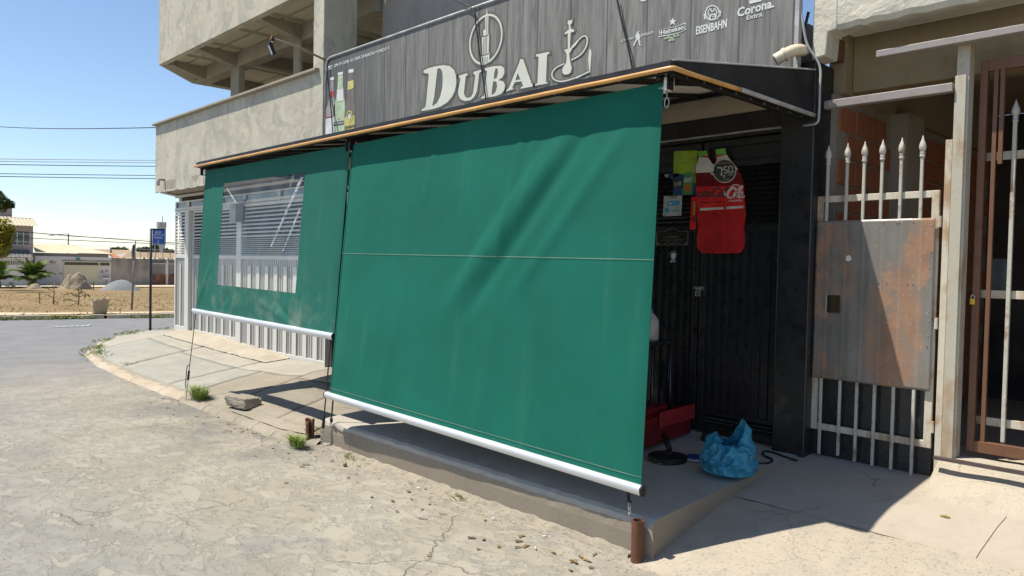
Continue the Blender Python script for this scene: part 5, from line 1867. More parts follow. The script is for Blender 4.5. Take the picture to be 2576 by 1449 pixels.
# box on the gate seen through the clear window
a = PY(*F9(432, 415), YG - .12)
ebx = thing('electric_box', a - Vector((0, 0, .13)), 'small grey electric box on the white gate, seen through the clear window', 'box')
MB().box(a.x - .12, a.x + .12, YG - .2, YG - .06, a.z - .16, a.z + .14).build('case', plain('grey_box_paint', (.3, .31, .32), .5), ebx, bevel=.01)
MB().bar((a.x + .05, YG - .13, a.z + .2), (a.x + .34, YG - .13, a.z + .19), .03, .03).build('arm', M['black'], ebx)
MB().box(a.x - .1, a.x + .1, YG - .06, YG - .03, a.z - .1, a.z + .1).build('back_plate', M['black'], ebx)
# street lamp on a pole above the balcony edge
p0, p1 = PY(*F2(2215, 780), FY - .06), PY(*F2(1535, 500), FY - .9)
fl_ = thing('flood_light', p0, 'small black flood light on a thin rusty arm at the left end of the banner', 'lamp')
MB().tube([p0, p0.lerp(p1, .5) + Vector((0, 0, .02)), p1], .014, 8).build('arm', plain('pinkish_rust_tube', (.4, .3, .25), .6), fl_, smooth=True)
MB().lathe([(.03, 0), (.03, .03)], p1, 10, ax=(0, -1, .3)).build('joint', M['rustpipe'], fl_)
c = p1 + Vector((.03, -.03, -.13))
q = Matrix.Rotation(math.radians(25), 3, 'X') @ Matrix.Rotation(math.radians(-20), 3, 'Z')
bx = lambda sx, sy, sz, o: [c + q @ (Vector(o) + Vector((x * sx, y * sy, z * sz))) for z in (-1, 1) for x, y in ((-1, -1), (1, -1), (1, 1), (-1, 1))]
v8 = bx(.045, .02, .075, (0, 0, 0))
MB().hexa(v8[:4], v8[4:]).build('lamp_case', M['blacksteel'], fl_, bevel=.008)
v8 = bx(.033, .003, .055, (.0, -.022, -.01))
MB().hexa(v8[:4], v8[4:]).build('lens', plain('lamp_lens', (.6, .62, .63), .15), fl_)
MB().bar(p1, c + Vector((0, 0, .06)), .02, .02).build('yoke', M['blacksteel'], fl_)

# ------------------------------------------------------------------ neighbour on the right
FA = FR(3040, 0, 800, 2576)
FB = FR(3000, 0, 840, 1352)
FC = FR(2940, 800, 900, 1186)
NY = 5.06
nb = thing('neighbour_building', (0, NY, .3), 'unfinished neighbour building with rough concrete beam on the right', 'building')
XN0 = -2.335
zbm = PY(2105, 72, NY).z
# rough beam across the front
m = MB()


def bmf(a, k):
    x = lerp(PY(2105, 72, NY).x + .0, 5, a)
    j = .012 * nz(x, 0, 0, 9) + .008 * nz(x, 0, 0, 31)
    return [(x, NY + .3, zbm + .01), (x, NY + .02 + .006 * nz(x, 1, 1, 12), zbm - .004 + j), (x, NY + .006 * nz(x, 2, 0, 5), zbm + .03 + j), (x, NY + .01 * nz(x, 5, 0, 3), zbm + .4), (x, NY, zbm + 1.1)][k]


m.grid(160, 4, lambda a, b: bmf(a, round(b * 4)))
m.add([(5, NY + .3, zbm + 1.1), (5, NY, zbm + 1.1), (bmf(0, 4)[0], NY, zbm + 1.1), (bmf(0, 4)[0], NY + .3, zbm + 1.1)], [(0, 1, 2, 3)])
m.build('front_beam', M['roughc'], nb)
xs_ = PY(2105, 72, NY).x
zl_ = PY(2039, 150, NY).z
MB().prism([(XN0, zl_), (PY(2076, 142, NY).x, zl_ + .01), (PY(2082, 80, NY).x, zbm - .01), (xs_ - .001, zbm), (xs_ - .001, zbm + 1.1), (XN0, zbm + 1.1)], NY + .001, NY + .2).build('beam_end', M['roughc'], nb, bevel=.008)
MB().box(XN0 - .0, PY(2076, 142, NY).x - .005, NY + .2, NY + .32, zl_ + .03, zbm).build('form_board', M['brown'], nb)
# soffit, inner beam, side wall
MB().box(XN0 + .05, 5, NY + .3, 9.2, zbm + .06, zbm + .2).build('ceiling', M['ochre'], nb)
YI = 5.5
zi0 = PY(2250, 218, YI).z
MB().box(XN0 + .1, 5, YI, YI + .2, zi0, zbm + .058).build('inner_beam', M['ochre'], nb, bevel=.01)
MB().box(XN0 - .02, XN0 + .1, NY + .33, 9.2, zi0 - .02, zbm + .058).build('side_beam', M['ochre'], nb)
# side wall of hollow bricks
sw = MB().box(XN0 - .12, XN0 + .06, 5.36, 9.2, .3, zi0 - .022).build('side_wall', M['mortar'], nb)
bh, bl2 = .19, .29
row = 0
z = .34
base = None
while z + bh < zi0:
    y = 5.39 - (.15 if row % 2 else 0)
    while y < 8.9:
        if y > 5.36 and not (6.35 < y + .14 < 6.75):
            if base is None:
                base = MB().box(XN0 + .055, XN0 + .075, y, y + bl2 - .018, z, z + bh - .018).build('brick', M['brick'], sw, bevel=.004, seg=1)
                b0 = (y, z)
            else:
                inst(base, 'brick', sw, (.006 * R_.uniform(-1, 1), y - b0[0], z - b0[1]))
        y += bl2
    z += bh
    row += 1
MB().box(XN0 + .058, XN0 + .2, 6.35, 6.72, .3, zi0 - .02).build('pilaster', M['concrete'], nb)
MB().box(XN0, 5, 9.2, 9.35, .2, zbm + .058).build('rear_wall', M['interior'], nb)
MB().box(XN0, 5, 5.63, 9.2, .24, .32).build('floor', M['smoothpave'], nb)
MB().box(5, 5.2, NY, 9.3, .2, zbm + 1.1).build('side_wall', M['interior'], nb)
# inside: stair flight and a dark scooter-like bulk
for k in range(6):
    MB().box(-.95, 1.2, 7.6 + k * .28, 9.2, .32 + k * .18, .32 + (k + 1) * .18 - .002).build('stair_step', M['interior'], nb)


# box tubes
def tubebar(p0, p1, hpx, y, name, label):
    a, b = PY(*p0, y), PY(*p1, y)
    h = abs(PY(p0[0], p0[1] + hpx, y).z - a.z)
    z = (a.z + b.z) / 2
    t = MB().bar((a.x, y + .03, z - h / 2), (b.x, y + .03, z - h / 2), .06, h)
    return t.build(name, M['tubepink'], None, bevel=.004, label=label, cat='steel tube')


tubebar(FA(160, 1210), FA(1712, 1003), 20, 5.16, 'steel_tube', 'lower rusty steel tube between the black pillar and the steel post')
tubebar(FA(790, 604), FA(2900, 232), 17, 5.13, 'steel_tube', 'upper pinkish steel tube lying over the top of the steel post')

# steel post with a rusted jamb plate
ca, cb_ = PY(2398, 300, 5.18), PY(2432, 300, 5.18)
sp = thing('steel_post', (ca.x, 5.18, .42), 'pale rusty square steel post between the sheeted gate and the garage grille', 'post')
ztp = PY(2405, 112, 5.18).z
MB().box(ca.x + .004, cb_.x, 5.2, 5.3, .3, ztp).build('core', M['post'], sp, bevel=.004)
zj = PY(2415, 190, 5.19).z
MB().box(ca.x, cb_.x - .012, 5.185, 5.2, .3, zj).build('face_plate', M['post'], sp, bevel=.003)
zj2 = PY(2380, 352, 5.19).z
MB().box(PY(2366, 700, 5.19).x, ca.x - .002, 5.19, 5.25, .3, zj2).build('jamb_plate', M['frame'], sp, bevel=.003)

# picket gate clad in rusted sheet
gy = 5.21
pg = thing('picket_gate', (-2.0, gy, .33), 'narrow white picket gate clad in rusted sheet metal beside the black pillar', 'gate')
gl, gr_ = PY(2052, 700, gy).x, PY(2358, 700, gy).x
ztr = PY(2200, 487, gy).z
zbr = PY(2200, 1096, gy).z
zbot = PY(2200, 1165, gy).z
f = MB()
f.box(gl, gl + .045, gy - .012, gy + .012, zbr - .02, ztr)
f.box(gr_ - .045, gr_, gy - .012, gy + .012, zbr - .02, ztr)
f.box(gl + .045, gr_ - .045, gy - .011, gy + .011, ztr - .045, ztr)
f.box(gl + .045, gr_ - .045, gy - .011, gy + .011, zbr - .02, zbr + .025)
f.build('gate_frame', M['frame'], pg, bevel=.003)
tips = [(2086, 368), (2134, 360), (2177, 356), (2222, 352), (2270, 346), (2322, 343)]
ztip = sum(PY(u, v, gy).z for u, v in tips) / 6
p0b = None
for (u, v) in tips:
    x = PY(u, v, gy).x + .008
    pkt = thing('picket', (x, gy - .02, zbot), None, None)
    pkt.parent = pg
    pkt.location = Vector((x, gy - .02, zbot)) - ORG[pg]
    b_ = MB().box(x - .0095, x + .0095, gy - .032, gy - .013, zbot + .03 * R_.uniform(-1, .4), ztip - .13)
    b_.build('rod', M['picket'], pkt, bevel=.004)
    MB().lathe([(.0125, -.14), (.0165, -.135), (.0165, -.125), (.0125, -.121), (.016, -.115), (.016, -.107), (.0125, -.103), (.016, -.098), (.02, -.085), (.022, -.073), (.018, -.052), (.0095, -.03), (.0045, -.012), (.0008, .0)], (x, gy - .0225, ztip), 12).build('spear_tip', M['picket'], pkt, smooth=True)
# sheet: thin, with a cut-out, slightly dished
zs1_, zs0_ = PY(2210, 553, gy).z, PY(2200, 966, gy).z
h0, h1 = PY(2083, 742, gy - .03), PY(2112, 785, gy - .03)
m = MB()
xsL, xsR = gl + .012, gr_ - .012
nu, nv = 60, 64
hx0, hx1, hz1, hz0 = [(h0.x - xsL) / (xsR - xsL), (h1.x - xsL) / (xsR - xsL), (h0.z - zs0_) / (zs1_ - zs0_), (h1.z - zs0_) / (zs1_ - zs0_)]
m.grid(nu, nv, lambda a, b: (lerp(xsL, xsR, a), gy - .036 + .004 * nz(a * 2, b * 2, 0, 2) + .0022 * abs(math.sin(a * 6.2 * math.pi)), lerp(zs0_, zs1_, b)), keep=lambda a, b: not (hx0 < a < hx1 and hz0 < b < hz1))
m.build('sheet_cladding', M['rust'], pg, smooth=True, auto=False, solid=.002)
w_ = PY(2135, 650, gy - .038)
m = MB()
pts = [(w_.x + (.017 + .003 * R_.random()) * math.cos(k * math.pi / 8), w_.z + (.02 + .004 * R_.random()) * math.sin(k * math.pi / 8)) for k in range(16)]
m.prism(pts, gy - .0415, gy - .0395).build('white_sticker', M['ink'], pg)
mr = MB()
for k in range(46):
    x, z = (R_.choice((xsL + .02, xsR - .02)), R_.uniform(zs0_, zs1_)) if k % 2 else (R_.uniform(xsL, xsR), R_.choice((zs0_ + .02, zs1_ - .02, lerp(zs0_, zs1_, .62))))
    mr.lathe([(.0045, 0), (.0035, .003)], (x, gy - .037, z), 6, ax=(0, -1, 0))
mr.build('rivets', M['steel'], pg, kind='stuff')
# black board behind the foot of the gate
MB().box(gl + .0, gr_ - .01, gy + .03, gy + .04, .3, zs0_ + .1).build('kick_board', M['black'], pg)
for zz in (PY(2360, 560, gy).z, PY(2355, 815, gy).z, PY(2345, 1075, gy).z):
    MB().tube([(gr_ + .008, gy - .02, zz - .03), (gr_ + .008, gy - .02, zz + .04)], .011, 8).build('hinge', M['frame'], pg)
MB().box(gl - .04, gl - .006, gy - .02, gy + .02, .32, ztr + .03).build('lock_stile', M['frame'], pg)

# garage grille on the far right
gy2 = 5.33
gg = thing('garage_grille', (-.6, gy2, .46), 'brown iron garage grille with white spear picket at the right edge', 'gate')
gx0 = PY(2449, 700, gy2).x
ztg = PY(2500, 150, gy2).z
zg0 = PY(2480, 1140, gy2).z
f = MB()
f.box(gx0, gx0 + .04, gy2 - .02, gy2 + .02, zg0, ztg)
f.box(gx0 + .04, 2.5, gy2 - .02, gy2 + .02, ztg - .07, ztg)
f.box(gx0 + .04, 2.5, gy2 - .02, gy2 + .02, zg0, zg0 + .07)
f.box(2.5, 2.54, gy2 - .02, gy2 + .02, zg0, ztg)
f.build('gate_frame', M['brown'], gg, bevel=.003)
sx = PY(2492, 600, gy2).x
for k in range(12):
    x = sx + k * .24
    MB().box(x - .011, x + .011, gy2 - .012, gy2 + .012, zg0 + .07, ztg - .07).build('bar', M['brown'], gg)
sx2 = PY(2520, 300, gy2).x
zd = PY(2520, 412, gy2).z
for k in range(10):
    x = sx2 + k * .17
    MB().box(x - .011, x + .011, gy2 - .012, gy2 + .012, zd, ztg - .07).build('short_bar', M['brown'], gg)
gy3 = 5.42
for v in (392, 741, 1064):
    z = PY(2520, v, gy3).z
    MB().box(gx0 + .02, 2.5, gy3 - .012, gy3 + .012, z - .025, z + .025).build('cross_rail', M['frame'], gg, bevel=.002)
xw = PY(2553, 250, gy3 - .03).x
zt_, zb_ = PY(2553, 250, gy3 - .03).z, PY(2530, 1115, gy3 - .03).z
for k in range(8):
    x = xw + .008 + k * .19
    pkt = thing('picket', (x, gy3 - .03, zb_), None, None)
    pkt.parent = gg
    pkt.location = Vector((x, gy3 - .03, zb_)) - ORG[gg]
    MB().box(x - .0115, x + .0115, gy3 - .042, gy3 - .018, zb_, zt_ - .13).build('rod', M['picket'], pkt, bevel=.004)
    MB().lathe([(.0125, -.14), (.0165, -.135), (.0165, -.125), (.0125, -.121), (.016, -.115), (.016, -.107), (.0125, -.103), (.016, -.098), (.022, -.085), (.025, -.073), (.02, -.052), (.0105, -.03), (.0045, -.012), (.0008, .0)], (x, gy3 - .03, zt_), 12).build('spear_tip', M['picket'], pkt, smooth=True)
MB().box(gx0 - .1, 2.6, 5.02, 5.06, .482, .5).build('floor_track', plain('steel_track', (.13, .1, .1), .4, .5), gg)
a = PY(2447, 757, gy2 - .03)
MB().box(a.x - .015, a.x + .015, a.y - .01, a.y + .01, a.z - .022, a.z + .016).build('brass_padlock', plain('brass', (.45, .3, .05), .35, .7), gg, bevel=.003)
MB().tube([(a.x + .011 * math.cos(t_), a.y, a.z + .016 + .022 * max(0, math.sin(t_))) for t_ in [k * math.pi / 8 for k in range(9)]], .003, 6).build('shackle', M['steel'], gg, smooth=True)
MB().box(gx0 + .05, gx0 + .16, gy3 + .02, gy3 + .08, PY(2480, 740, gy3).z, PY(2480, 650, gy3).z).build('lock_box', M['black'], gg, bevel=.004)

# ------------------------------------------------------------------ across the street
FZ = FR(0, 700, 660, 2391)
F6 = FR(0, 980, 700, 2576)
HG = gz(XH) + .12
hx = lambda x, y, d=0.0: PX(*FZ(x, y), XH - d)
hm = dict(
    beige=grimy('beige_house_paint', (.36, .31, .27), (.3, .25, .22), .85, .4, .6, True, .1, 10),
    white=grimy('white_house_paint', (.56, .55, .53), (.45, .42, .38), .85, .5, .7, True, .1, 10),
    pink=grimy('pale_shutter_paint', (.5, .45, .43), (.42, .37, .35), .7, .4, .7, True, .1, 10),
    cream=grimy('cream_gate_paint', (.52, .49, .35), (.44, .41, .29), .6, .4, .7, True, .05, 10),
    grey=grimy('grey_wall_plaster', (.33, .3, .26), (.17, .155, .135), .9, .9, .5, True, .2, 8, cover=(.42, .62)),
    tile=grimy('pale_roof_tile', (.55, .48, .35), (.45, .38, .26), .85, .5, 1.5, False, .2, 8),
    tiled=grimy('dark_roof_tile', (.16, .15, .14), (.1, .1, .095), .85, .5, 1.5, False, .2, 8),
    tileb=grimy('brown_roof_tile', (.4, .3, .19), (.28, .2, .13), .85, .5, 1.5, False, .2, 8),
    tileo=grimy('orange_roof_tile', (.48, .2, .1), (.36, .15, .08), .85, .5, 1.5, False, .2, 8),
    green=plain('green_glass', (.045, .07, .062), .12, 0, .2, .6, 0, .6),
    dark=plain('dark_gap', (.02, .02, .02), .9), iron=plain('grey_iron', (.25, .24, .23), .6), rusty=plain('rust_board', (.19, .085, .05), .8, 0, .3, 2), redp=plain('faded_red_paint', (.5, .22, .18), .8), teal=plain('teal_plate', (.05, .25, .22), .6))


def tile_roof(name, mat, par, p00, p10, p01, p11, rows, cols, amp=.045, solid=.0):
    "barrel tiles: waves across, steps down; corners eave-left, eave-right, ridge-left, ridge-right"
    m = MB()
    nu = cols * 6

    def f(a, b):
        p = p00.lerp(p10, a).lerp(p01.lerp(p11, a), b)
        p.z += amp * abs(math.sin(a * cols * math.pi)) + amp * .5 * ((-b * rows) % 1.0)
        return p
    m.grid(nu, rows * 2, f)
    return m.build(name, mat, par, auto=False, smooth=False)


V = Vector
# --- two-storey beige house
h1 = thing('two_storey_house', (XH, hx(200, 1300).y, HG), 'beige two-storey house with green-glass window behind the lot at the left edge', 'house')
yA0 = hx(-900, 700).y
yA1 = hx(452, 700).y
zAe = hx(300, 528).z
MB().box(XH - 9, XH - .02, yA0, yA1, HG - .3, zAe).build('wall', hm['beige'], h1)
zr_ = hx(300, 470).z
tile_roof('roof', hm['tile'], h1, V((XH + .45, yA0, zAe - .05)), V((XH + .45, yA1 + .3, zAe - .05)), V((XH - 1.2, yA0, zr_ + .35)), V((XH - 1.2, yA1 + .2, zr_ + .35)), 4, 26)
MB().box(XH - 9, XH - 1.0, yA0, hx(428, 440, 1.0).y, zAe, hx(300, 425, 1.0).z).build('parapet', hm['beige'], h1)
MB().box(XH - 6, XH - 1.6, yA0, hx(165, 330, 1.6).y, zAe, hx(100, 262, 1.6).z).build('tank_room', hm['beige'], h1)
# window
wy0, wy1, wz0, wz1 = hx(40, 700).y, hx(406, 700).y, hx(300, 795).z, hx(300, 614).z
wn = MB().box(XH - .06, XH - .012, wy0, wy1, wz0, wz1).build('window', hm['green'], h1)
for t_ in (0, .27, .52, .76, 1):
    y = lerp(wy0, wy1, t_)
    MB().box(XH - .011, XH + .02, y - .03, y + .03, wz0 + .03, wz1 - .03).build('mullion', hm['white'], wn)
for z in (wz0, wz1):
    MB().box(XH - .011, XH + .021, wy0 - .03, wy1 + .03, z - .03, z + .03).build('frame', hm['white'], wn)
# canopy of dark tiles over the forecourt gate
zc0, zc1 = hx(200, 965).z, hx(200, 897).z
tile_roof('canopy_roof', hm['tiled'], h1, V((XH + 2.0, yA0, zc0)), V((XH + 2.0, hx(455, 965, -2.0).y, zc0)), V((XH, yA0, zc1 + .25)), V((XH, hx(395, 900).y, zc1 + .25)), 5, 22, .05)
MB().box(XH + 1.9, XH + 2.0, yA0, hx(452, 965, -2).y, zc0 - .14, zc0 - .02).build('fascia', hm['white'], h1)
gyA = hx(420, 1100, -1.9).y
zg1 = hx(200, 1005, -1.9).z
MB().box(XH + 1.82, XH + 1.88, yA0, gyA, HG - .1, hx(200, 1062, -1.9).z).build('gate_panel', hm['white'], h1)
for k in range(34):
    y = gyA - .1 - k * .17
    MB().box(XH + 1.83, XH + 1.87, y - .03, y + .03, hx(200, 1062, -1.9).z, zg1).build('gate_bar', hm['white'], h1)
MB().box(XH + 1.8, XH + 1.9, yA0, gyA, zg1, zg1 + .08).build('gate_rail', hm['white'], h1)

# --- low white house with pale tiled roof
h2 = thing('low_white_house', (XH, hx(1000, 1300).y, HG), 'low white house with wide pale tiled roof and cream garage gate', 'house')
yB0, yB1 = hx(472, 1100).y, hx(1512, 1100).y
zB = hx(900, 950).z
MB().box(XH - .25, XH, yB0, yB1, HG - .3, zB).build('front_wall', hm['white'], h2)
MB().box(XH - 11, XH - .9, yB0, yB1, HG - .3, hx(900, 905, .9).z).build('wall', hm['beige'], h2)
ze = hx(1000, 905, .5).z
e0, e1 = hx(478, 888, .5).y, hx(1540, 925, .5).y
D_R = 7.0
rl, rr_ = hx(440, 784, D_R), hx(1000, 800, D_R)
tile_roof('roof', hm['tile'], h2, V((XH - .5, e0, ze)), V((XH - .5, e1, ze)), V((XH - D_R, rl.y, rl.z)), V((XH - D_R, rr_.y, rr_.z)), 14, 44, .05)
m = MB()
m.add([V((XH - .5, e1, ze)), V((XH - D_R, rr_.y, rr_.z)), V((XH - 12, e1, ze))], [(0, 1, 2)])
m.build('hip', hm['tile'], h2)
# gate
ya, yb, yc = hx(858, 1100).y, hx(1342, 1100).y, hx(1492, 1100).y
zg0, zgt = HG - .02, hx(1000, 1012).z
MB().box(XH + .01, XH + .05, ya, yb, zg0, zgt).build('garage_gate', hm['cream'], h2)
zs_0, zs_1 = hx(1000, 1064).z, hx(1000, 1026).z
for k in range(22):
    y = lerp(ya + .15, yb - .12, k / 21)
    MB().box(XH + .051, XH + .06, y - .05, y + .05, zs_0, zs_1).build('vent_slot', hm['dark'], h2)
MB().box(XH + .01, XH + .05, yb + .04, yc, hx(1400, 1080).z, zgt).build('side_grille', hm['cream'], h2)
for k in range(7):
    y = lerp(yb + .15, yc - .1, k / 6)
    MB().box(XH + .051, XH + .06, y - .045, y + .045, zs_0, zs_1).build('vent_slot', hm['dark'], h2)
MB().box(XH + .01, XH + .08, ya - .1, yc + .1, zgt + .01, zgt + .08).build('gate_head', hm['grey'], h2)
MB().box(XH + .01, XH + .05, hx(498, 1100).y, hx(806, 1100).y, HG + .05, hx(600, 1045).z).build('shutter', hm['pink'], h2)
MB().box(XH + .01, XH + .09, hx(806, 1100).y + .05, ya - .05, hx(820, 1190).z, hx(820, 1172).z).build('stone_band', hm['grey'], h2)
for (x0, y0, x1, y1, mk) in [(1035, 962, 1085, 998, 'teal'), (1368, 1140, 1400, 1175, 'grey'), (1430, 1136, 1468, 1154, 'iron')]:
    a, b = hx(x0, y0), hx(x1, y1)
    MB().box(XH + .012, XH + .06, a.y, b.y, b.z, a.z).build('wall_plate', hm[mk], h2)


def words3(text, o, xd, up, w, h, mat, par, depth=.004):
    cu = D.curves.new('t', 'FONT')
    cu.body = text
    cu.extrude = .5
    cu.resolution_u = 2
    cu.offset = .015
    ob = D.objects.new('tmp', cu)
    me = D.meshes.new_from_object(ob)
    xs = [v.co.x for v in me.vertices]
    x0, x1 = min(xs), max(xs)
    D.objects.remove(ob)
    D.meshes.remove(me)
    nn = xd.cross(up)
    return from_curve(cu, lambda x, y, z: o + xd * ((x - x0) / (x1 - x0) * w) + up * (y * h / .72) + nn * (depth * (z + .5)), 'lettering', mat, par)


a, b = hx(535, 1040), hx(770, 1040)
words3('Car - Mar', V((XH + .012, a.y, a.z)), V((0, 1, 0)), V((0, 0, 1)), b.y - a.y, .3, hm['redp'], h2)
a = hx(1445, 1245, -.4)
bs = thing('letter_stand', (XH + .4, a.y, HG), 'small grey letter box on a stand before the low white house', 'letter box')
MB().box(XH + .25, XH + .55, a.y - .35, a.y + .35, a.z - .1, a.z + .05).build('tray', hm['white'], bs, bevel=.02)
MB().box(XH + .3, XH + .5, a.y - .2, a.y + .2, a.z + .05, a.z + .28).build('box', hm['iron'], bs, bevel=.02)
MB().tube([(XH + .4, a.y, HG - .1), (XH + .4, a.y, a.z - .1)], .04, 8).build('leg', hm['iron'], bs)

# --- grey wall, rusty gateway and roofs beyond
h3 = thing('grey_yard_wall', (XH, hx(1800, 1300).y, HG), 'stained grey plaster yard wall with a rusty gateway at its right', 'wall')
yC0, yC1 = yB1 + .02, hx(2070, 1100).y
zW = hx(1800, 985).z
m = MB()
m.grid(24, 1, lambda a, b: (XH - .02, lerp(yC0, yC1, a), lerp(HG - .3, zW + .04 * nz(a * 9, 0), b)))
m.add([(XH - .2, yC0, HG - .3), (XH - .2, yC1, HG - .3), (XH - .2, yC1, zW - .05), (XH - .2, yC0, zW - .05)], [(0, 1, 2, 3)])
m.box(XH - .2, XH - .021, yC1 - .2, yC1, HG - .3, zW - .04)
m.build('wall', hm['grey'], h3)
MB().bar((XH - .1, yC0, zW + .03), (XH - .1, hx(2700, 990).y, zW + .03), .25, .07).build('coping', hm['grey'], h3)
yD0, yD1 = hx(2262, 1100).y, hx(2278, 1100).y
MB().box(XH - .2, XH, yD0, yD1 + .05, HG - .3, zW - .02).build('pier', hm['white'], h3)
yE = hx(2700, 1100).y
for y0, y1 in ((yC1 + .05, yD0 - .03), (yD1 + .08, yE)):
    MB().box(XH - .12, XH - .06, y0, y1, HG, hx(2100, 1180).z).build('gate_panel', hm['rusty'], h3)
    n_ = max(6, int((y1 - y0) / .16))
    for k in range(n_):
        y = lerp(y0 + .05, y1 - .05, k / (n_ - 1))
        MB().box(XH - .11, XH - .08, y - .02, y + .02, hx(2100, 1180).z, hx(2100, 1050).z).build('gate_bar', hm['iron'], h3)
    MB().box(XH - .13, XH - .05, y0, y1, hx(2100, 1050).z, hx(2100, 1042).z).build('gate_rail', hm['white'], h3)
MB().box(XH - 3.2, XH - 3.0, yC1, yE, HG - .3, zW - .3).build('back_wall', hm['grey'], h3)
for k in range(9):
    y = lerp(yC0 + 2.5, yE, k / 8)
    MB().tube([(XH - .1, y, zW), (XH - .1, y, zW + .85)], .03, 6).build('wire_post', hm['iron'], h3)
for k in range(5):
    z = zW + .2 + k * .15
    MB().tube([(XH - .1, yC0 + 2.5, z), (XH - .1, yE, z)], .008, 4).build('fence_wire', hm['iron'], h3)

h4 = thing('brown_tiled_house', (XH - 6, hx(2000, 950, 4).y, HG), 'house with a brown tiled gable roof behind the grey yard wall', 'house')
a, b = hx(1640, 965, 4), hx(2700, 985, 4)
c_, d_ = hx(1745, 888, 8), hx(2700, 905, 8)
tile_roof('roof', hm['tileb'], h4, V((XH - 4, a.y, a.z)), V((XH - 4, b.y, a.z)), V((XH - 8, c_.y, c_.z)), V((XH - 8, d_.y, c_.z)), 9, 40, .05)
MB().box(XH - 12, XH - 4.3, a.y + .8, b.y, HG - .3, a.z - .05).build('wall', hm['grey'], h4)
m = MB()
m.add([V((XH - 4, a.y, a.z - .1)), V((XH - 8, c_.y - .1, c_.z - .1)), V((XH - 12, a.y, a.z - .1))], [(0, 1, 2)])
m.build('gable', hm['beige'], h4)
h5 = thing('long_low_house', (XH - 20, hx(1500, 900, 20).y, HG), 'long low house with a dull brown roof beyond the white house', 'house')
a, b = hx(1150, 960, 18), hx(1870, 960, 18)
c_, d_ = hx(1260, 850, 24), hx(1835, 860, 24)
tile_roof('roof', hm['tileb'], h5, V((XH - 18, a.y, a.z)), V((XH - 18, b.y, a.z)), V((XH - 24, c_.y, c_.z)), V((XH - 24, d_.y, c_.z)), 8, 30, .05)
MB().box(XH - 28, XH - 18.4, a.y, b.y, HG - .3, a.z).build('wall', hm['beige'], h5)
h6 = thing('orange_lean_to', (XH - 2, hx(1580, 950, 1).y, HG), 'small orange tiled lean-to roof between the white house and the grey wall', 'roof')
a, b = hx(1522, 962, .8), hx(1650, 966, .8)
tile_roof('roof', hm['tileo'], h6, V((XH - .8, a.y, a.z)), V((XH - .8, b.y, a.z)), V((XH - 2.2, a.y, a.z + .5)), V((XH - 2.2, b.y - .6, a.z + .4)), 3, 8, .05)
MB().box(XH - 2.3, XH - 1.2, a.y + .05, b.y - .1, HG - .3, a.z - .02).build('wall', hm['grey'], h6)

# --- water tower
XT = -215
wt = thing('water_tower', PX(*FZ(2195, 900), XT), 'white cylindrical concrete water tower rising behind the blue street sign', 'tower')
pL, pR = PX(*FZ(2125, 700), XT), PX(*FZ(2258, 700), XT)
rt_ = (pR.y - pL.y) / 2 * .92
cy_ = (pR.y + pL.y) / 2
zt1, zt0_ = PX(*FZ(2195, 482), XT).z, PX(*FZ(2195, 790), XT).z
ORG_T = V((XT, cy_, 0))
tm = grimy('white_tower_paint', (.55, .56, .57), (.42, .42, .42), .8, .6, .3, True, .1, 6)
MB().lathe([(rt_ * .8, gz(XT) - .5), (rt_ * .8, zt0_ - 1.0), (rt_ * .88, zt0_), (rt_, zt0_ + 1.2), (rt_, zt1 - 1.2)], ORG_T, 16).build('shaft', tm, wt, smooth=False)
for k in range(16):
    an = 2 * math.pi * k / 16
    MB().box(-.0, .25, -.3, .3, 0, 0).v
    c2 = ORG_T + V((rt_ * .97 * math.cos(an), rt_ * .97 * math.sin(an), 0))
    t2 = V((-math.sin(an), math.cos(an), 0)) * (rt_ * .13)
    MB().bar(c2 + V((0, 0, zt1 - .65)) - t2, c2 + V((0, 0, zt1 - .65)) + t2, .2, 1.3).build('rim_block', tm, wt)
MB().lathe([(rt_ * .9, zt1 - 1.21), (rt_ * .9, zt1 - .1)], ORG_T, 16).build('rim_core', hm['grey'], wt)
za_ = PX(*FZ(2208, 398), XT).z
MB().tube([ORG_T + V((0, .25, zt1 - .2)), ORG_T + V((0, .25, za_))], .09, 6).build('antenna', hm['iron'], wt)
pb_ = PX(*FZ(2150, 760), XT + 1)

# --- far lamp post, poles, wires
XLp = -150
a, b = PX(*FZ(925, 830), XLp), PX(*FZ(930, 640), XLp)
lp = thing('far_lamp_post', (XLp, a.y, gz(XLp)), 'thin distant street lamp rising above the pale tiled roof', 'lamp')
MB().tube([(XLp, a.y, gz(XLp)), (XLp, b.y, b.z)], .11, 6).build('pole', hm['iron'], lp)
MB().bar((XLp, b.y, b.z), (XLp, b.y - 2.2, b.z - .25), .12, .1).build('arm', hm['iron'], lp)
MB().bar((XLp, b.y - 2.0, b.z - .2), (XLp, b.y - 3.0, b.z - .45), .3, .15).build('lamp_head', hm['white'], lp)
for k, (x, y0, y1, xx) in enumerate([(1508, 832, 905, XH - 12), (1453, 850, 890, XH - 26), (2105, 790, 890, XH - 30)]):
    a, b = PX(*FZ(x, y1), xx), PX(*FZ(x, y0), xx)
    MB().tube([(xx, a.y, gz(xx)), (xx, b.y, b.z)], .09, 6).build('utility_pole', hm['iron'], label=['dark utility pole behind right end of the pale roof', 'faint thin pole above the long low roof', 'thin pole at the foot of the water tower'][k], cat='pole')


def wire(label, u0, v0, u1, v1, x, r, sag=0.0, mat='cable', ext=.6):
    a, b = PX(u0, v0, x), PX(u1, v1, x)
    d = b - a
    a2, b2 = a - d * ext, b + d * ext
    n = 12
    pts = [a2.lerp(b2, i / n) - V((0, 0, sag * math.sin(math.pi * i / n))) for i in range(n + 1)]
    return MB().tube(pts, r, 5).build('overhead_wire', M[mat], label=label, cat='wire', group='overhead wires')


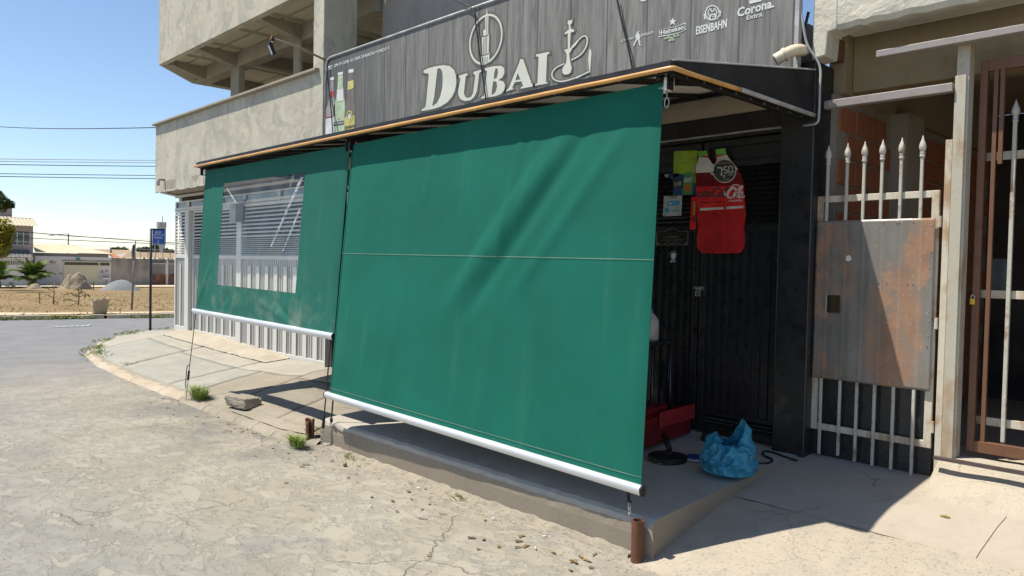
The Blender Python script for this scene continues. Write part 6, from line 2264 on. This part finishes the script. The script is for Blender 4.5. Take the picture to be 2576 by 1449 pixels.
for k, (x0, y0, x1, y1, r) in enumerate([(455, 615, 2380, 755, .035), (455, 690, 2380, 772, .03), (455, 640, 2380, 720, .012), (455, 745, 2380, 862, .014)]):
    wire(['thickest sloping wire above the pale tiled roof', 'second sloping wire, below the thickest above the pale roof', 'faint upper wire above the pale roof', 'faint lowest wire just above the pale roof'][k], *FZ(x0, y0), *FZ(x1, y1), XH + 4, r, .1, 'gcable' if k > 1 else 'cable', ext=.45)
XWi = -27
for k, (v0, v1, r) in enumerate([(396, 400, .011), (402, 406, .011), (410, 415, .012), (433, 438, .011), (440, 446, .012)]):
    wire(['topmost', 'second', 'third', 'fourth', 'lowest'][k] + ' of the five level wires crossing the sky left of the building', 0, v0, 388, v1, XWi, r, .05, 'gcable' if k < 2 else 'cable', ext=1.5)
a = V((XL + .02, FY + .02, ZP - .02))
b = PY(-40, 309, FY - 2)
bb_ = a + (PX(0, 310, -24) - a) * 1.6
n = 12
MB().tube([a.lerp(bb_, i / n) - V((0, 0, .1 * math.sin(math.pi * i / n))) for i in range(n + 1)], .009, 5).build('overhead_wire', M['cable'], label='single wire running left from the parapet corner of the corner building', cat='wire')

# ------------------------------------------------------------------ signs at the corner
p = PG(378, 831, .06)
top = PX(380.5, 575, p.x)
ssn = thing('street_sign', p, 'blue street name sign on a thin black post at the street corner', 'sign')
MB().tube([(p.x, p.y, p.z - .1), (p.x, p.y + .0, top.z)], .028, 10).build('post', M['postblack'], ssn, smooth=True)
yd = V((.55, .83, 0)).normalized()
dpx = (p - CAM).length
pw = 25.5 * dpx / FPX / .98
ph = 34 * dpx / FPX
o = V((p.x, p.y, top.z - ph - .02)) + yd * .035
nn = yd.cross(V((0, 0, 1)))
MB().hexa([o - nn * .0, o + yd * pw, o + yd * pw + nn * .006, o + nn * .006], [o + V((0, 0, ph)), o + yd * pw + V((0, 0, ph)), o + yd * pw + nn * .006 + V((0, 0, ph)), o + nn * .006 + V((0, 0, ph))]).build('plate', M['signblue'], ssn)
o2 = o + nn * .008
words3('QN 29', o2 + yd * pw * .22 + V((0, 0, ph * .74)), yd, V((0, 0, 1)), pw * .46, ph * .15, M['ink'], ssn, .003)
words3('Conjunto', o2 + yd * pw * .15 + V((0, 0, ph * .42)), yd, V((0, 0, 1)), pw * .66, ph * .15, M['ink'], ssn, .003)
words3('2', o2 + yd * pw * .42 + V((0, 0, ph * .12)), yd, V((0, 0, 1)), pw * .1, ph * .17, M['ink'], ssn, .003)
MB().bar(o2 + V((0, 0, ph * .65)), o2 + yd * pw + V((0, 0, ph * .65)), .004, ph * .025).build('divider', M['ink'], ssn)
MB().bar(o2 + V((0, 0, ph * .04)), o2 + yd * pw + V((0, 0, ph * .04)), .004, ph * .02).build('divider', M['ink'], ssn)
MB().bar(V((p.x, p.y, top.z - .012)), o + yd * pw + V((0, 0, ph + .012)), .03, .03).build('top_rail', M['postblack'], ssn)

p = PG(331, 779, .1)
top = PX(340, 604, p.x)
tsn = thing('traffic_sign', p, 'octagonal traffic sign seen edge-on on a leaning grey post beyond the street', 'sign')
lean = V((top.x - p.x, top.y - p.y, top.z - p.z))
MB().tube([p + V((0, 0, -.1)), p + lean], .035, 8).build('post', M['postgrey'], tsn, smooth=True)
vd = (CAM - p)
vd.z = 0
vd.normalize()
side = V((-vd.y, vd.x, 0))
pd = (vd * .97 - side * .2).normalized()
c = p + lean * .82
nrm = pd.cross(V((0, 0, 1)))
oct_ = [(.3 * math.cos(math.pi / 8 + k * math.pi / 4), .3 * math.sin(math.pi / 8 + k * math.pi / 4)) for k in range(8)]
MB().prism(oct_, .03, .038, fn=lambda a, b, e: tuple(c + pd * a + V((0, 0, b)) + nrm * e)).build('plate', M['postgrey'], tsn)
MB().prism([(a * .97, b * .97) for a, b in oct_], .0385, .041, fn=lambda a, b, e: tuple(c + pd * a + V((0, 0, b)) + nrm * e)).build('sign_face', plain('sign_red', (.4, .03, .03), .4), tsn)
MB().bar(c - V((0, 0, .28)), c + V((0, 0, .28)), .06, .05).build('mount', M['postblack'], tsn)


# ------------------------------------------------------------------ plants and heaps on the lot
def leaves(mb, rng, centre, rad, n, size, squash=1.0, up=.3):
    for i in range(n):
        while True:
            d = V((rng.uniform(-1, 1), rng.uniform(-1, 1), rng.uniform(-1, 1)))
            if .15 < d.length < 1:
                break
        k = d.length ** .35
        p = centre + d.normalized() * (k * rad) * V((1, 1, squash)).length / 1.73
        p.z = centre.z + d.normalized().z * k * rad * squash
        a = V((rng.uniform(-1, 1), rng.uniform(-1, 1), rng.uniform(-.6, .8))).normalized()
        b = a.cross(V((rng.uniform(-1, 1), rng.uniform(-1, 1), 1))).normalized()
        s = size * rng.uniform(.6, 1.3)
        mb.add([p - a * s, p + b * s * .45, p + a * s, p - b * s * .45], [(0, 1, 2, 3)])


rg = random.Random(5)
lf_y = leaf_mat('yellow_green_leaves', (.16, .17, .02), (.3, .27, .03))
lf_d = leaf_mat('dark_green_leaves', (.045, .075, .025), (.09, .13, .045))
lf_p = leaf_mat('palm_leaves', (.06, .11, .02), (.17, .24, .045))
g_fresh = leaf_mat('fresh_grass', (.16, .24, .04), (.32, .37, .11))
lf_s = leaf_mat('sapling_leaves', (.1, .12, .03), (.2, .17, .06))
bark = plain('bark', (.13, .1, .075), .9, 0, .2, 4, .3)
XTr = -58
tr = thing('yellow_tree', PX(-60, 745, XTr), 'yellow-green leafy tree at the left edge before the beige house', 'tree')
tb_ = PX(-60, 720, XTr)
tb_.z = lotz(XTr, tb_.y)
MB().tube([tb_, tb_ + V((.2, .4, 1.6)), tb_ + V((.1, 1.0, 3.2)), tb_ + V((0, 1.3, 4.6))], .1, 8, rs=[.16, .13, .09, .04]).build('trunk', bark, tr, smooth=True)
m = MB()
for (x, y, r, n) in [(-60, 590, .9, 330), (30, 560, .75, 300), (70, 620, .5, 180), (15, 690, .75, 300), (40, 760, .55, 200), (-80, 720, 1.0, 350), (30, 850, .55, 180), (-60, 850, .8, 250), (100, 580, .35, 90), (15, 830, .5, 120)]:
    q_ = PX(*FZ(x, y), XTr + rg.uniform(-.8, .8))
    leaves(m, rg, q_, r, int(n * .5), .2, .8)
    m2 = q_
m.build('crown', lf_y, tr, auto=False)
t2 = thing('dark_tree', PX(-220, 745, XTr + 3), 'dark green tree whose branch tip shows above the beige house', 'tree')
tb_ = PX(-220, 720, XTr + 3)
tb_.z = lotz(XTr + 3, tb_.y)
br_ = PX(*FZ(120, 250), XTr + 3)
b3 = PX(*FZ(-200, 330), XTr + 3)
MB().tube([tb_, tb_ + V((0, .2, 3)), V((b3.x, b3.y, b3.z)), br_], .1, 8, rs=[.2, .16, .09, .02]).build('trunk', bark, t2, smooth=True)
m = MB()
for (x, y, r, n) in [(20, 190, .35, 90), (70, 210, .35, 100), (120, 230, .3, 80), (150, 262, .22, 50), (30, 300, .3, 60), (-30, 120, .4, 100), (-80, 220, .6, 150), (-150, 180, .9, 250), (60, 260, .25, 50), (0, 90, .16, 25)]:
    leaves(m, rg, PX(*FZ(x, y), XTr + 3 + rg.uniform(-.4, .4)), r, n, .13, .7)
m.build('crown', lf_d, t2, auto=False)

# feathery palm
pb = PG(84, 723, .1)
pal = thing('palm', pb, 'bushy young palm growing before the low white house', 'palm')
dpal = (pb - CAM).length
hpal = 62 * dpal / FPX
MB().lathe([(.28, -.1), (.22, .3), (.15, .7), (.08, 1.0)], pb, 10).build('trunk', bark, pal, smooth=True)


def frond(mb, base, az, el, L, droop, rng, wid=.28):
    pts = []
    d = V((math.cos(az) * math.cos(el), math.sin(az) * math.cos(el), math.sin(el)))
    p = V(base)
    n = 12
    for i in range(n + 1):
        pts.append(p.copy())
        d = (d + V((0, 0, -droop * (i + 2) / n))).normalized()
        p = p + d * (L / n)
    mb.tube(pts, .02, 4, rs=[.03 * (1 - i / n) + .006 for i in range(n + 1)])
    for i in range(2, n + 1):
        for k in range(3):
            c = pts[i].lerp(pts[i - 1], k / 3)
            t = (pts[i] - pts[i - 1]).normalized()
            sd = t.cross(V((0, 0, 1))).normalized()
            w = wid * L * math.sin(math.pi * min(1, (i - k / 3) / n * .86 + .14)) ** .7
            for s in (-1, 1):
                tip = c + sd * s * w * rng.uniform(.85, 1.1) + t * w * .6 + V((0, 0, -w * rng.uniform(.2, .5)))
                mid = c.lerp(tip, .5) + V((0, 0, w * .1))
                q = t * (.035 * L)
                mb.add([c - q * .6, c + q * .6, mid + q * .7, tip, mid - q * .7], [(0, 1, 2, 4), (4, 2, 3)])


for k in range(22):
    az = k * 2.4 + rg.uniform(-.2, .2)
    el = math.radians(rg.uniform(20, 82) if k > 6 else rg.uniform(68, 88))
    m = MB()
    frond(m, pb + V((0, 0, .5)), az, el, hpal * rg.uniform(.72, .98), rg.uniform(.16, .3), rg)
    m.build('frond', lf_p, pal, auto=False)
p2 = PG(-6, 724, .1)
pal2 = thing('palm', p2, 'palm cut off by the left edge of the picture before the beige house', 'palm')
MB().lathe([(.25, -.1), (.2, .3), (.12, .8)], p2, 10).build('trunk', bark, pal2, smooth=True)
for k in range(14):
    m = MB()
    frond(m, p2 + V((0, 0, .5)), k * 2.4, math.radians(rg.uniform(25, 80)), hpal * rg.uniform(.6, .9), rg.uniform(.18, .3), rg)
    m.build('frond', lf_p, pal2, auto=False)


def heap(name, label, u0, u1, vb, vt, mat, cat, seed, lump, blunt):
    a, b = PG(u0, vb, .1), PG(u1, vb, .1)
    c = (a + b) / 2
    dd = (c - CAM).length
    w = (b - a).length / 2
    h = (vb - vt) * dd / FPX
    m = MB()
    n, k_ = 48, 18

    def f(i, j):
        an = 2 * math.pi * i / n
        t = j / k_
        r = w * (1 - t) * (1 + .12 * nz(math.cos(an) + seed, math.sin(an), 0, 1.2))
        z = h * blunt(t) + lump * nz(c.x + r * math.cos(an), c.y + r * math.sin(an), seed, 2.2) * (1 if t > .05 else 0) + lump * .5 * nz(r * math.cos(an), r * math.sin(an), seed, 6) * (t > .05)
        return c + V((r * math.cos(an) * .8, r * math.sin(an), z - .06))
    m.add([f(i, j) for j in range(k_ + 1) for i in range(n)], [(j * n + i, j * n + (i + 1) % n, (j + 1) * n + (i + 1) % n, (j + 1) * n + i) for j in range(k_) for i in range(n)])
    return m.build(name, mat, label=label, cat=cat, smooth=True)


earth = grimy('earth_heap', (.3, .25, .18), (.17, .14, .1), .95, .8, 2.5, False, 1.0, 9, .1)
grav = grimy('grey_gravel', (.23, .235, .235), (.17, .17, .17), .95, .5, 2, False, .6, 30, .1)
heap('rubble_heap', 'lumpy brown heap of earth and rubble before the cream garage gate', 141, 236, 727, 698, earth, 'heap', 2, .4, lambda t: min(1, 1.9 * t) * (1 - .1 * t) if t < .55 else .99)
heap('gravel_heap', 'smooth grey gravel heap before the grey yard wall', 248, 360, 730, 704.5, grav, 'heap', 5, .03, lambda t: 1 - (1 - t) ** 1.7)
heap('earth_heap', 'small low earth heap at the foot of the palm', 64, 112, 726, 713, earth, 'heap', 9, .12, lambda t: 1 - (1 - t) ** 1.6)


def sapling(label, base, topv, u, leaves_at, seed):
    p = PG(*base, .1)
    t = thing('sapling', p, label, 'plant')
    dd = (p - CAM).length
    h = (base[1] - topv) * dd / FPX
    rr = random.Random(seed)
    MB().tube([p, p + V((.02, .02, h * .5)), p + V((0, -.02, h))], .015, 6, rs=[.022, .016, .008]).build('stem', bark, t, smooth=True)
    for (dz, dy, n, L) in leaves_at:
        o = p + V((rr.uniform(-.1, .1), dy * dd / FPX, dz * dd / FPX))
        if abs(dy) > 3:
            MB().tube([p + V((0, 0, max(0, dz - 8) * dd / FPX)), o], .012, 5).build('twig', bark, t)
        for k in range(n):
            az = rr.uniform(0, 6.28)
            d = V((math.cos(az), math.sin(az), rr.uniform(-1.0, .3))).normalized()
            l = L * dd / FPX * rr.uniform(.7, 1.2)
            s = d.cross(V((0, 0, 1))).normalized() * l * .16
            m = MB()
            e = o + d * l + V((0, 0, -l * .25))
            mid = o + d * l * .5
            m.add([o, mid + s, e, mid - s], [(0, 1, 2, 3)])
            m.build('leaf', lf_s, t, auto=False)
    return t


sapling('thin tall sapling with sparse leaves standing in the lot', (134.5, 766), 715, 0, [(48, 0, 7, 9), (44, 8, 5, 9), (43, 16, 5, 9), (36, -13, 4, 8), (22, -14, 5, 8), (10, 0, 8, 7)], 3)
sapling('leafy drooping sapling in the lot left of the sack', (197.5, 767), 727, 0, [(38, 0, 9, 13), (26, -16, 6, 13), (24, 14, 7, 13), (14, -26, 7, 12), (30, 8, 6, 12), (24, -6, 6, 12)], 8)
sapling('small leafy weed at the left near the palms', (28, 727), 708, 0, [(14, 0, 10, 8), (8, 5, 9, 8), (8, -5, 9, 8)], 18)
p = PG(99.5, 763, .1)
MB().tube([p + V((0, 0, -.05)), p + V((.01, 0, 23 * (p - CAM).length / FPX))], .022, 6).build('wooden_stake', plain('yellow_stake', (.3, .19, .06), .8), label='short yellowish wooden stake in the dry lot', cat='stake')
p = PG(235, 731, .1)
MB().tube([p, p + V((.0, .0, 20 * (p - CAM).length / FPX))], .03, 6).build('wooden_stake', bark, label='dark stake standing between the earth heap and gravel heap', cat='stake')

# torn sack of rubble standing on the kerb
p = PG(250, 787, .13)
dd = (p - CAM).length
sw_, sh_ = 15 * dd / FPX, 31 * dd / FPX
sk_ = thing('rubble_sack', p, 'torn beige sack standing open on the far kerb', 'sack')
m = MB()
n, k_ = 28, 10


def skf(i, j):
    an = 2 * math.pi * i / n
    t = j / k_
    c2, s2 = math.cos(an), math.sin(an)
    e = .6
    x = math.copysign(abs(c2) ** e, c2)
    y = math.copysign(abs(s2) ** e, s2)
    r = sw_ * (.92 + .25 * t + .06 * nz(c2, s2, t * 3, 1.6))
    rim = .1 * sh_ * nz(c2, s2, 4, 1.3) * (t > .85)
    return p + V((r * x * .8, r * y + .12 * t * sw_, sh_ * t * (1 + .08 * y) + rim - .01))


m.add([skf(i, j) for j in range(k_ + 1) for i in range(n)], [(j * n + i, j * n + (i + 1) % n, (j + 1) * n + (i + 1) % n, (j + 1) * n + i) for j in range(k_) for i in range(n)])
m.add([skf(i, 7) for i in range(n)], [tuple(range(n))])
m.build('sack_wall', grimy('beige_sackcloth', (.47, .37, .24), (.36, .27, .17), .9, .6, 4, True, .3, 40, .2), sk_, smooth=True, auto=False)
mm = MB()
for k in range(4):
    mm.lathe([(.02, -.02), (.08, .0), (.07, .05), (.02, .07)], p + V((rg.uniform(-.1, .1), rg.uniform(-.15, .15), sh_ * .78)), 7)
mm.build('rubble', M['plaster'], sk_)
# pale plastic strip in the road
pts = [PG(*F6(x, y), .02) for x, y in [(740, 905), (850, 900), (980, 896), (1080, 893), (1180, 888), (1270, 872)]]
m = MB()
sp_ = smooth([tuple(q) for q in pts], 4, False)
m.add([V(q) + V((s * .05, 0, .012 * (k % 3 == 0))) for k, q in enumerate(sp_) for s in (-1, 1)], [(2 * k, 2 * k + 1, 2 * k + 3, 2 * k + 2) for k in range(len(sp_) - 1)])
m.build('plastic_strip', plain('pale_blue_plastic', (.5, .56, .6), .4), label='pale plastic strip lying in the cross street', cat='litter', solid=.004)


# ------------------------------------------------------------------ grass
def blades(pts, hmin, hmax, w, rng):
    mb = MB()
    for p in pts:
        az = rng.uniform(0, 6.28)
        h = rng.uniform(hmin, hmax)
        d = V((math.cos(az), math.sin(az), 0))
        s = V((-d.y, d.x, 0)) * w
        ln = d * h * rng.uniform(.5, 1.8)
        mb.add([p - s, p + s, p + ln * .35 + V((0, 0, h * .65)) + s * .6, p + ln + V((0, 0, h))], [(0, 1, 2), (0, 2, 3)])
    return mb


g_dry = leaf_mat('dry_grass', (.22, .155, .07), (.3, .225, .11))
g_grn = leaf_mat('green_grass', (.15, .2, .05), (.27, .3, .1))
pd_, pg_ = [], []
for i in range(16000):
    y = rg.uniform(-6, 32)
    d = rg.random() ** 1.25 * 26
    x = fkerb(y) - .25 - d
    if 1.0 < d < 2.3 or rg.random() > .45 + .8 * nz(x, y, 0, .5):
        continue
    p = V((x, y, lotz(x, y)))
    gr = (2.2 < d < 7.5 and nz(x, y, 7, .45) > -.25) or (d < .9 and nz(x, y, 3, .8) > .0)
    (pg_ if gr and rg.random() < .8 else pd_).append(p)
blades(pd_, .02, .07, .03, rg).build('dry_grass', g_dry, kind='stuff', label='dry straw-coloured grass over the vacant lot', auto=False)
for i in range(1500):
    y = rg.uniform(3.5, 13)
    if nz(y, 0, 9, .9) < .05:
        continue
    x = fkerb(y) + rg.uniform(-.25, .12)
    pg_.append(V((x, y, gz(x) + .02)))
blades(pg_, .03, .09, .03, rg).build('green_grass', g_grn, kind='stuff', label='green grass growing along the far kerb', auto=False)
ed_ = []
for i in range(900):
    s = rg.uniform(6.2, 9.6)
    q = pv(s, rg.choice((-.03, .06, .1)) + rg.uniform(-.03, .03))
    if nz(s * 2, 0, 4, 1.2) > 0:
        ed_.append(q)
blades(ed_, .02, .07, .006, rg).build('verge_grass', g_grn, kind='stuff', label='low green grass creeping over the corner kerb', auto=False)


def tuft(label, base, wpx, hpx, n, z, dry):
    p = PG(base[0], base[1], z)
    dd = (p - CAM).length
    w, h = wpx * dd / FPX / 2, hpx * dd / FPX * 1.1
    t = MB()
    for i in range(n):
        az = rg.uniform(0, 6.28)
        r = w * rg.random() * .75
        o = p + V((r * math.cos(az), r * .6 * math.sin(az), -.02))
        d = V((math.cos(az), .6 * math.sin(az), 0))
        hh = h * rg.uniform(.5, 1.15)
        s = V((-d.y, d.x, 0)).normalized() * .0038
        b1 = o + d * w * .3 + V((0, 0, hh * .65))
        b2 = o + d * w * rg.uniform(.6, 1.5) + V((0, 0, hh * rg.uniform(.75, 1)))
        t.add([o - s, o + s, b1 + s, b1 - s, b2], [(0, 1, 2, 3), (3, 2, 4)])
    return t.build('grass_tuft', [g_fresh, g_dry][dry], label=label, cat='grass', auto=False)


tuft('fresh green grass tuft on the kerb beside the left strap', (502, 1000), 64, 30, 260, .06, 0)
tuft('half dry grass tuft beside the bent rusty pipe', (748, 1118), 58, 26, 200, .03, 0)

wd_ = []
for s_, t_, n_ in [(5.55, .1, 16), (7.0, .1, 30), (.3, .02, 30)]:
    for i in range(n_):
        wd_.append(pv(s_ + rg.gauss(0, .05), t_ + abs(rg.gauss(0, .03))))
for i in range(24):
    x = rg.choice((-5.3, -3.9)) + rg.gauss(0, .06)
    wd_.append(V((x, 3.34 - abs(rg.gauss(0, .03)), .0)))
blades(wd_, .015, .06, .0035, rg).build('crack_weeds', g_grn, kind='stuff', label='thin weeds growing in cracks along the kerb', auto=False)
m = MB()
for i in range(90):
    x, y = rg.uniform(-9, -2.4), 3.28 - abs(rg.gauss(0, .25))
    a, w, l = rg.uniform(0, 3.14), rg.uniform(.004, .012), rg.uniform(.008, .03)
    d, e = V((math.cos(a), math.sin(a), 0)) * l, V((-math.sin(a), math.cos(a), 0)) * w
    p = V((x, y, gz(x) + .006))
    m.add([p - d - e, p + d - e + V((0, 0, .004)), p + d + e, p - d + e + V((0, 0, .006))], [(0, 1, 2, 3)])
m.build('dry_litter', plain('dry_leaf_litter', (.25, .17, .08), .8, 0, .4, 30), kind='stuff', label='dry leaf scraps along the gutter', auto=False)

# far tree line
for k, (x, y, w, h) in enumerate([(1560, 856, 60, 26), (1680, 858, 70, 22), (1960, 862, 110, 36), (2040, 868, 120, 30), (2290, 868, 60, 46), (2340, 888, 60, 24), (2105, 850, 26, 60)]):
    xx = XH - 34 - k * 3
    q = PX(*FZ(x, y), xx)
    t = thing('far_tree', (q.x, q.y, gz(xx)), ['leftmost', 'second', 'third', 'widest', 'tower-side', 'rightmost', 'narrow upright'][k] + ' tree of the dark green row behind the far roofs', 'tree', 'far trees behind the roofs')
    k2 = (q - CAM).length / FPX * .185
    MB().tube([(q.x, q.y, gz(xx)), (q.x, q.y, q.z)], .15, 6).build('trunk', bark, t)
    m = MB()
    for j in range(5):
        leaves(m, rg, q + V((0, rg.uniform(-.6, .6) * w * k2, rg.uniform(-.3, .5) * h * k2)), max(h, w * .5) * k2 * .6, 90, .3, .7)
    m.build('crown', lf_d, t, auto=False)

# ------------------------------------------------------------------ small things near the camera
p = PG(612, 1018, .1)
m = MB()
bm_ = bmesh.new()
bmesh.ops.create_icosphere(bm_, subdivisions=4, radius=1)
vs_ = []
for v in bm_.verts:
    q = v.co.copy()
    mxx = max(abs(q.x), abs(q.y), abs(q.z))
    q = q.lerp(q / mxx, .75)
    q = q * (1 + .09 * nz(q.x, q.y, q.z, 1.1) + .05 * nz(q.x, q.y, q.z, 4))
    vs_.append(p + V((q.x * .19, q.y * .1 + q.x * .03, q.z * .06 + .035)))
m.add(vs_, [tuple(v.index for v in f.verts) for f in bm_.faces])
bm_.free()
m.build('broken_stone', M['hump'], label='broken lump of concrete lying on the left pavement at the kerb', cat='stone')
butt = None
for k, (u, v) in enumerate([(1373, 1213), (1562, 1346), (1653, 1308), (1292, 1292), (990, 1225), (952, 1192), (1820, 1275)]):
    u, v = [F_ for F_ in [(FR(1200, 1500, 1400, 2576)(680, 607)), (FR(1200, 1500, 1400, 2576)(1200, 818)), (FR(1200, 1500, 1400, 2576)(1552, 940)), (FR(1200, 1500, 1400, 2576)(352, 728)), (FR(600, 1100, 800, 1656)(1205, 1293)), (FR(600, 1100, 800, 1656)(885, 1215)), (FR(1200, 1500, 1400, 2576)(1487, 1020))]][k]
    p = PG(u, v, .012)
    if butt is None:
        butt = MB().tube([p - V((.016, 0, 0)), p + V((.012, .004, 0))], .0045, 6).build('cigarette_end', M['ink'], label='cigarette end in the gutter below the middle of the large blind', cat='litter', group='cigarette ends before the platform', smooth=True)
        pb0 = p
    else:
        c = butt.copy()
        COL.objects.link(c)
        c.location = butt.location + (p - pb0)
        c.rotation_euler.z = R_.uniform(0, 3)
        c['label'] = ['', 'cigarette end in the gutter right of the middle of the platform', 'cigarette end in the gutter nearest the upright rusty pipe', 'cigarette end lying out in the street left of the platform middle', 'cigarette end in the street below the left end of the platform', 'cigarette end in the street beside the half dry grass tuft', 'cigarette end lying out in the street near the upright rusty pipe'][k]
for lab, fr_, xy, z, col in [('green round fruit lying in the street before the platform', FR(1200, 1500, 1400, 2576), (172, 446), .015, (.16, .17, .04))]:
    p = PG(*fr_(*xy), z)
    MB().lathe([(.002, -.015), (.013, -.01), (.018, .002), (.013, .013), (.002, .017)], p, 10).build('fallen_fruit', plain('green_fruit', col, .5), label=lab, cat='fruit', smooth=True)
# curled leaf on the right pavement
p = PZ(*FR(2300, 1760, 1540, 2576)(2080, 328), .24)
m = MB()
m.grid(8, 4, lambda a, b: p + V(((a - .5) * .05, (b - .5) * .022 * math.sin(math.pi * (.1 + .8 * a)), .012 + .018 * (abs(b - .5) * 2) ** 2 + .006 * math.sin(3 * a))))
m.build('fallen_leaf', plain('dry_leaf', (.3, .26, .08), .7), label='curled yellowish leaf lying on the right pavement', cat='leaf', smooth=True, auto=False, solid=.001)
# grit along the gutter and over the street
m = MB()
for i in range(1500):
    if i < 600:
        x, y = rg.uniform(-11, -2.3), 0
        y = 3.3 - abs(rg.gauss(0, .09))
    else:
        x, y = rg.uniform(-9, -.3), rg.uniform(1.2, 3.3)
    r = rg.uniform(.002, .006) * (1.4 if i < 600 else 1)
    z = gz(x) + r * .3
    m.add([V((x + r * 1.3, y, z)), V((x, y + r, z)), V((x - r, y, z)), V((x, y - r * 1.2, z)), V((x + .2 * r, y, z + r * 1.1)), ], [(0, 1, 4), (1, 2, 4), (2, 3, 4), (3, 0, 4)])
m.build('grit', M['kerb'], kind='stuff', label='loose grit and small stones over the street edge', auto=False)
